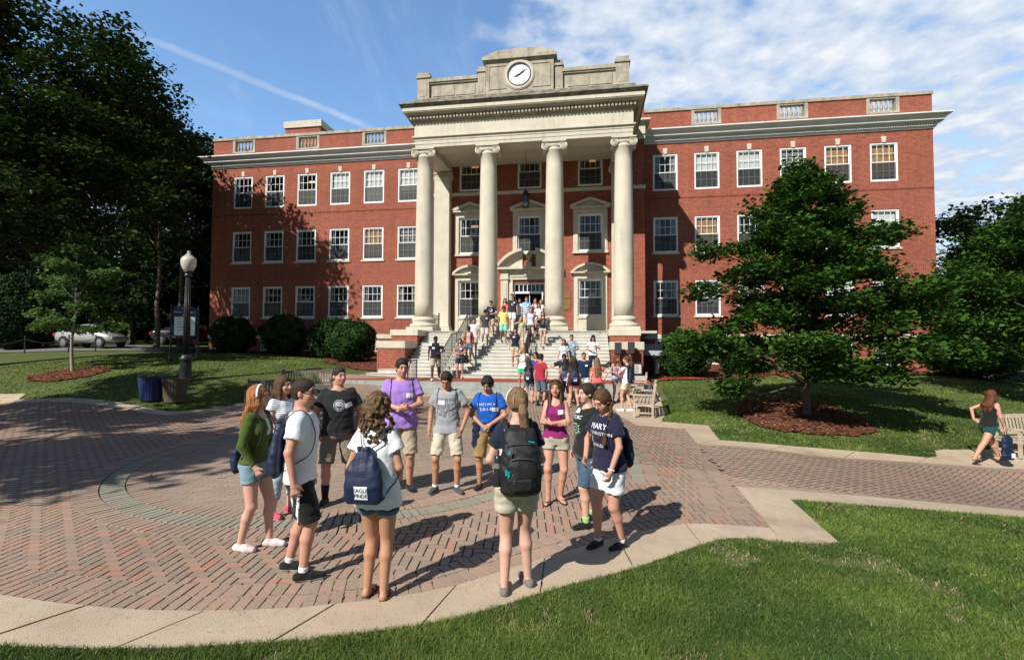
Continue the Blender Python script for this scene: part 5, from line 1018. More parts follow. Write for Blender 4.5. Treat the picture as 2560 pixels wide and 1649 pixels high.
        for xx in (-1.45, 1.5):
            for s in (-1, 1):
                m = MB(); seg = 24; y0, y1 = s * .74, s * .93
                m.add([(xx + .33 * math.cos(2 * math.pi * k / seg), yy, .33 + .33 * math.sin(2 * math.pi * k / seg)) for yy in (y0, y1) for k in range(seg)], [(k, (k + 1) % seg, (k + 1) % seg + seg, k + seg) for k in range(seg)] + [tuple(range(seg)), tuple(range(2 * seg - 1, seg - 1, -1))]); q = m.obj('tyre', TY, t)
                m = MB(); m.add([(xx + r * math.cos(2 * math.pi * k / seg), s * (.935 if r > .1 else .95), .33 + r * math.sin(2 * math.pi * k / seg)) for r in (.21, .06) for k in range(seg)], [(k, (k + 1) % seg, (k + 1) % seg + seg, k + seg) for k in range(seg)] + [tuple(range(seg, 2 * seg))]); m.obj('rim', CH, q)
                m = MB(); m.add([(xx + r * math.cos(math.pi * k / 12), s * .925, .30 + r * math.sin(math.pi * k / 12)) for r in (.345, .42) for k in range(13)], [(k, k + 1, k + 14, k + 13) for k in range(12)]); m.obj('wheel_arch', TY, t)
        for s in (-1, 1):
            MB().box(-2.44, -2.30, s * .50, s * .80, .72, .88).obj('tail_light', M('tail_red', (.55, .02, .015), .25), t); MB().box(2.28, 2.36, s * .48, s * .74, .58, .68).obj('headlight', M('headlight', (.7, .72, .74), .1), t); MB().box(.78, .92, s * .93, s * 1.06, .92, 1.04).obj('wing_mirror', PM, t)
            MB().box(-.2, -.05, s * .915, s * .935, .78, .81).obj('door_handle', CH, t); MB().box(-.36, -.30, s * .66, s * .86, .98, 1.38).obj('pillar', PM, t)
        MB().box(-2.455, -2.43, -.26, .26, .56, .68).obj('number_plate', M('plate_white', (.6, .65, .72), .5), t)
    car(-28.6, 33.0, -.06, (.46, .45, .44), 'silver four door car parked behind the young tree at the left', 'silver')
    car(-23.2, 36.3, 1.15, (.09, .006, .007), 'red car mostly hidden behind the blue sign and the hall corner', 'red')
    car(-26.2, 38.6, .2, (.03, .035, .045), 'dark car in deep shade between the silver car and the sign', 'dark')
    # chain posts along the lawn edge
    for i, xx in enumerate((-33.4, -30.6, -27.75, -26.15)):
        yy = 30.3 + .1 * (i % 2); t = thing('chain_post', 'thin black chain post %s' % ['at the far left of the lawn edge', 'left of the silver car', 'in front of the silver car boot', 'in front of the silver car rear door'][i], 'post', (xx, yy, T1(xx, yy) - .03), 0, 'chain posts along the lawn edge'); MB().lathe([(.035, 0), (.03, 1.0), (.05, 1.03), (.05, 1.07), (.0, 1.12)], seg=8).obj('shaft', IRON, t)
    t = thing('post_chain', 'sagging black chain strung between the posts before the silver car', 'chain', (0, 0, 0)); m = MB(); xs = (-33.4, -30.6, -27.75, -26.15)
    for a, b_ in zip(xs, xs[1:]): m.tube([(a + (b_ - a) * k / 12, 30.33, T1(a, 30.3) + .92 - .28 * math.sin(math.pi * k / 12)) for k in range(13)], .016, 4)
    m.obj('links', IRON, t)
    # sound kit beside the stairs
    SPK = M('speaker_cloth', (.012, .012, .013), .8, .2, 40)
    for (x, y, tz, lb) in ((4.34, 19.75, 2.28, 'left of the two black loudspeakers on stands before the right cheek block'), (4.86, 19.7, 2.30, 'right of the two black loudspeakers on stands before the right cheek block')):
        z = T1(x, y) + .2; t = thing('loudspeaker', lb, 'loudspeaker', (x, y, z), -.25, 'loudspeakers'); h = tz - z
        m = MB(); m.add([(-.14, -.12, h - .50), (.14, -.12, h - .50), (.11, .13, h - .50), (-.11, .13, h - .50), (-.14, -.15, h), (.14, -.15, h), (.11, .11, h), (-.11, .11, h)], [(0, 3, 2, 1), (4, 5, 6, 7), (0, 1, 5, 4), (1, 2, 6, 5), (2, 3, 7, 6), (3, 0, 4, 7)]); bevel(m.obj('cabinet', SPK, t), .015)
        MB().box(-.12, .12, -.160, -.150, h - .46, h - .03).obj('grille', M('grille', (.03, .03, .032), .5, .4, 90), t)
        MB().tube([(0, 0, .3), (0, 0, h - .49)], .02, 8).obj('pole', IRON, t)
        for k in range(3): a = k * 2.094 + .5; MB().tube([(0, 0, .75), (.42 * math.cos(a), .42 * math.sin(a), 0)], .013, 6).obj('leg', IRON, t)
    x, y = 5.12, 19.75; t = thing('floor_monitor', 'small upright amplifier with silver control panel on a white block', 'amplifier', (x, y, T1(x, y)), -.1); MB().box(-.26, .26, -.2, .2, -.05, .42).obj('block', MARBLE, t)
    m = MB(); m.prism([(-.19, .42), (.19, .42), (.19, .9), (.14, .96), (-.14, .96), (-.19, .9)], -.12, .14); bevel(m.obj('case', SPK, t), .015); MB().box(-.13, .13, -.130, -.121, .52, .88).obj('control_panel', M('panel_silver', (.55, .55, .54), .35, .3, 30), t)
    for i in range(5): MB().box(-.10, .02, -.136, -.131, .56 + i * .06, .58 + i * .06).obj('slider', IRON, t)
    x, y = 6.95, 23.75; t = thing('back_panel', 'light grey flat panel on a black stand between the stairs and the boxwood', 'panel', (x, y, T1(x, y)), -PSI); MB().box(-.50, .42, -.02, .02, 1.06, 1.62).obj('board', M('panel_grey', (.36, .41, .42), .6, .05), t); MB().lathe([(.07, 0), (.05, 1.1)], .0, -.1, 8).obj('stand', IRON, t)
    MB().box(-.35, .1, .3, .33, 0, 1.05).obj('back_screen', M('dark_red_cloth', (.07, .02, .02), .9), t); m = MB(); m.prism([(.1, .15), (.3, .15), (.26, 1.0), (.2, 1.0)], .25, .3); m.obj('white_side', WHITE, t)
    t = thing('extension_cord', 'orange extension cord lying along the mulch beside the right stairs', 'cord'); pts = []
    for k in range(70): q = k / 69; xx = 5.2 + q * 8.2; yy = 20.0 + math.sin(q * 9) * .22 + q * 2.7 + .14 * math.sin(q * 31); pts.append((xx, yy, T1(xx, yy) + .075))
    MB().tube(pts, .016, 5).obj('cable', M('orange_rubber', (.62, .08, .03), .5, .05), t, smooth=True)
build_objects()
# ------------------------------------------------------------------ people: distance-field bodies meshed by surface nets
from mathutils.bvhtree import BVHTree
A_ = lambda *p: np.array(p, float)
def unit(v): v = np.asarray(v, float); return v / (np.linalg.norm(v) + 1e-9)
class SDF:
    def __init__(s, h): s.h = h; s.ops = []
    def _add(s, fn, lo, hi, k, op): s.ops.append((fn, np.asarray(lo, float), np.asarray(hi, float), k, op)); return s
    def cone(s, a, b, ra, rb, k=.02, op='u'):
        a, b = np.asarray(a, float), np.asarray(b, float); r = max(ra, rb); ab = b - a; L2 = max(ab @ ab, 1e-9)
        def fn(x, y, z):
            px, py, pz = x - a[0], y - a[1], z - a[2]; t = np.clip((px * ab[0] + py * ab[1] + pz * ab[2]) / L2, 0, 1)
            return np.sqrt((px - t * ab[0]) ** 2 + (py - t * ab[1]) ** 2 + (pz - t * ab[2]) ** 2) - (ra + (rb - ra) * t)
        return s._add(fn, np.minimum(a, b) - r, np.maximum(a, b) + r, k, op)
    def sleeve(s, a, b, ra, rb, k=.015):      # cone cut flat at its end b
        a, b = np.asarray(a, float), np.asarray(b, float); r = max(ra, rb); ab = b - a; L = np.linalg.norm(ab); n = ab / L
        def fn(x, y, z):
            px, py, pz = x - a[0], y - a[1], z - a[2]; q = px * n[0] + py * n[1] + pz * n[2]; t = np.clip(q / L, 0, 1.2)
            return np.maximum(np.sqrt((px - t * ab[0]) ** 2 + (py - t * ab[1]) ** 2 + (pz - t * ab[2]) ** 2) - (ra + (rb - ra) * t), q - L)
        return s._add(fn, np.minimum(a, b) - r, np.maximum(a, b) + r, k, 'u')
    def ell(s, c, r, R=None, k=.02, op='u'):
        c, r = np.asarray(c, float), np.asarray(r, float); m = r.max()
        def fn(x, y, z):
            px, py, pz = x - c[0], y - c[1], z - c[2]
            if R is not None: px, py, pz = (R[0, 0] * px + R[1, 0] * py + R[2, 0] * pz, R[0, 1] * px + R[1, 1] * py + R[2, 1] * pz, R[0, 2] * px + R[1, 2] * py + R[2, 2] * pz)
            k0 = np.sqrt((px / r[0]) ** 2 + (py / r[1]) ** 2 + (pz / r[2]) ** 2); k1 = np.sqrt((px / r[0] ** 2) ** 2 + (py / r[1] ** 2) ** 2 + (pz / r[2] ** 2) ** 2) + 1e-6
            return k0 * (k0 - 1) / k1
        return s._add(fn, c - m, c + m, k, op)
    def loft(s, lv, k=.02, op='u', p=2.3):    # lv rows: z, cx, cy, rx, ry
        lv = np.asarray(lv, float); lo = A_((lv[:, 1] - lv[:, 3]).min(), (lv[:, 2] - lv[:, 4]).min(), lv[0, 0]); hi = A_((lv[:, 1] + lv[:, 3]).max(), (lv[:, 2] + lv[:, 4]).max(), lv[-1, 0])
        def fn(x, y, z):
            zz = np.clip(z, lv[0, 0], lv[-1, 0]); cx, cy, rx, ry = (np.interp(zz, lv[:, 0], lv[:, i]) for i in (1, 2, 3, 4))
            q = (np.abs((x - cx) / rx) ** p + np.abs((y - cy) / ry) ** p) ** (1 / p); return np.maximum((q - 1) * np.minimum(rx, ry), np.maximum(lv[0, 0] - z, z - lv[-1, 0]))
        return s._add(fn, lo, hi, k, op)
    def box(s, c, hs, R=None, rad=.02, k=.01, op='u'):
        c, hs = np.asarray(c, float), np.asarray(hs, float); m = np.linalg.norm(hs)
        def fn(x, y, z):
            px, py, pz = x - c[0], y - c[1], z - c[2]
            if R is not None: px, py, pz = (R[0, 0] * px + R[1, 0] * py + R[2, 0] * pz, R[0, 1] * px + R[1, 1] * py + R[2, 1] * pz, R[0, 2] * px + R[1, 2] * py + R[2, 2] * pz)
            qx, qy, qz = np.abs(px) - hs[0] + rad, np.abs(py) - hs[1] + rad, np.abs(pz) - hs[2] + rad
            return np.sqrt(np.maximum(qx, 0) ** 2 + np.maximum(qy, 0) ** 2 + np.maximum(qz, 0) ** 2) + np.minimum(np.maximum(qx, np.maximum(qy, qz)), 0) - rad
        return s._add(fn, c - m, c + m, k, op)
    def plane(s, pt, n):                       # keep the side opposite to n
        pt, n = np.asarray(pt, float), unit(n); s.ops.append((lambda x, y, z: (x - pt[0]) * n[0] + (y - pt[1]) * n[1] + (z - pt[2]) * n[2], None, None, 0, 'cut')); return s
    def mesh(s, noise=None):
        us = [o for o in s.ops if o[4] == 'u']; h = s.h; lo = np.min([o[1] for o in us], 0) - 3 * h; hi = np.max([o[2] for o in us], 0) + 3 * h
        n = np.ceil((hi - lo) / h).astype(int) + 1; D = np.full(n, .5, 'f4'); ax = [(lo[i] + h * np.arange(n[i])).astype('f4') for i in range(3)]
        for fn, a, b, k, op in s.ops:
            if op == 'cut': d = fn(ax[0][:, None, None], ax[1][None, :, None], ax[2][None, None, :]); D = np.maximum(D, d); continue
            m = k + 2.5 * h; i0 = np.clip(((a - m - lo) / h).astype(int), 0, n - 1); i1 = np.clip(((b + m - lo) / h).astype(int) + 2, 1, n); sl = tuple(slice(p, q) for p, q in zip(i0, i1))
            if any(p >= q for p, q in zip(i0, i1)): continue
            d = fn(ax[0][sl[0]][:, None, None], ax[1][sl[1]][None, :, None], ax[2][sl[2]][None, None, :]).astype('f4'); c = D[sl]
            if op == 'u':
                t = np.clip(.5 + .5 * (d - c) / max(k, 1e-4), 0, 1); D[sl] = d + (c - d) * t - k * t * (1 - t)
            else: D[sl] = np.maximum(c, -d)
        if noise:
            near = np.abs(D) < 4 * h; I = np.nonzero(near); D[I] += noise(ax[0][I[0]], ax[1][I[1]], ax[2][I[2]]).astype('f4')
        D[0], D[-1] = .5, .5; D[:, 0], D[:, -1] = .5, .5; D[:, :, 0], D[:, :, -1] = .5, .5
        I = D < 0; s8 = sum(I[i:n[0] - 1 + i, j:n[1] - 1 + j, k:n[2] - 1 + k].astype('i1') for i in (0, 1) for j in (0, 1) for k in (0, 1)); act = (s8 > 0) & (s8 < 8)
        C = np.argwhere(act); idx = np.full(act.shape, -1, 'i4'); idx[act] = np.arange(len(C)); acc = np.zeros((len(C), 3)); cnt = np.zeros(len(C))
        cs = [(i, j, k) for i in (0, 1) for j in (0, 1) for k in (0, 1)]; val = {c: D[C[:, 0] + c[0], C[:, 1] + c[1], C[:, 2] + c[2]] for c in cs}
        for a in cs:
            for d in range(3):
                if a[d]: continue
                b = list(a); b[d] = 1; va, vb = val[a], val[tuple(b)]; x = (va < 0) != (vb < 0); t = va / np.where(x, va - vb, 1); p = np.tile(np.array(a, float), (len(C), 1)); p[:, d] = t; acc += p * x[:, None]; cnt += x
        V = (C + acc / cnt[:, None]) * h + lo; F = []
        for d in range(3):
            e1, e2 = (d + 1) % 3, (d + 2) % 3; a = [slice(0, -1) if q == d else slice(1, -1) for q in range(3)]; b = list(a); b[d] = slice(1, None); b = [slice(1, None) if q == d else slice(1, -1) for q in range(3)]
            A, Bv = I[tuple(a)], I[tuple(b)]; X = np.argwhere(A != Bv); ins = A[A != Bv]; base = X.copy()
            for q in (e1, e2): base[:, q] += 1
            def cell(o1, o2): c = base.copy(); c[:, e1] += o1; c[:, e2] += o2; return idx[c[:, 0], c[:, 1], c[:, 2]]
            Q = np.stack([cell(-1, -1), cell(0, -1), cell(0, 0), cell(-1, 0)], 1); Q[~ins] = Q[~ins][:, ::-1]; F.append(Q)
        F = np.concatenate(F); F = F[(F >= 0).all(1)]; return V, F
    def obj(s, name, mats, parent, paint=None, noise=None):
        V, F = s.mesh(noise); mi = None
        if paint is not None: mi = paint(V[F].mean(1))
        o = np_mesh(name, V, F, mats, None, parent, True, mi); o['_n'] = 1; del o['_n']; return o, V, F
def cloth_noise(amp, seed, sc=1.):
    def f(x, y, z):
        x, y, z = x * sc, y * sc, z * sc; return amp * (np.sin(23 * x + 14 * z + 6 * np.sin(9 * z + seed) + seed) * np.sin(17 * z - 11 * y + 5 * np.sin(12 * x + seed)) + .5 * np.sin(41 * z + 25 * y + 18 * x + seed))
    return f
def ik(a, c, l1, l2, hint):
    a, c = np.asarray(a, float), np.asarray(c, float); d = c - a; L = np.linalg.norm(d); n = d / L
    if L > (l1 + l2) * .998: L = (l1 + l2) * .998; c = a + n * L
    x = (l1 * l1 - l2 * l2 + L * L) / (2 * L); hh = math.sqrt(max(l1 * l1 - x * x, 0)); h = np.asarray(hint, float); h = h - n * (h @ n); return a + n * x + unit(h) * hh, c
def rotm(yaw, pitch, roll=0):
    return np.array(Matrix.Rotation(yaw, 3, 'Z') @ Matrix.Rotation(-pitch, 3, 'X') @ Matrix.Rotation(roll, 3, 'Y'))
CM = {}
def cloth(name, col, rough=.85, var=.06): return M('cloth_' + name, col, rough, var, 3, bump=.55, bscale=13, sheen=.15, spec=.2)
SKIN = {'fair': M('skin_fair', (.56, .32, .235), .5, .05, 8, spec=.35), 'pink': M('skin_pink', (.50, .255, .18), .5, .06, 8, spec=.35), 'tan': M('skin_tan', (.42, .215, .13), .5, .06, 8, spec=.35), 'brown': M('skin_brown', (.24, .11, .065), .5, .06, 8, spec=.35), 'dark': M('skin_dark', (.10, .045, .028), .45, .06, 8, spec=.4)}
def hairm(name, col, c2):
    if 'hair_' + name in MATS: return MATS['hair_' + name]
    m = bpy.data.materials.new('hair_' + name); m.use_nodes = True; nt = m.node_tree; L = nt.links.new; p = nt.nodes['Principled BSDF']; p.inputs['Roughness'].default_value = .62; p.inputs['Specular IOR Level'].default_value = .22
    tc = N(nt, 'ShaderNodeTexCoord'); mp = N(nt, 'ShaderNodeMapping'); mp.inputs['Scale'].default_value = (60, 60, 5); L(tc.outputs['Object'], mp.inputs[0]); no = N(nt, 'ShaderNodeTexNoise', i_Scale=1.6, i_Detail=4, i_Distortion=.6); L(mp.outputs[0], no.inputs['Vector'])
    cr = N(nt, 'ShaderNodeValToRGB'); cr.color_ramp.elements[0].position = .35; cr.color_ramp.elements[1].position = .68; cr.color_ramp.elements[0].color = col + (1,); cr.color_ramp.elements[1].color = c2 + (1,); L(no.outputs[0], cr.inputs[0]); L(cr.outputs[0], p.inputs['Base Color'])
    bp = N(nt, 'ShaderNodeBump', i_Strength=.8, i_Distance=.01); L(no.outputs[0], bp.inputs['Height']); L(bp.outputs[0], p.inputs['Normal']); MATS['hair_' + name] = m; return m
HAIR = {'black': ((.008, .007, .007), (.03, .027, .027)), 'dark': ((.018, .010, .007), (.05, .03, .02)), 'brown': ((.045, .022, .011), (.12, .065, .034)), 'auburn': ((.06, .02, .010), (.16, .06, .028)), 'red': ((.17, .055, .018), (.42, .17, .06)), 'light': ((.075, .043, .022), (.27, .165, .085)), 'blond': ((.22, .14, .065), (.50, .36, .19)), 'curl': ((.035, .02, .01), (.20, .115, .055))}
WHITEP = M('badge_white', (.78, .80, .82), .6, .02); TAGM = WHITEP
EYEW = M('eye_white', (.34, .29, .27), .3, .02); EYED = M('eye_dark', (.02, .012, .01), .2, .02); LIPM = M('lips', (.36, .12, .10), .5, .05); LENS = M('sunglass', (.008, .008, .01), .12, .05)
LV = {'m': [(.84, .125, .09, 0), (.90, .163, .108, -.005), (.97, .158, .105, 0), (1.06, .145, .098, 0), (1.15, .148, .10, .004), (1.25, .163, .108, .006), (1.34, .172, .106, 0), (1.41, .160, .09, -.006), (1.455, .105, .068, -.012), (1.485, .058, .055, -.014)],
      'f': [(.84, .125, .09, 0), (.90, .170, .116, -.008), (.96, .160, .108, -.004), (1.05, .124, .088, 0), (1.12, .120, .085, 0), (1.22, .136, .096, .004), (1.29, .144, .104, .008), (1.36, .142, .09, 0), (1.41, .118, .076, -.008), (1.45, .075, .058, -.012), (1.48, .05, .05, -.014)]}
def project_print(name, V, F, S_V, S_F, y_from, sgn, mat, parent, off=.004, dirv=None):
    "lay flat artwork (x, z) onto a garment, seen along local y"
    bv = BVHTree.FromPolygons([tuple(v) for v in S_V], [tuple(int(i) for i in f) for f in S_F]); out = []
    for x, z in V:
        hit = bv.ray_cast(Vector((x, y_from, z)), Vector((0, sgn, 0))); y = hit[0].y if hit[0] is not None else y_from * .2; out.append((x, y - sgn * off, z))
    mb = MB(); mb.add(out, F); o = mb.obj(name, mat, parent); return o
def densify(V, F, n=2): return V, F
def person(label, x, y, z, H=1.75, face=180., sex='m', bulk=1., skin='fair', hair=('short', 'brown'), head=(0, 0), lean=(0, 0), feet=None, armR=None, armL=None, top=None, bottom=None, shoes=None, res=.0088, group=None, tagpos=None, prints=(), extras=(), socks=None, hipshift=0., lod=False):
    s = H / 1.75; t = thing('person', label, 'person', (x, y, z), math.radians(face), group); sk = SKIN[skin]; rseed = abs(hash(label)) % 1000 if False else sum(ord(c) for c in label) % 97
    fem = sex == 'f'; S = lambda *p: np.array(p, float) * s; hx = hipshift
    sw, hw = (.155, .088) if fem else (.185, .092)
    # spine: lean shifts the chest and head
    def cx(zz): return hx * max(0, 1 - (zz - .9) / .6) + lean[0] * max(0, (zz - .95) / .5)
    def cy(zz): return lean[1] * max(0, (zz - .95) / .5)
    def lev(infl=0., z0=0, z1=9, belly=0.):
        o = [];
        for (zz, rx, ry, oy) in LV[sex]:
            if z0 <= zz <= z1: b = 1 + (bulk - 1) * (1 if zz < 1.36 else .4); o.append(((zz) * s, cx(zz) * s, (cy(zz) + oy + (bulk - 1) * .05 * (zz < 1.3)) * s, (rx * b + infl) * s, (ry * (b + (bulk - 1) * .5) + infl) * s))
        return o
    sh = {q: S(cx(1.42) + q * sw * (1 + (bulk - 1) * .4), cy(1.42) - .012, 1.412) for q in (1, -1)}; hip = {q: S(hx + q * hw, 0, .90) for q in (1, -1)}
    feet = feet or {1: (.12, .0, 8), -1: (-.12, .0, -8)}; ank, knee, toe = {}, {}, {}
    for q in (1, -1):
        f = feet[q]; fz = f[3] if len(f) > 3 else 0; a = S(f[0], f[1], .085 + fz); yaw = math.radians(f[2]); d = A_(math.sin(yaw), math.cos(yaw), 0); k_, a2 = ik(hip[q], a, .425 * s, .41 * s, d + A_(0, 0, .15)); knee[q], ank[q], toe[q] = k_, a2, d
    armR = armR or {}; armL = armL or {}; el, wr, hd, pn = {}, {}, {}, {}
    for q, a in ((1, armR), (-1, armL)):
        tx, ty, tz = a.get('w', (.25, .03, .87)); w = S(q * tx + cx(tz) * 0, ty, tz); e_, w2 = ik(sh[q], w, .285 * s, .255 * s, A_(*(lambda h: (q * h[0], h[1], h[2]))(a.get('e', (.35, -1, 0))))); el[q], wr[q] = e_, w2
        hd[q] = unit(A_(*(lambda h: (q * h[0], h[1], h[2]))(a['d']))) if 'd' in a else unit(unit(w2 - e_) + A_(0, .12, -.25)); p_ = A_(*(lambda h: (q * h[0], h[1], h[2]))(a.get('p', (-1, .1, 0)))); pn[q] = unit(p_ - hd[q] * (p_ @ hd[q]))
    hz = H - .122 * s; piv = S(cx(1.50), cy(1.50) - .012, 1.50); yaw, pit = math.radians(head[0]), math.radians(head[1]); roll = math.radians(head[2]) if len(head) > 2 else 0; R = rotm(yaw, pit, roll); hc = piv + R @ (A_(0, .012, 0) * s + A_(0, 0, hz - piv[2])); hp = lambda a, b, c: hc + R @ S(a, b, c)
    B = SDF(res if not lod else res)
    B.loft(lev(), k=.02); bk = 1 + (bulk - 1) * .7
    for q in (1, -1):
        B.cone(hip[q], knee[q], .088 * s * bk * (1.04 if fem else 1), .054 * s * bk, k=.03); m_ = ank[q] + (knee[q] - ank[q]) * .68 - toe[q] * .012 * s
        B.cone(knee[q], m_, .051 * s * bk, .056 * s * bk * (.95 if fem else 1), k=.02); B.cone(m_, ank[q], .053 * s * bk * (.95 if fem else 1), .034 * s * (bk ** .5), k=.02)
        B.ell(knee[q] + toe[q] * .030 * s, S(.032, .026, .042), k=.02)
        B.cone(ank[q] - toe[q] * .03 * s + A_(0, 0, -.045 * s), ank[q] + toe[q] * .06 * s + A_(0, 0, -.045 * s), .034 * s, .034 * s, k=.02); B.cone(ank[q] + toe[q] * .06 * s + A_(0, 0, -.05 * s), ank[q] + toe[q] * .135 * s + A_(0, 0, -.062 * s), .036 * s, .024 * s, k=.02)
        ab = (.040 if fem else .049) * s * bk; B.cone(sh[q] - A_(q * .03 * s, 0, 0), el[q], ab * 1.08, ab * .80, k=.035); B.cone(el[q], wr[q], ab * .84, .026 * s, k=.015)
        # hand: palm, four fingers of unequal length, thumb from the side of the palm
        a = armR if q == 1 else armL; sd = np.cross(hd[q], pn[q]) * q; cu = a.get('c', .35); W_ = wr[q]; pc = W_ + hd[q] * .052 * s
        if not lod:
            B.cone(W_, W_ + hd[q] * .03 * s, .024 * s, .024 * s, k=.012)
            for o in (-.6, 0, .6): B.cone(W_ + hd[q] * .025 * s + sd * o * .022 * s, W_ + hd[q] * .088 * s + sd * o * .034 * s, .015 * s, .0135 * s, k=.014)
            for i, (o, ln) in enumerate(((-.034, .062), (-.0125, .074), (.0105, .080), (.032, .070))):
                b0 = W_ + hd[q] * .088 * s + sd * o * s; c1 = cu * (.8 + .15 * i % 2); d1 = unit(hd[q] * math.cos(c1) + pn[q] * math.sin(c1)); b1 = b0 + d1 * ln * .5 * s; c2 = c1 + cu * 1.3; d2 = unit(hd[q] * math.cos(c2) + pn[q] * math.sin(c2)); b2 = b1 + d2 * ln * .5 * s
                B.cone(b0, b1, .0098 * s, .0088 * s, k=.004); B.cone(b1, b2, .0086 * s, .0075 * s, k=.003)
            tb = W_ + hd[q] * .03 * s + sd * .026 * s; td = unit(hd[q] * .75 + sd * .6 + pn[q] * .35); t1 = tb + td * .04 * s; td2 = unit(hd[q] * .9 + sd * .15 + pn[q] * .5 * (1 + cu)); B.cone(tb, t1, .0135 * s, .0105 * s, k=.008); B.cone(t1, t1 + td2 * .032 * s, .0102 * s, .0085 * s, k=.004)
        else:
            B.ell(pc + hd[q] * .03 * s, S(.026, .026, .05), k=.01) if abs(hd[q][2]) > .7 else B.cone(W_, W_ + hd[q] * .12 * s, .026 * s, .02 * s, k=.01); B.cone(W_ + hd[q] * .03 * s + sd * .02 * s, W_ + hd[q] * .075 * s + sd * .045 * s, .014 * s, .012 * s, k=.008)
    if fem:
        for q in (1, -1): B.ell(S(cx(1.27) + q * .062, cy(1.27) + .062, 1.265), S(.058, .052, .056), k=.03)
    nr = (.046 if fem else .056) * s * bk ** .5; B.cone(S(cx(1.43), cy(1.43) - .018, 1.43), hp(0, -.02, -.07), nr * 1.15, nr, k=.03)
    B.ell(hp(0, -.012, .026), S(.075, .097, .094), R, k=.01); B.ell(hp(0, .022, -.036), S(.058 if fem else .062, .070, .083), R, k=.03); B.ell(hp(0, .066, -.090), S(.026, .022, .022), R, k=.02); B.ell(hp(0, .045, -.055), S(.050, .038, .045), R, k=.02)
    B.cone(hp(0, .090, .020), hp(0, .114, -.020), .0085 * s, .0125 * s, k=.006); B.cone(hp(-.010, .102, -.026), hp(.010, .102, -.026), .0095 * s, .0095 * s, k=.006); B.ell(hp(0, .079, .034), S(.05, .016, .014), R, k=.015)
    for q in (1, -1): B.ell(hp(q * .077, -.008, -.008), S(.009, .020, .031), R, k=.006); B.ell(hp(q * .031, .098, .013), S(.016, .013, .010), R, op='s'); B.ell(hp(q * .040, .052, -.030), S(.022, .028, .025), R, k=.02)
    B.ell(hp(0, .086, -.054), S(.022, .012, .008), R, k=.006)
    ob, bV, bF = B.obj('body', sk, t)
    # face
    m = MB()
    def blob(c, r, mi, seg=8):
        vs = []; fs = []
        for i in range(5): th = math.pi * (i + .5) / 5; vs += [c + R @ (S(r[0] * math.sin(th) * math.cos(p), r[1] * math.sin(th) * math.sin(p), r[2] * math.cos(th))) for p in [2 * math.pi * k / seg for k in range(seg)]]
        for i in range(4): fs += [(i * seg + k, i * seg + (k + 1) % seg, (i + 1) * seg + (k + 1) % seg, (i + 1) * seg + k) for k in range(seg)]
        fs += [tuple(range(seg)), tuple(range(5 * seg - 1, 4 * seg - 1, -1))]; m.add([tuple(v) for v in vs], fs, mi)
    for q in (1, -1): blob(hp(q * .031, .080, .012), (.0125, .0105, .0060), 0); blob(hp(q * .031, .0855, .0115), (.0070, .006, .0060), 1)
    m.obj('eyes', [EYEW, EYED], t, smooth=True); hk, hcN = hair; HM = hairm(hcN, *HAIR[hcN]); m = MB()
    for q in (1, -1): m.tube([tuple(hp(q * (.014 + .034 * u), .094 - .018 * u * u, .032 + .006 * math.sin(u * 2.6))) for u in (0, .35, .7, 1)], [.0035 * s, .0045 * s, .004 * s, .002 * s], 5)
    m.obj('eyebrows', HM, t, smooth=True); m = MB(); m.tube([tuple(hp(u * .024, .0975 - 14 * (u * .024) ** 2, -.054 - .003 * abs(u))) for u in (-1, -.5, 0, .5, 1)], [.002 * s, .0058 * s, .0062 * s, .0058 * s, .002 * s], 6); m.obj('lips', LIPM, t, smooth=True)
    # hair
    Hh = SDF(max(res, .008)); L_ = 0; wave = .0018
    def cap(th=.011, nape=-.06, fr=1.):
        Hh.ell(hp(0, -.018, .030), S(.078 + th, .098 + th, .096 + th), R, k=.01); Hh.ell(hp(0, -.045, -.02), S(.066 + th, .055 + th, .075 + th), R, k=.03); Hh.ops += []
    def clear(nape=-.075): 
        Hh.ell(hp(0, .100, -.035), S(.066, .076, .098), R, op='s'); Hh.ell(hp(0, .118, .036), S(.064, .056, .050), R, op='s'); Hh.plane(hp(0, 0, nape), -(R @ A_(0, .25, 1)))
        for q in (1, -1): Hh.ell(hp(q * .085, .022, -.045), S(.022, .03, .052), R, op='s')
    down = A_(0, 0, -1)
    if hk in ('short', 'buzz'): cap(.007 if hk == 'short' else .003); Hh.ell(hp(0, .0, .062), S(.072, .092, .076) if hk == 'short' else S(.07, .09, .066), R, k=.015); clear(); wave = .003 if hk == 'short' else .001
    elif hk == 'shaggy': cap(.015); Hh.cone(hp(-.05, .075, .085), hp(.05, .08, .08), .022 * s, .024 * s, k=.02); clear(); wave = .007
    elif hk == 'curly':
        L_ = 1; rg = np.random.default_rng(3); cap(.022)
        for i in range(230):
            a_ = rg.uniform(0, 2 * math.pi); zz = rg.uniform(-.27, .10); rad = (.088 + .045 * min(1, (.1 - zz) / .22)) * rg.uniform(.86, 1.08); px, py = math.cos(a_) * rad, math.sin(a_) * rad * .8 - .035
            if py > .035 and zz < .06: continue
            Hh.ell(hp(0, 0, 0) + S(px, py, zz) @ np.eye(3), S(*([rg.uniform(.013, .024)] * 3)), k=.006)
        wave = .006
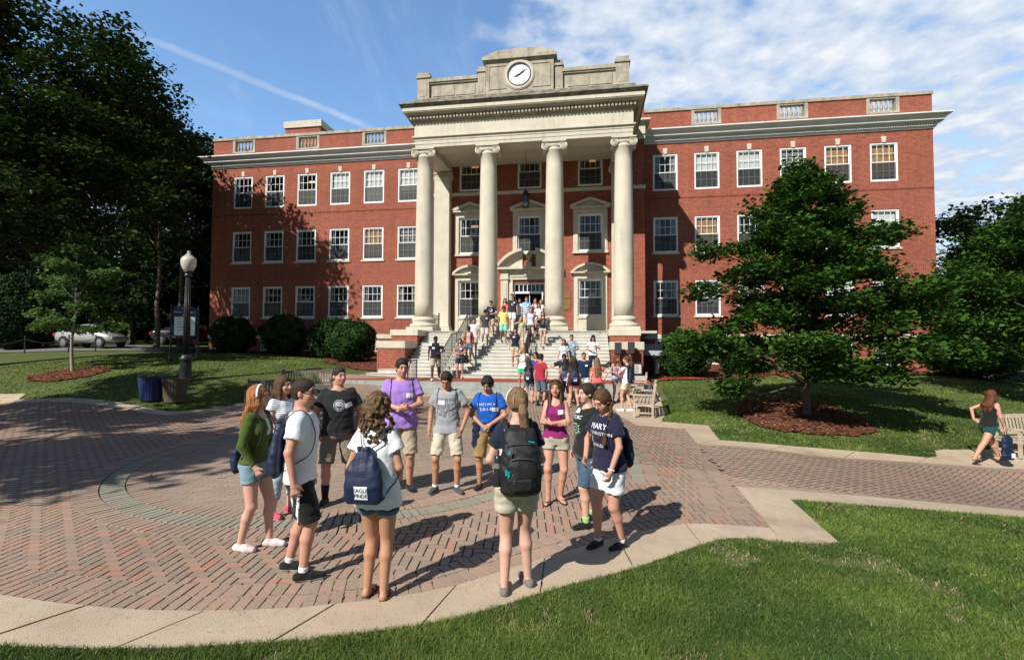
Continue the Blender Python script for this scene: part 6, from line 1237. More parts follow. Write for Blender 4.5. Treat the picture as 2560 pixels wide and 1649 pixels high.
    if hk in ('long', 'longfront', 'pony', 'braid', 'bun', 'mid'):
        cap(.012)
        if hk in ('long', 'longfront', 'mid'):
            Ln = extras and dict(extras).get('hairlen', .36) or .36; Ln = .26 if hk == 'mid' else Ln
            bk0 = hp(0, -.07, -.03); bz = hc[2] - Ln * s; byy = (cy(1.3) - .125 * (1 + (bulk - 1))) * s
            n_ = 6
            for i in range(n_):
                o = (i - (n_ - 1) / 2) / (n_ - 1) * 2; p0 = hp(o * .062, -.055 - .02 * (1 - o * o), .0); p1 = hp(o * .082, -.062 - .03 * (1 - o * o), -.11); p2 = A_(p1[0] * .95 + o * .012 * s, byy + abs(o) * .02 * s, hc[2] - .24 * s) if Ln > .25 else p1 + down * .1 * s; p3 = A_(p2[0] * (.85 + .1 * math.sin(i * 3.)), p2[1] + .01, bz + .03 * s * math.sin(i * 2.3))
                Hh.cone(p0, p1, .034 * s, .034 * s, k=.025); Hh.cone(p1, p2, .034 * s, .030 * s, k=.02)
                if Ln > .25: Hh.cone(p2, p3, .030 * s, .014 * s, k=.015)
            for q in (1, -1):
                for j in range(3):
                    p0, p1 = hp(q * (.070 + .005 * j), .034 - .024 * j, .05), hp(q * (.080 + .004 * j), .030 - .024 * j, -.085); Hh.cone(p0, p1, .015 * s, .016 * s, k=.014)
                    if hk != 'mid': fr2 = hk == 'longfront'; p2 = S(cx(1.3) + q * (.078 + .012 * j), cy(1.3) + (.080 if fr2 else -.03) - .022 * j, 1.37); p3 = S(cx(1.2) + q * (.066 + .020 * j), cy(1.2) + (.140 if fr2 else -.1) - .018 * j, 1.235 + .022 * ((j + (q > 0)) % 3)); Hh.cone(p1, p2, .017 * s, .017 * s, k=.012); Hh.cone(p2, p3, .017 * s, .008 * s, k=.010)
                    else: Hh.cone(p1, p1 + down * (.09 + .015 * j) * s, .017 * s, .011 * s, k=.012)
            Hh.ell(hp(0, .098, -.035), S(.058, .066, .092), R, op='s'); Hh.ell(hp(0, .125, .036), S(.052, .055, .048), R, op='s')
        else:
            clear(-.07)
            if hk == 'pony':
                p = [hp(0, -.10, .035), hp(0, -.145, .015), hp(.0, -.165, -.08), hp(.015, -.155, -.20), hp(.03, -.13, -.30)]; rr = [.018, .032, .042, .038, .014]
                for i in range(4): Hh.cone(p[i], p[i + 1], rr[i] * s, rr[i + 1] * s, k=.015)
            if hk == 'braid':
                sd_ = dict(extras).get('braid', -1); p0 = hp(sd_ * .07, -.045, -.06); p1 = S(cx(1.4) + sd_ * .11, cy(1.4) + .05, 1.42); p2 = S(cx(1.3) + sd_ * .10, cy(1.3) + .135, 1.25); n_ = 9
                for i in range(n_):
                    u = i / (n_ - 1); c = (p0 * (1 - u) ** 2 + 2 * p1 * u * (1 - u) + p2 * u * u); o = (.010 if i % 2 else -.010) * s; Hh.ell(c + A_(o, 0, 0), S(.026, .026, .027) * (1 - .25 * u), k=.004)
                Hh.cone(p2 + down * .01, p2 + down * .09 * s + A_(0, .005, 0), .018 * s, .024 * s, k=.006)
            if hk == 'bun': Hh.ell(hp(0, -.115, .03), S(.036, .034, .036), R, k=.01)
    if hk != 'none':
        Hh.obj('hair', HM, t, noise=lambda x_, y_, z_: wave * (np.sin(150 * x_ + 9 * np.sin(20 * z_)) * .5 + np.sin(130 * y_ + 8 * np.sin(23 * z_)) * .5) + (0 if not L_ else .006 * np.sin(90 * x_) * np.sin(85 * y_) * np.sin(80 * z_)))
    ex = dict(extras)
    # top
    top = top or {}; ty = top.get('t', 'tee'); lo = top.get('loose', .016); hem = top.get('hem', .86); G = SDF(max(res, .0095)); lv = lev(.010 + lo * .5); z1 = 1.475
    zs = [l for l in lv if l[0] > hem * s]; first = lv[np.argmin([abs(l[0] - hem * s) for l in lv])]; mr = [l for l in lv if 1.2 * s < l[0] < 1.36 * s][0]; fl = .93 if not fem else .98
    body_l = [(hem * s, first[1], first[2], max(first[3] + lo * s * .6, mr[3] * fl * (lo > .012)), max(first[4] + lo * s * .6, mr[4] * fl * (lo > .012)))]
    for l in zs:
        k_ = lo > .012 and l[0] < 1.2 * s; body_l.append((l[0], l[1], l[2], max(l[3], mr[3] * (fl + .02)) if k_ else l[3], max(l[4], mr[4] * .97) if k_ else l[4]))
    bl0 = (bottom or {}).get('loose', .018); wr_ = (hw + .094 * bk + bl0 * .5 + .016) * s; wy_ = (.094 * bk + bl0 * .5 + .024) * s; bb = []
    for b in body_l:
        u_ = min(1, max(0, (1.02 - b[0] / s) / .08)); bb.append((b[0], b[1], b[2], max(b[3], wr_ * u_), max(b[4], wy_ * u_)))
    body_l = [b for b in bb if b[0] < z1 * s]; G.loft(body_l, k=.015)
    if fem:
        for q in (1, -1): G.ell(S(cx(1.27) + q * .062, cy(1.27) + .062, 1.265), S(.068, .063, .066), k=.04)
    if ty in ('tee', 'polo', 'long', 'cap', 'shirt'):
        for q in (1, -1):
            ab = (.040 if fem else .049) * s * bk; f_ = {'tee': .62, 'polo': .58, 'cap': .38, 'shirt': .7}.get(ty, 1) * top.get('sl', 1)
            if ty == 'long': G.cone(sh[q] - A_(q * .03 * s, 0, 0), el[q], ab * 1.08 + .016, ab * .82 + .012, k=.03); G.sleeve(el[q], el[q] + (wr[q] - el[q]) * .93, ab * .84 + .012, .034 * s, k=.015)
            else: G.sleeve(sh[q] - A_(q * .032 * s, 0, .0), sh[q] + (el[q] - sh[q]) * f_, ab * 1.07 + .013, ab * .92 + .012 + lo * .75, k=.03)
        G.cone(S(cx(1.43), cy(1.43) - .016, 1.432), hp(0, -.02, -.07), nr * 1.15 + .006, nr + .012, op='s'); G.ell(S(cx(1.46), cy(1.46) + .03, 1.462 - top.get('scoop', 0)), S(.054 + top.get('scoop', 0) * .5, .075, .030 + top.get('scoop', 0)), op='s')
    else:
        G.ell(S(cx(1.46), cy(1.46) + .04, 1.47), S(.078, .12, .10 if ty != 'strapless' else .16), op='s'); G.ell(S(cx(1.46), cy(1.46) - .05, 1.50), S(.08, .12, .09), op='s')
        for q in (1, -1): G.ell(S(cx(1.41) + q * (sw + .022), cy(1.4) - .01, 1.405), S(.062, .15, .10), op='s')
        if ty == 'strapless': G.plane(S(0, 0, 1.34), (0, 0, 1))
    tm = top.get('m', [WHITEP]); tm = tm if isinstance(tm, list) else [tm]
    go, gV, gF = G.obj('shirt', tm, t, paint=(lambda P: np.array(top['paint'](P / s), 'i4')) if 'paint' in top else None, noise=cloth_noise(.0042 if lo > .012 else .002, rseed, 1))
    # bottoms
    bt = bottom or {}; fr_ = bt.get('f', .72); Q = SDF(max(res, .0095)); lb = [l for l in lev(.014, 0, 1.04)]; lb[0] = (.83 * s,) + lb[0][1:3] + (lb[0][3] + .01, lb[0][4] + .006); Q.loft([l for l in lb if l[0] <= min(bt.get('waist', 1.02), hem + .075) * s + .005], k=.02); bl = bt.get('loose', .018)
    Q.plane((0, 0, (hem + .014) * s), (0, 0, 1))
    _cut = Q.ops.pop()
    for q in (1, -1):
        if fr_ <= 1: e_ = hip[q] + (knee[q] - hip[q]) * fr_; Q.sleeve(hip[q] + A_(0, 0, .01), e_, .094 * s * bk + bl * .5, (.094 + (.058 - .094) * fr_) * s * bk + bl + .006, k=.02)
        else: e_ = knee[q] + (ank[q] - knee[q]) * (fr_ - 1); Q.cone(hip[q], knee[q], .094 * s * bk + bl * .5, .060 * s * bk + bl * .5, k=.02); Q.sleeve(knee[q], e_, .060 * s * bk + bl * .5, .056 * s * bk + bl * .6, k=.015)
    Q.ops.append(_cut); bm_ = bt.get('m', [WHITEP]); bm_ = bm_ if isinstance(bm_, list) else [bm_]
    Q.obj('shorts' if fr_ < 1.5 else 'trousers', bm_, t, paint=(lambda P: np.array(bt['paint'](P / s, {q: (hip[q] / s, knee[q] / s) for q in (1, -1)}), 'i4')) if 'paint' in bt else None, noise=cloth_noise(.0045 if bl > .012 else .002, rseed + 5))
    # shoes and socks
    sh_ = shoes or {'t': 'sneaker', 'm': WHITEP}; kind = sh_['t']
    for q in (1, -1):
        a, d = ank[q], toe[q]; gz = a[2] - .085 * s; s2 = np.cross(d, A_(0, 0, 1)); fo = SDF(max(res * .8, .007)); g = lambda f_, z_: a * A_(1, 1, 0) + d * f_ * s + A_(0, 0, gz + z_ * s)
        if kind in ('sneaker', 'flat', 'boot'):
            fo.cone(g(-.045, .038), g(.07, .035), .041 * s, .042 * s, k=.02); fo.cone(g(.07, .036), g(.155, .030), .043 * s, .033 * s, k=.02); fo.plane(g(0, .0), (0, 0, -1))
            if kind == 'sneaker': fo.sleeve(g(-.005, .045), g(-.005, .088), .040 * s, .040 * s, k=.015)
            else: fo.ell(g(.02, .085), S(.035, .045, .035), op='s')
            if kind == 'boot': fo.sleeve(g(-.005, .045), g(-.005, .125), .044 * s, .042 * s, k=.015)
            zs_ = gz + .018 * s; so = sh_.get('sole', sh_['m']); fo.obj('shoe', [sh_['m'], so], t, paint=lambda P: (P[:, 2] < zs_).astype('i4'))
            if kind == 'sneaker' and sh_.get('laces') is not None and not lod:
                m = MB()
                for u in (.045, .065, .085): m.tube([tuple(g(u, .072 - (u - .04) * .35) + s2 * w * s) for w in (-.022, 0, .022)], .0042 * s, 5)
                m.obj('laces', sh_['laces'], t)
        else:
            m = MB(); pts = [(-.05, .028), (.0, .030), (.06, .036), (.12, .038), (.155, .028), (.175, .0)]; poly = [g(f_, .004) + s2 * w * s for f_, w in pts] + [g(f_, .004) - s2 * w * s for f_, w in pts[::-1]]; n_ = len(poly)
            m.add([tuple(p) for p in poly] + [tuple(p + A_(0, 0, .012 * s)) for p in poly], [tuple(range(n_)), tuple(range(2 * n_ - 1, n_ - 1, -1))] + [(i, (i + 1) % n_, (i + 1) % n_ + n_, i + n_) for i in range(n_)]); so_ = m.obj('sandal', sh_['m'], t); m = MB()
            if kind == 'flip':
                for w in (-1, 1): m.tube([tuple(g(.135, .052)), tuple(g(.09, .060) + s2 * w * .024 * s), tuple(g(.03, .03) + s2 * w * .038 * s)], .006 * s, 5)
            else:
                for u in (.03, .085): m.tube([tuple(g(u, zz) + s2 * w * s) for w, zz in ((-.042, .012), (-.036, .05), (0, .074 - (u - .03) * .3), (.036, .05), (.042, .012))], .011 * s, 5)
            m.obj('strap', sh_['m'], so_)
        if socks: fo = SDF(max(res * .8, .007)); top_ = a + (knee[q] - a) * socks[1]; fo.sleeve(g(-.004, .06), top_, .036 * s * bk ** .5, .038 * s * bk + socks[1] * .035, k=.01); so_, _, _ = fo.obj('sock', [socks[0]], t)
    # badge and prints
    if tagpos is not None:
        bx_, bz_, rot = tagpos; w, h_ = .046, .031; c_, s__ = math.cos(rot), math.sin(rot); Vt = []; 
        for j in range(4):
            for i in range(5): u, v = -w + 2 * w * i / 4, -h_ + 2 * h_ * j / 3; Vt.append(((bx_ + u * c_ - v * s__) * s, (bz_ + u * s__ + v * c_) * s))
        project_print('name_badge', Vt, [(j * 5 + i, j * 5 + i + 1, j * 5 + i + 6, j * 5 + i + 5) for j in range(3) for i in range(4)], gV, gF, 1., -1, TAGM, go, off=.006)
    for (V_, F_, mt, nm, sg) in prints: project_print(nm, [(a * s, b * s) for a, b in V_], F_, gV, gF, 1. * sg, -sg, mt, go)
    if 'band' in ex:
        m = MB(); m.tube([tuple(hp(.093 * math.sin(a) * -1, .018, .020 + .108 * math.cos(a))) for a in np.linspace(-1.75, 1.75, 17)], ex['band'][1] * s, 6); m.obj('headband', ex['band'][0], t, smooth=True)
    if 'shades' in ex:
        up = ex['shades']; m = MB()
        for q in (1, -1): y0, z0 = ((.094, .012), (.055, .105))[up]; c = hp(q * .033, y0, z0); m.add([tuple(c + R @ S(.027 * math.cos(a), .004 - .006 * abs(math.cos(a)), .018 * math.sin(a))) for a in np.linspace(0, 2 * math.pi, 13)[:-1]] + [tuple(c + R @ S(.027 * math.cos(a), -.002 - .006 * abs(math.cos(a)), .018 * math.sin(a))) for a in np.linspace(0, 2 * math.pi, 13)[:-1]], [tuple(range(12)), tuple(range(23, 11, -1))] + [(i, (i + 1) % 12, (i + 1) % 12 + 12, i + 12) for i in range(12)]); m.tube([tuple(hp(q * .060, y0 - .008, z0 + .006)), tuple(hp(q * .082, y0 - .06, z0 + .008)), tuple(hp(q * .084, y0 - .10, z0))], .0035 * s, 5)
        m.tube([tuple(hp(-.008, y0 + .006, z0 + .004)), tuple(hp(.008, y0 + .006, z0 + .004))], .003 * s, 5); m.obj('sunglasses', LENS, t)
    if 'watch' in ex:
        q, wm = ex['watch']; c = wr[q]; m = MB(); d_ = hd[q]; u_ = unit(np.cross(d_, A_(0, 0, 1) if abs(d_[2]) < .9 else A_(1, 0, 0))); w_ = np.cross(d_, u_)
        m.tube([tuple(c - d_ * .01 + (u_ * math.cos(a) + w_ * math.sin(a)) * .031 * s) for a in np.linspace(0, 2 * math.pi, 13)], .008 * s, 5, cap=False); m.obj('watch', wm, t)
    return dict(t=t, s=s, sh=sh, el=el, wr=wr, hd=hd, cx=cx, cy=cy, V=gV, F=gF, hc=hc, ex=ex, fem=fem, bulk=bulk, hip=hip)
NAVYB = M('bag_navy', (.007, .015, .050), .55, .12, 5, bump=.25, bscale=25); CORD = M('black_cord', (.012, .012, .018), .7, .1); BLACKN = M('backpack_nylon', (.009, .009, .010), .6, .2, 6, bump=.3, bscale=60); TEAL = M('teal_trim', (.0, .30, .30), .5, .05)
def drawstring(P, label, col=None, z=1.13, big=1., off=0., pr=True, res=.010, tilt=0., xo=0., group='navy drawstring bags'):
    s, t0 = P['s'], P['t']; t = thing('drawstring_bag', label, 'bag', t0.location, t0.rotation_euler.z, group); yb = P['cy'](1.15) - (.125 if P['fem'] else .135) * (1 + (P['bulk'] - 1) * 1.3) - .05 - off
    hb, wb = .215 * big, .165 * big; Rt = rotm(0, 0, tilt); x0 = P['cx'](1.15) + xo
    B = SDF(res); c = A_(x0, yb, z); z0, z1 = (z - hb) * s, (z + hb) * s
    B.loft([(z0, x0 * s, yb * s, wb * .80 * s, .022 * s), (z0 + .04, x0 * s, yb * s, wb * s, .045 * s), (z0 + .15 * s, x0 * s, (yb - .01) * s, wb * .98 * s, .060 * s), (z * s + .06, x0 * s, yb * s, wb * .88 * s, .050 * s), (z1 - .06, x0 * s, (yb + .015) * s, wb * .62 * s, .04 * s), (z1, x0 * s, (yb + .02) * s, wb * .30 * s, .028 * s), (z1 + .03, x0 * s, (yb + .02) * s, wb * .42 * s, .026 * s)], k=.02, p=2.8)
    o, V, F = B.obj('pouch', NAVYB if col is None else col, t, noise=lambda x_, y_, z_: .005 * np.sin(90 * x_ / s) * np.clip((z_ / s - z) / hb, 0, 1) + cloth_noise(.0012, 3)(x_, y_, z_))
    for q in (1, -1):
        sh = P['sh'][q] / s; fy = P['cy'](1.3) + (.13 if P['fem'] else .125) * P['bulk']; by = P['cy'](1.36) - .10; xs = sh[0] * .66
        pts = [(x0 + q * .02, yb + .03, z + hb), (xs * .8, by - .035, 1.36), (xs, by + .01, 1.44), (xs * 1.02, P['cy'](1.4) + .0, 1.475), (xs * 1.05, fy - .055, 1.42), (xs * 1.15, fy, 1.28), (sh[0] * .93, fy - .03, 1.12), (sh[0] * 1.0, P['cy'](1.1), 1.04), (x0 + q * wb * .95, yb + .02, z - hb + .03)]
        # smooth the path
        pp = [Vector(p) * s for p in pts]; sm = []
        for i in range(len(pp) - 1):
            p0, p1, p2, p3 = pp[max(i - 1, 0)], pp[i], pp[i + 1], pp[min(i + 2, len(pp) - 1)]
            for k in range(4): u = k / 4; sm.append(.5 * ((2 * p1) + (p2 - p0) * u + (2 * p0 - 5 * p1 + 4 * p2 - p3) * u * u + (3 * p1 - p0 - 3 * p2 + p3) * u ** 3))
        sm.append(pp[-1]); bv = BVHTree.FromPolygons([tuple(v) for v in P['V']], [tuple(int(i) for i in f) for f in P['F']])
        for i, p_ in enumerate(sm):
            if 3 < i < len(sm) - 2:
                n_ = bv.find_nearest(p_)
                if n_[0] is not None: dl = (p_ - n_[0]).dot(n_[1]); sm[i] = p_ if dl > .008 else n_[0] + n_[1] * .009
        MB().tube(sm, .0048 * s if res < .012 else .007, 5).obj('cord', CORD, t, smooth=True)
    if pr:
        V2, F2 = [], []
        def q_(x_, z_, w, h_): b = len(V2); V2.extend([(x_, z_), (x_ + w, z_), (x_ + w, z_ + h_), (x_, z_ + h_)]); F2.append((b, b + 1, b + 2, b + 3))
        if res < .012:
            # white block with dark brush lettering reading as two rows
            for i in range(6):
                for j in range(6): q_(x0 * s + (-.055 + i * .0185) * s, (z - .165 + j * .0185) * s, .0186 * s, .0186 * s)
            oo = project_print('print', V2, F2, V, F, -1., 1, WHITEP, o)
            for w, zz, sz in (('EAGLE', -.088, .045), ('PRIDE', -.134, .045)):
                Vt, Ft = text_geo(w, sz * s * .98, (1, 1.1)); project_print('print_lettering', [(x0 * s + a, z * s + zz * s + b) for a, b in Vt], Ft, V, F, -1., 1, NAVYB, oo, off=.007)
        else:
            q_((x0 - .055) * s, (z - .15) * s, .11 * s, .10 * s); project_print('print', V2, F2, V, F, -1., 1, WHITEP, o)
    return t
def backpack(P, label):
    s, t0 = P['s'], P['t']; t = thing('backpack', label, 'backpack', t0.location, t0.rotation_euler.z); yb = P['cy'](1.15) - .12; z = 1.15; S = lambda *p: np.array(p) * s
    B = SDF(.010); B.loft([((z - .25) * s, 0, (yb - .10) * s, .13 * s, .08 * s), ((z - .21) * s, 0, (yb - .11) * s, .165 * s, .115 * s), ((z - .05) * s, 0, (yb - .11) * s, .175 * s, .125 * s), ((z + .12) * s, 0, (yb - .10) * s, .155 * s, .105 * s), ((z + .20) * s, 0, (yb - .08) * s, .115 * s, .08 * s), ((z + .245) * s, 0, (yb - .06) * s, .06 * s, .05 * s)], k=.03, p=2.6); B.cone(S(-.07, yb - .06, z + .22), S(.07, yb - .06, z + .22), .07 * s, .07 * s, k=.05); o, V, F = B.obj('main_bag', BLACKN, t, noise=cloth_noise(.004, 8))
    B = SDF(.010); B.loft([((z - .22) * s, 0, (yb - .19) * s, .09 * s, .04 * s), ((z - .16) * s, 0, (yb - .205) * s, .125 * s, .05 * s), ((z + .0) * s, 0, (yb - .205) * s, .120 * s, .045 * s), ((z + .07) * s, 0, (yb - .20) * s, .085 * s, .035 * s), ((z + .10) * s, 0, (yb - .19) * s, .03 * s, .02 * s)], k=.02, p=2.4); B.obj('front_pocket', BLACKN, t, noise=cloth_noise(.003, 4)); B = SDF(.010); B.box(S(0, yb - .222, z - .14), S(.09, .035, .06), rad=.03 * s); B.obj('lower_pocket', BLACKN, t)
    m = MB()
    for zz, w, yy in ((.175, .135, -.185), (.07, .10, -.245)): m.tube([tuple(S(w * math.sin(a), yb + yy + .012 * (1 - math.cos(a)) - .0, z + zz - .02 * (1 - math.cos(a)))) for a in np.linspace(-1.3, 1.3, 9)], .005 * s, 5)
    m.obj('zip', M('zip_grey', (.05, .05, .055), .4), t); m = MB()
    for (a, b_) in (((-.10, -.235, .135), (-.105, -.24, .105)), ((.10, -.205, .19), (.055, -.215, .20)), ((-.105, -.24, -.03), (-.11, -.245, -.075)), ((-.15, -.16, -.17), (-.152, -.165, -.205)), ((-.125, -.235, -.02), (-.128, -.24, -.06))): m.tube([tuple(S(a[0], yb + a[1], z + a[2])), tuple(S(b_[0], yb + b_[1], z + b_[2]))], .0085 * s, 5)
    m.obj('zip_pull', TEAL, t); 
    for q in (1, -1):
        sh = P['sh'][q] / s; xs = sh[0] * .68; fy = P['cy'](1.3) + .125; pts = [(xs * .85, yb - .02, z + .2), (xs * .95, yb + .0, 1.40), (xs, P['cy'](1.4) - .03, 1.475), (xs * 1.03, fy - .04, 1.42), (xs * 1.12, fy + .01, 1.28), (sh[0] * .95, fy - .04, 1.1), (sh[0] * .9, yb - .02, z - .18)]
        m = MB(); pp = [Vector(p) * s for p in pts]; sm = []
        for i in range(len(pp) - 1):
            p0, p1, p2, p3 = pp[max(i - 1, 0)], pp[i], pp[i + 1], pp[min(i + 2, len(pp) - 1)]
            for k in range(4): u = k / 4; sm.append(.5 * ((2 * p1) + (p2 - p0) * u + (2 * p0 - 5 * p1 + 4 * p2 - p3) * u * u + (3 * p1 - p0 - 3 * p2 + p3) * u ** 3))
        m.tube(sm + [pp[-1]], .022 * s, 6); m.obj('shoulder_strap', BLACKN, t, smooth=True)
    m = MB().lathe([(.030, -.11), (.034, -.10), (.034, .04), (.033, .045), (.033, .09), (.028, .10), (.028, .13), (.02, .135)], 0, 0, 14); b = m.obj('bottle', M('bottle_dark', (.02, .022, .025), .25), t, smooth=True); b.location = S(-.185, yb - .08, z - .07); MB().lathe([(.0348, .035), (.0348, .075)], 0, 0, 14).obj('bottle_band', M('steel', (.5, .5, .5), .3, metal=.8), b)
    m = MB().lathe([(.036, -.115), (.042, -.11), (.042, -.02), (.038, -.02)], 0, 0, 12); b = m.obj('side_pocket', BLACKN, t); b.location = S(-.183, yb - .08, z - .07); return t
# ------------------------------------------------------------------ the crowd
def poly_print(polys):
    V, F = [], []
    for p in polys: F.append(tuple(range(len(V), len(V) + len(p)))); V += p
    return V, F
def star(cx, cz, r0, r1, n, w):
    out = []
    for i in range(n):
        a = 2 * math.pi * i / n; d = (math.cos(a), math.sin(a)); e = (-d[1], d[0]); rr = r1 * (1 if i % 2 else .78)
        out.append([(cx + d[0] * r0 + e[0] * w, cz + d[1] * r0 + e[1] * w), (cx + d[0] * rr, cz + d[1] * rr), (cx + d[0] * r0 - e[0] * w, cz + d[1] * r0 - e[1] * w)])
    return out
def text_at(txt, size, cx, cz, rot=0, sx=1, mirror=False):
    V, F = text_geo(txt, size, (sx, 1)); c, s_ = math.cos(rot), math.sin(rot); g = -1 if mirror else 1; return [(cx + g * (a * c - b * s_), cz + a * s_ + b * c) for a, b in V], F
def ringp(cx, cz, r0, r1, n=24, sx=1): return [[(cx + sx * r * math.cos(a), cz + r * math.sin(a)) for r, a in ((r0, t0), (r1, t0), (r1, t1), (r0, t1))] for t0, t1 in [(2 * math.pi * k / n, 2 * math.pi * (k + 1) / n) for k in range(n)]]
def crowd_front():
    C = cloth; white = C('white', (.74, .75, .77)); khaki = C('khaki', (.40, .33, .235)); sand = C('sand', (.52, .47, .38)); taupe = C('taupe', (.20, .165, .125)); black = C('black', (.010, .010, .011)); navy = C('navy', (.013, .015, .035))
    denim = C('light_denim', (.17, .27, .33), var=.2); ddenim = C('dark_denim', (.02, .035, .065), var=.25); mdenim = C('mid_denim', (.055, .10, .16), var=.2); sole = M('rubber_white', (.62, .61, .58), .6, .1); bsole = M('rubber_black', (.02, .02, .02), .7, .1); leather = M('brown_leather', (.06, .025, .015), .5, .2)
    G0 = 'students standing in the ring on the plaza'
    green = C('olive_green', (.055, .085, .012)); grey = C('heather_grey', (.30, .31, .33), var=.1); blue = C('royal_blue', (.008, .09, .42)); purple = C('lavender', (.33, .19, .56)); mag = C('magenta', (.23, .015, .12)); cream = C('cream', (.62, .60, .52))
    hang = dict(w=(.235, .04, .885), e=(.3, -1, 0)); pocket = dict(w=(.235, .05, .90), e=(.9, -.5, 0), d=(-.25, .3, -1), c=.6)
    # 1 red haired girl in green cardigan
    P = person('red haired girl in green cardigan and white headband, leftmost of the ring', -2.68, 5.1, T1(-2.68, 5.1), 1.68, -97, 'f', 1.02, 'fair', ('long', 'red'), (12, -2), (0, .03), {1: (.10, -.08, 5), -1: (-.07, .14, -4)}, dict(w=(.19, .13, .92), e=(.8, -.8, 0), d=(-.1, .5, -1), c=.8), dict(w=(.14, .16, .95), e=(.7, -.8, 0)), dict(t='long', m=[green, cream], loose=.010, hem=.93, scoop=.03, paint=lambda p: (np.abs(p[:, 0] + .01) < .028) & (p[:, 1] > .07) & (p[:, 2] > 1.22)), dict(m=denim, f=.42, loose=.010), dict(t='sneaker', m=C('floral_white', (.62, .52, .50), var=.3), sole=sole, laces=M('lace_blue', (.35, .5, .6), .7)), group=G0, extras=(('band', (white, .014)), ('hairlen', .42)), res=.0085)
    drawstring(P, 'navy drawstring bag low behind the girl in the green cardigan', z=.98, big=.8, off=.0, pr=False)
    # 2 girl in white striped top
    P = person('brown haired girl in white striped top behind the boy with sunglasses', -2.86, 6.08, T1(-2.86, 6.05), 1.72, -118, 'f', 1.08, 'fair', ('mid', 'brown'), (8, 0), (0, 0), None, dict(w=(.06, .24, 1.10), e=(.8, -.6, 0), d=(-1, .3, 0), p=(0, -1, 0)), dict(w=(.10, .22, 1.06), e=(.8, -.6, 0), d=(-1, .3, 0), p=(0, -1, 0)), dict(t='cap', m=[white, C('stripe_grey', (.30, .32, .42))], loose=.016, hem=.90, paint=lambda p: (p[:, 2] * 42 % 1 < .35)), dict(m=C('pale_denim', (.30, .40, .44), var=.15), f=1.62, loose=.006), dict(t='sneaker', m=C('pink_shoe', (.65, .08, .14), var=.3), sole=sole, laces=white), group=G0)
    # 3 white tee boy with sunglasses
    blk = lambda p, L: sum(((np.abs(np.abs(p[:, 0] - 0) - .0) * 0 + np.abs(p[:, 1] - o - .1 * (p[:, 2] - .9)) < .011) & (p[:, 0] > .05)) for o in (.04, -.02)) > 0
    P = person('boy in white t-shirt, black shorts and sunglasses with a navy bag', -1.95, 4.5, T1(-1.95, 4.5), 1.79, -76, 'm', 1.04, 'pink', ('buzz', 'dark'), (-14, 2), (0, .02), {1: (.12, .06, -6), -1: (-.13, -.10, 10)}, dict(w=(.25, -.01, .885), e=(.25, -1, 0), c=.45), hang, dict(t='tee', m=white, loose=.026, hem=.86), dict(m=[black, white], f=.96, loose=.030, paint=blk), dict(t='sneaker', m=black, sole=white, laces=black), group=G0, socks=(white, .10), extras=(('shades', 0),), res=.0085)
    drawstring(P, 'navy drawstring bag on the back of the boy in white t-shirt and sunglasses', z=1.13, big=1.08, tilt=.06, res=.0095)
    # 4 black tee boy
    pv = ringp(.0, 1.265, .066, .074) + ringp(.0, 1.265, 0.001, .056, 20)
    blkp = [[(0, 1.315), (-.032, 1.25), (-.012, 1.222), (0, 1.25), (.012, 1.222), (.032, 1.25)], [(-.006, 1.24), (.006, 1.24), (.004, 1.21), (-.004, 1.21)]]
    V1, F1 = poly_print(pv); V2, F2 = poly_print(blkp)
    person('sturdy boy in black t-shirt with round white print and brown shorts', -2.36, 6.62, T1(-2.36, 6.62), 1.81, -157, 'm', 1.10, 'pink', ('buzz', 'dark'), (26, 0), (0, 0), {1: (.15, .06, 18), -1: (-.16, -.05, -16)}, pocket, pocket, dict(t='tee', m=C('black_tee', (.016, .017, .019)), loose=.024, hem=.88), dict(m=taupe, f=.93, loose=.024), dict(t='sneaker', m=black, sole=sole, laces=white), group=G0, socks=(black, .42), tagpos=(-.115, 1.265, -.35), prints=[(V1, F1, C('print_grey', (.42, .45, .48)), 'round_print', 1), (V2, F2, black, 'round_print_mark', 1)])
    # 5 purple tee boy
    P = person('tall heavy boy in lavender t-shirt with clasped hands', -1.62, 7.12, T1(-1.62, 7.1), 1.92, -164, 'm', 1.16, 'pink', ('short', 'black'), (10, 9), (0, .0), None, dict(w=(.03, .27, 1.115), e=(.9, -.5, -.1), d=(-.85, .25, .15), p=(0, -1, .2), c=1.0), dict(w=(.045, .25, 1.10), e=(.9, -.5, -.1), d=(-.85, .3, .1), p=(0, -1, .2), c=.9), dict(t='tee', m=purple, loose=.026, hem=.84), dict(m=khaki, f=.98, loose=.028), dict(t='sneaker', m=black, sole=sole, laces=black), group=G0, tagpos=(-.10, 1.27, 0))
    drawstring(P, 'black cords of a drawstring bag worn by the boy in lavender', pr=False, z=1.1)
    # 6 curly girl, back to us
    P = person('curly haired girl in white t-shirt and denim shorts seen from behind', -1.13, 4.07, T1(-1.13, 4.07), 1.70, -6, 'f', 1.05, 'tan', ('curly', 'curl'), (-12, 4), (0, .02), {1: (.075, .02, -12), -1: (-.085, .06, 6)}, dict(w=(.15, .18, .99), e=(.45, -1, -.1), d=(-.8, .5, -.1), p=(0, -1, 0)), dict(w=(.15, .17, .99), e=(.45, -1, -.1), d=(-.8, .5, -.1), p=(0, -1, 0)), dict(t='cap', m=white, loose=.024, hem=.80, sl=1.35), dict(m=[ddenim, mdenim], f=.36, loose=.010, paint=lambda p, L: (p[:, 2] < .775)), dict(t='sandal', m=leather), group=G0, hipshift=.02, res=.0085)
    drawstring(P, 'navy drawstring bag with white print on the curly haired girl, largest in view', z=1.08, big=1.0, tilt=-.05, xo=-.045, res=.0095)
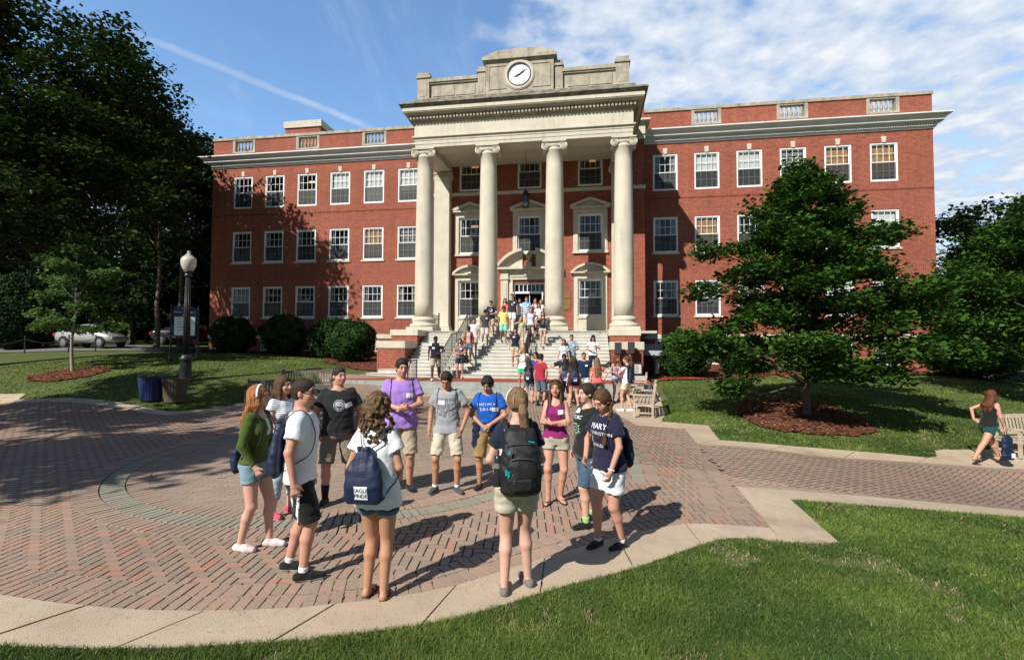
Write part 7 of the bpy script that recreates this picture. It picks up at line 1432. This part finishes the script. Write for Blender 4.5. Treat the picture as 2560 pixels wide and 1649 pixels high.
    # 7 grey tee boy
    pr = [[(x0, z0), (x0 + w, z0), (x0 + w, z0 + h_), (x0, z0 + h_)] for x0, z0, w, h_ in ((-.13, 1.30, .03, .05), (-.09, 1.31, .05, .04), (-.02, 1.305, .04, .045), (.03, 1.30, .045, .05), (.085, 1.30, .035, .05), (-.12, 1.21, .04, .07), (-.06, 1.19, .05, .09), (.01, 1.20, .06, .08), (.08, 1.19, .045, .07), (-.11, 1.11, .03, .07), (-.06, 1.10, .03, .05), (.0, 1.09, .045, .08), (.06, 1.10, .05, .07))]; V1, F1 = poly_print(pr)
    P = person('slim boy in heather grey t-shirt and pale shorts looking down', -.93, 7.05, T1(-.93, 7.05), 1.76, 178, 'm', .93, 'tan', ('short', 'dark'), (-4, 32), (0, .02), {1: (.17, .02, 14), -1: (-.15, .02, -30)}, dict(w=(.25, .05, .90), e=(.4, -1, 0)), dict(w=(.22, .04, .92), e=(.9, -.5, 0), d=(-.2, .3, -1)), dict(t='tee', m=grey, loose=.024, hem=.84), dict(m=sand, f=.86, loose=.024), dict(t='sneaker', m=C('grey_mesh', (.06, .06, .065), var=.4), sole=sole, laces=white), group=G0, socks=(white, .09), tagpos=(.065, 1.29, .0), prints=[(V1, F1, C('faded_print', (.17, .18, .20), var=.4), 'chest_print', 1)])
    drawstring(P, 'black cords of a drawstring bag worn by the boy in grey', pr=False, z=1.1, big=.85)
    # 8 blue tee boy
    a1 = text_at("HERE'S MY #", .052, .02, 1.31, .05, 1.0, True); a2 = text_at('2-0-1-8', .066, .02, 1.235, .05, 1.0, True)
    P = person("boy in bright blue t-shirt lettered HERE'S MY # looking down", -.34, 7.22, T1(-.3, 7.22), 1.67, 172, 'm', 1.02, 'tan', ('shaggy', 'black'), (-6, 26), (0, .03), {1: (.13, .05, 10), -1: (-.12, -.05, -8)}, dict(w=(.07, .20, 1.0), e=(1, -.25, 0), d=(-.7, .3, -.6), p=(0, -1, 0), c=.8), dict(w=(.07, .18, 1.02), e=(1, -.3, 0), d=(-.6, .3, -.7), p=(0, -1, 0)), dict(t='tee', m=blue, loose=.024, hem=.90), dict(m=C('cargo_tan', (.26, .17, .07)), f=.97, loose=.034), dict(t='sneaker', m=black, sole=white, laces=black), group=G0, tagpos=(-.125, 1.235, .05), prints=[a1 + (WHITEP, 'lettering', 1), a2 + (WHITEP, 'number', 1)])
    drawstring(P, 'black cords of a drawstring bag worn by the boy in bright blue', pr=False, z=1.1, big=.85)
    x, y = -.52, 7.16; j = thing('jacket', 'dark navy jacket hanging at the side of the boy in bright blue', 'jacket', (x, y, T1(x, y)), 0); Bx = SDF(.012); Bx.box((0, 0, .80), (.055, .06, .20), rad=.04, k=.02); Bx.cone((.02, -.02, .95), (.30, -.08, 1.0), .03, .03, k=.04); Bx.obj('cloth', C('navy_knit', (.012, .02, .05)), j, noise=cloth_noise(.012, 4))
    # 9 ponytail girl with the black backpack
    wp = lambda p: ((np.abs(p[:, 0]) > .105) & (p[:, 2] < 1.24) & (p[:, 2] > .5)) | ((np.abs(p[:, 0]) > .10) & (np.abs(p[:, 0]) < .125) & (p[:, 2] > 1.36))
    P = person('girl with long ponytail and navy polo shirt seen from behind', .05, 4.22, T1(.05, 4.22), 1.74, 6, 'f', 1.06, 'fair', ('pony', 'light'), (12, 2), (0, .0), {1: (.11, .10, -16), -1: (-.11, -.03, 8)}, dict(w=(.13, .2, 1.02), e=(.5, -1, -.1), d=(-.8, .5, 0), p=(0, -1, 0)), dict(w=(.15, .20, 1.03), e=(.6, -1, -.1), d=(-.8, .5, .1), p=(0, -1, 0)), dict(t='polo', m=[navy, white], loose=.018, hem=.92, paint=wp), dict(m=C('stone_khaki', (.44, .41, .31)), f=.46, loose=.022), dict(t='flat', m=C('grey_canvas', (.17, .145, .135)), sole=sole), group=G0, extras=(('band', (WHITEP, .005)),), res=.0085)
    backpack(P, 'big black backpack with teal zip pulls on the girl with the ponytail')
    # 10 magenta tank girl, arms crossed
    P = person('smiling girl in magenta tank top with folded arms', .60, 6.62, T1(.6, 6.62), 1.64, 172, 'f', 1.06, 'pink', ('longfront', 'brown'), (-4, 3), (0, -.01), {1: (.10, .10, 10), -1: (-.07, .0, -30)}, dict(w=(-.06, .175, 1.13), e=(1, -.1, -.3), d=(-1, .05, .25), p=(0, -1, 0), c=.5), dict(w=(-.05, .215, 1.15), e=(1, -.1, -.3), d=(-1, .05, .35), p=(0, -1, 0), c=.5), dict(t='tank', m=mag, loose=.006, hem=.93), dict(m=C('pale_khaki', (.36, .34, .27)), f=.36, loose=.016), dict(t='flip', m=bsole), group=G0, tagpos=(-.085, 1.30, -.08), extras=(('shades', 1),))
    drawstring(P, 'dark bag hanging behind the girl in the magenta tank top', pr=False, z=1.02, big=.8, xo=.06)
    # 11 black tee girl
    st = star(.04, 1.20, .05, .105, 12, .012); V1, F1 = poly_print(st); V2, F2 = poly_print(ringp(.04, 1.2, .022, .032, 16)); V3, F3 = text_at('TORC', .06, .02, 1.335, .06, 1.1, True)
    person('pale girl in black t-shirt with a green sunburst print and denim knee shorts', .90, 5.80, T1(.9, 5.8), 1.66, 118, 'f', 1.12, 'fair', ('bun', 'dark'), (-2, 5), (0, .0), {1: (.10, -.16, -6), -1: (-.11, .10, 6)}, dict(w=(.22, .03, .90), e=(.3, -1, 0)), dict(w=(.25, .05, .885), e=(.3, -1, 0)), dict(t='tee', m=C('black_print_tee', (.014, .014, .016)), loose=.022, hem=.86), dict(m=C('knee_denim', (.05, .095, .145), var=.2), f=.98, loose=.010), dict(t='sneaker', m=black, sole=bsole, laces=black), group=G0, socks=(C('lime_sock', (.30, .62, .22)), .15), tagpos=(.06, 1.415, -.12), prints=[(V1, F1, C('lime_print', (.30, .55, .22)), 'sunburst_print', 1), (V2, F2, C('lilac_print', (.3, .22, .6)), 'spiral_print', 1), (V3, F3, WHITEP, 'lettering', 1)], extras=(('watch', (-1, bsole)),))
    # 12 braid girl
    V1, F1 = poly_print([[(-.09, 1.165), (.115, 1.165), (.115, 1.215), (-.09, 1.215)]]); bxl = text_at('LUKE', .04, .01, 1.19, 0, 1.1, True)
    tx = [text_at('MARY', .085, .0, 1.335, 0, 1.0, True), text_at('WASHINGTON', .052, .0, 1.262, -.04, .95, True), text_at('EAGLES', .045, .02, 1.13, -.04, 1.1, True)]
    P = person('girl with a braid over her shoulder in navy t-shirt and white shorts, head bowed', 1.03, 5.13, T1(1.03, 5.13), 1.68, 124, 'f', 1.10, 'pink', ('braid', 'brown'), (6, 30), (0, .05), {1: (.10, .08, -10), -1: (-.08, -.10, 0)}, dict(w=(.14, .22, .98), e=(.8, -.5, 0), d=(-.5, .7, -.5)), dict(w=(.19, .17, .90), e=(.7, -.8, 0), d=(-.1, .3, -1), c=.6), dict(t='tee', m=C('navy_print_tee', (.014, .013, .04)), loose=.024, hem=.86), dict(m=C('white_shorts', (.70, .71, .75)), f=.66, loose=.022), dict(t='sneaker', m=C('black_pink', (.02, .012, .016)), sole=sole, laces=white), group=G0, socks=(white, .06), prints=[q + (WHITEP, 'lettering', 1) for q in tx] + [(V1, F1, WHITEP, 'print_block', 1), bxl + (navy, 'block_lettering', 1)], extras=(('braid', -1), ('watch', (-1, WHITEP))), res=.0085)
    drawstring(P, 'dark navy drawstring bag on the girl with the braid', pr=False, z=1.10, big=1.05, off=.01)
    # 13 walker at right
    x, y = 10.72, 10.95; P = person('girl in black sleeveless top and dark green shorts striding along the far right path', x, y, T1(x, y) + .03, 1.66, -84, 'f', 1.10, 'pink', ('long', 'auburn'), (-8, 0), (0, .12), {1: (.08, -.52, 0, .02), -1: (-.08, .40, 0)}, dict(w=(.20, .20, .90), e=(.3, -1, 0), d=(0, .1, -1), c=1.4), dict(w=(.18, -.16, 1.04), e=(.6, -1, .2), d=(-.5, .6, -.5), c=.5), dict(t='tank', m=black, loose=.010, hem=.92), dict(m=C('dark_teal', (.008, .055, .055)), f=.42, loose=.014), dict(t='sandal', m=leather), extras=(('hairlen', .36),))
    px, py, pz = P['wr'][1] + P['hd'][1] * .1; t = thing('drawstring_bag', 'navy bag carried by its handle by the striding girl at the far right', 'bag', P['t'].location, P['t'].rotation_euler.z); Bx = SDF(.012); Bx.loft([(pz - .62, px, py + .06, .05, .10), (pz - .52, px, py + .05, .07, .15), (pz - .25, px, py + .04, .06, .13), (pz - .10, px, py + .02, .04, .09), (pz - .07, px, py + .02, .02, .05)], k=.02); o, V, F = Bx.obj('pouch', NAVYB, t, noise=cloth_noise(.008, 5)); MB().tube([(px, py - .03, pz - .09), (px, py - .03, pz + .01), (px, py + .03, pz + .01), (px, py + .04, pz - .09)], .009, 5).obj('handle', CORD, t)
    MB().box(px + .06, px + .075, py + .06, py + .14, pz - .56, pz - .46).obj('print', WHITEP, t)
crowd_front()
def floor_z(x, y):
    u, v = uv_of(x, y)
    if v < 6 and -5.4 < u < 7.9: return ZL
    if -3.41 < u < 5.56 and v < 9.9: return .78 + (ZL - .78) / 14 * (min(13, int((9.9 - v) / .3)) + 1)
    if -6 < u < 7 and v < 10.95: return .78 - (v - 9.85) * .0727
    if -6 < u < 7 and v < 11.3: return .70
    if -6 < u < 7 and v < 11.62: return .46
    if -6 < u < 7 and v < 11.95: return .25
    return T1(x, y) + .005
def crowd_back():
    C = cloth; white = C('white', (.74, .75, .77)); khaki = C('khaki', (.40, .33, .235)); sand = C('sand', (.52, .47, .38)); black = C('black', (.010, .010, .011)); navy = C('navy', (.013, .015, .035)); mdenim = C('mid_denim', (.055, .10, .16)); ldenim = C('light_denim', (.17, .27, .33)); ddenim = C('dark_denim', (.02, .035, .065)); sole = M('rubber_white', (.62, .61, .58), .6, .1); brown = C('brown_shoe', (.12, .05, .025)); bag = C('maroon', (.16, .03, .02))
    GS = 'students on and below the entrance stairs'; SN = dict(t='sneaker', m=white); SB = dict(t='flat', m=brown); FL = dict(t='flip', m=brown); R_ = .0145
    step = {1: (.10, .16, 4, .0), -1: (-.10, -.10, -4, .0)}; dn = {1: (.10, .20, 4, -.0), -1: (-.10, -.12, -4, .06)}
    def p(lb, x, y, H, face, sex, bulk, skin, hair, top, bot, shoes, head=(0, 8), feet=None, aR=None, aL=None, tagp=None, prints=(), ex=(), socks=None, lean=(0, 0), bg=None):
        if feet is None and uv_of(x, y)[1] < 9.9: feet = dn if sum(map(ord, lb)) % 2 else {1: (.10, -.12, 4, .06), -1: (-.10, .20, -4, .0)}
        z = floor_z(x, y)
        P = person(lb, x, y, z, H, face, sex, bulk, skin, hair, head, lean, feet, aR, aL, top, bot, shoes, R_, GS, tagp, prints, ex, socks, lod=True)
        if bg: drawstring(P, bg, res=.016, z=1.1)
        return P
    tee = lambda m, **k: dict(t='tee', m=m, loose=.02, hem=.86, **k); tank = lambda m, **k: dict(t='tank', m=m, loose=.010, hem=.88, **k); shf = lambda m, f=.85: dict(m=m, f=f, loose=.022); shs = lambda m, f=.34: dict(m=m, f=f, loose=.010)
    half = dict(w=(.10, .22, 1.08), e=(.8, -.6, 0), d=(-1, .3, 0), p=(0, -1, 0)); phone = dict(w=(.08, .25, 1.2), e=(.8, -.6, -.2), d=(-.4, .3, .8), p=(0, -1, 0)); face_ = dict(w=(.09, .16, 1.45), e=(1, .4, -.4), d=(-.3, -.2, 1)); hip_ = dict(w=(.20, -.02, 1.02), e=(1, -.5, 0), d=(-.6, .3, -.6)); sidep = lambda q: (np.abs(q[:, 0]) > .12) & (q[:, 2] < 1.4)
    p('young man in navy and white polo shirt stepping along the brick terrace', -3.1, 19.62, 1.80, 190, 'm', 1.05, 'dark', ('short', 'black'), dict(t='polo', m=[navy, white], loose=.02, hem=.86, paint=lambda q: (np.abs(q[:, 0]) > .15) & (q[:, 2] > 1.36)), shf(khaki), SN, (0, 26), {1: (.12, .12, 8), -1: (-.16, -.22, -14)}, dict(w=(.26, -.04, .90), e=(.4, -1, 0)), dict(w=(.14, .14, 1.06), e=(1, -.4, 0), d=(-.8, .4, 0)), (.08, 1.27, 0))
    P = p('girl in striped taupe top at the foot of the left railing', -2.17, 20.25, 1.66, 176, 'f', 1.12, 'pink', ('longfront', 'auburn'), dict(t='cap', m=[C('taupe_top', (.16, .115, .11)), C('taupe_line', (.24, .19, .18))], loose=.012, hem=.88, paint=lambda q: (q[:, 2] * 30 % 1 < .4)), dict(m=ddenim, f=.6, loose=.012), FL, (0, 0), {1: (.11, .02, 4), -1: (-.11, -.1, -4, .0)}, half, dict(w=(.06, .2, 1.04), e=(.8, -.6, 0), d=(-1, .3, -.3)), (-.06, 1.28, .3), ex=(('shades', 1),))
    t = thing('shoulder_bag', 'black bag hanging from the arm of the girl in the taupe top', 'bag', (-1.93, 20.2, floor_z(-2.17, 20.2))); B = SDF(.016); B.box((0, 0, .80), (.13, .08, .17), rad=.06); B.obj('body', black, t, noise=cloth_noise(.012, 2)); MB().tube([(-.08, 0, .95), (-.04, 0, 1.15), (.06, 0, .95)], .012, 5).obj('handle', CORD, t)
    p('girl in rust cardigan over a bright patterned dress on the lower left steps', -1.9, 21.3, 1.62, 176, 'f', 1.03, 'dark', ('bun', 'black'), dict(t='long', m=[C('rust', (.20, .035, .015)), C('pattern_dress', (.40, .36, .30), var=.5)], loose=.014, hem=.9, paint=lambda q: (np.abs(q[:, 0]) < .085) & (q[:, 1] > .03)), dict(m=C('pattern_skirt', (.10, .13, .22), var=.6), f=.55, loose=.03), SB, (0, 22), ex=(('shades', 1),))
    p('young man in pink checked shirt behind the rust cardigan', -1.72, 21.95, 1.70, 180, 'm', .98, 'tan', ('short', 'black'), dict(t='shirt', m=[C('pink_check', (.60, .46, .50)), white], loose=.02, hem=.84, paint=lambda q: (q[:, 0] * 26 % 1 < .4) | (q[:, 2] * 26 % 1 < .35)), shf(khaki), SB, (0, 8))
    p('boy in charcoal t-shirt with bowed head coming down the left steps', -1.28, 22.85, 1.74, 188, 'm', .98, 'tan', ('shaggy', 'black'), tee(C('charcoal', (.055, .055, .06))), shf(sand, .9), SN, (6, 38), tagp=(-.07, 1.3, 0))
    wb = poly_print([[(-.09, 1.24), (-.02, 1.2), (.07, 1.22), (.09, 1.29), (.05, 1.34), (-.05, 1.34)]])
    p('boy in navy t-shirt with white print beside the second column', -1.02, 23.55, 1.76, 172, 'm', 1.0, 'fair', ('short', 'dark'), tee(navy), shf(khaki), SB, (-14, 16), aL=half, prints=[wb + (WHITEP, 'print', 1)])
    p('boy in yellow t-shirt and mint shorts in the middle of the steps', -.40, 23.0, 1.74, 180, 'm', 1.0, 'brown', ('short', 'black'), tee(C('yellow', (.72, .62, .20))), shf(C('mint', (.20, .55, .45))), dict(t='flat', m=C('tan_shoe', (.28, .09, .03))), (0, 22))
    sn = poly_print(star(0, 1.24, .02, .08, 10, .016)); p('tall boy in black printed t-shirt and long white shorts at the top of the steps', .0, 24.1, 1.86, 180, 'm', .98, 'pink', ('short', 'dark'), tee(C('washed_black', (.03, .03, .033))), shf(white), SN, (0, 10), prints=[sn + (C('print_grey', (.42, .45, .48)), 'print', 1)], tagp=(-.10, 1.32, 0))
    p('dark haired girl in red top half hidden behind the tall boy', -.36, 24.35, 1.66, 180, 'f', 1., 'pink', ('long', 'dark'), tank(C('red', (.55, .03, .02))), shs(ddenim), FL, (0, 0))
    p('boy in plain white t-shirt behind the blue striped shirt', .38, 24.5, 1.68, 180, 'm', .98, 'tan', ('short', 'dark'), tee(white), dict(m=ldenim, f=1.85, loose=.012), SB, (0, 14))
    p('boy in blue and white striped t-shirt and khaki trousers by the door', .72, 24.2, 1.72, 180, 'm', .95, 'fair', ('short', 'brown'), tee([C('bright_blue', (.02, .26, .62)), white], paint=lambda q: (q[:, 2] * 11 % 1 < .42)), dict(m=sand, f=1.85, loose=.014), SN, (0, 6), tagp=(-.08, 1.32, 0))
    p('long haired girl in pale pink top in front of the open door', 1.18, 24.7, 1.70, 180, 'f', .98, 'fair', ('longfront', 'auburn'), tank(C('pale_pink', (.62, .50, .52))), shs(khaki, .5), FL)
    p('fair haired girl peering over shoulders in front of the open door', 1.48, 24.8, 1.64, 184, 'f', .98, 'fair', ('mid', 'light'), tee(white), shs(mdenim, .5), FL)
    p('red haired girl in pale blue sleeveless top and denim shorts coming down', .88, 22.85, 1.67, 180, 'f', .96, 'fair', ('bun', 'red'), tank(C('ice_blue', (.58, .64, .78))), shs(mdenim), FL, (0, 14))
    p('girl in loose white blouse right of the striped shirt', 1.30, 23.4, 1.65, 184, 'f', 1.0, 'pink', ('longfront', 'brown'), tee(white, sl=.8), shs(C('grey_shorts', (.12, .12, .14)), .5), dict(t='flat', m=C('hot_pink', (.55, .03, .12))), (-6, 12), aR=half, ex=(('shades', 1),))
    p('blonde girl in floral top with a hand to her hair on the middle steps', .42, 22.3, 1.50, 176, 'f', 1.0, 'fair', ('longfront', 'blond'), tee(C('floral', (.42, .42, .30), var=.5)), shs(khaki, .5), FL, (0, 22), aR=face_, aL=dict(w=(.2, .1, 1.0)))
    tb = [text_at('I WILL', .05, 0, 1.28, 0, 1, True), text_at('WALK', .05, 0, 1.20, 0, 1, True), text_at('& PRAY', .05, 0, 1.12, 0, 1, True)]
    p('girl in black camisole with white lettering on the right steps', 1.42, 22.2, 1.60, 176, 'f', .98, 'pink', ('longfront', 'auburn'), tank(black), shs(C('bleached_denim', (.40, .48, .56))), FL, (0, 4), aR=dict(w=(.27, .05, 1.08), e=(.8, -.8, 0), d=(0, .8, .2)), aL=dict(w=(.2, .14, 1.42), e=(1, .1, -.6), d=(0, 0, 1)), prints=[q + (WHITEP, 'lettering', 1) for q in tb])
    p('girl in navy polo shirt and khaki shorts alone in the middle of the steps', .14, 20.85, 1.68, 180, 'f', 1.03, 'pink', ('longfront', 'dark'), dict(t='polo', m=navy, loose=.014, hem=.9), shs(C('stone_khaki', (.44, .38, .31)), .5), FL, (0, 8), tagp=(.06, 1.33, 0))
    p('blonde girl in white t-shirt and green shorts with both hands to her face', .42, 18.25, 1.64, 160, 'f', 1.0, 'tan', ('mid', 'blond'), tee([white, C('gold_band', (.45, .36, .12))], paint=lambda q: (q[:, 2] > 1.12) & (q[:, 2] < 1.17) & (q[:, 1] > 0)), dict(m=C('kelly_green', (.01, .48, .20)), f=.5, loose=.022), SN, (0, 4), aR=face_, aL=face_, bg='small navy bag behind the blonde girl in green shorts')
    p('boy in crimson t-shirt and grey blue shorts standing with his back half turned', .98, 16.55, 1.78, -38, 'm', .95, 'tan', ('short', 'black'), tee(C('crimson', (.34, .022, .045))), dict(m=C('slate_chambray', (.10, .145, .20)), f=.92, loose=.024), dict(t='sneaker', m=black, sole=white), (-18, 6), aR=dict(w=(.22, .02, .92), e=(.9, -.5, 0)), socks=(black, .3))
    p('dark haired girl in blue top behind the crimson t-shirt', .90, 18.1, 1.66, 150, 'f', .98, 'tan', ('long', 'dark'), tank(C('cobalt', (.02, .05, .38))), shs(C('grey_shorts', (.12, .12, .14)), .5), dict(t='flat', m=C('orange_shoe', (.65, .10, .04))), (-10, 6), aL=face_)
    p('shorter dark haired girl with a navy bag beside the crimson t-shirt', .62, 17.2, 1.56, -20, 'f', 1.0, 'pink', ('long', 'dark'), tee(navy), shs(mdenim, .5), FL, (20, 4), bg='round navy bag left of the crimson t-shirt')
    p('boy in navy t-shirt leaning in to hug the black haired girl', 1.86, 17.2, 1.76, 172, 'm', 1.06, 'pink', ('short', 'dark'), tee(navy), shf(black), SN, (0, 34), aR=dict(w=(.24, .22, 1.2), e=(1, -.2, -.2), d=(-.9, .4, 0)), aL=dict(w=(.16, .32, 1.18), e=(1, .1, -.2), d=(-.6, .6, -.2)), lean=(0, .12))
    p('girl with long black hair and grey t-shirt being hugged, back to us', 1.83, 16.55, 1.62, -8, 'f', 1.02, 'tan', ('long', 'black'), tee(C('mid_grey', (.19, .19, .20))), shf(black, .98), dict(t='flat', m=black), (0, 0), bg='navy bag with white print on the black haired girl in grey')
    p('girl with curly dark hair and black shorts edged in pink, back to us', 2.08, 16.2, 1.65, 2, 'f', 1.16, 'fair', ('curly', 'dark'), dict(t='tee', m=C('dark_charcoal', (.035, .035, .035)), loose=.012, hem=.965), dict(m=[black, C('pink_trim', (.75, .05, .18))], f=.32, loose=.014, paint=lambda q, L: (q[:, 2] < .782) | (q[:, 2] > .95)), FL, (-10, 4), {1: (.15, .0, -12), -1: (-.15, .08, 12)}, bg='navy bag with white print on the girl in pink edged shorts')
    p('brown haired girl in white lace top at the foot of the middle railing', 2.10, 19.55, 1.64, 170, 'f', 1.0, 'pink', ('longfront', 'auburn'), tee(C('lace_white', (.56, .56, .62), var=.2)), shs(mdenim, .5), FL, (-10, 6))
    p('young man in light denim shirt and cap beside the lace top', 2.44, 19.75, 1.66, 176, 'm', .96, 'tan', ('short', 'black'), dict(t='shirt', m=C('chambray', (.24, .36, .44)), loose=.02, hem=.84), dict(m=C('olive', (.08, .08, .04)), f=1.8, loose=.014), SB, (-8, 4), aL=half, tagp=(-.08, 1.28, 0))
    p('smiling boy in navy t-shirt and white shorts facing us below the stairs', 2.58, 17.35, 1.76, 176, 'm', 1.08, 'tan', ('buzz', 'dark'), tee(C('deep_navy', (.008, .022, .065))), shf(C('white_cargo', (.62, .63, .64)), .95), SN, (0, 0), tagp=(-.08, 1.29, 0), socks=(white, .2))
    p('dark haired girl in white top looking at a phone on the lowest right steps', 3.28, 19.6, 1.66, 178, 'f', 1.06, 'pink', ('longfront', 'dark'), tee(white, sl=.9), dict(m=navy, f=1.8, loose=.01), FL, (0, 30), aL=phone, aR=half, lean=(0, .04))
    P = p('girl with very long blonde hair and coral top, back to us, hand on hip', 2.83, 16.1, 1.66, 4, 'f', 1.0, 'fair', ('long', 'light'), dict(t='cap', m=C('coral', (.72, .13, .11)), loose=.022, hem=.86), shs(mdenim), FL, (-6, 4), aR=dict(w=(.24, -.02, .99), e=(1, -.3, .1), d=(-.6, .5, -.5)), ex=(('hairlen', .58),))
    p('girl in strapless lilac top and denim shorts right of the crowd', 3.66, 17.0, 1.66, 198, 'f', .96, 'tan', ('longfront', 'auburn'), dict(t='strapless', m=C('lilac', (.40, .29, .44)), loose=.010, hem=.88), shs(mdenim, .36), dict(t='sneaker', m=black, sole=white), (26, 4), aR=half)
    p('girl in navy and white polo shirt with a ponytail, rightmost beside the bench', 3.62, 15.3, 1.74, 52, 'f', .98, 'fair', ('pony', 'brown'), dict(t='polo', m=[navy, white], loose=.014, hem=.9, paint=sidep), dict(m=C('cream_shorts', (.60, .57, .44)), f=.5, loose=.02), SN, (20, 0), {1: (.09, -.12, 0), -1: (-.09, .12, 0)}, aL=dict(w=(.1, .2, 1.3), e=(.8, -.4, -.3), d=(-.3, .3, .8)), bg='navy bag on the girl in the navy and white polo shirt at the right')
crowd_back()
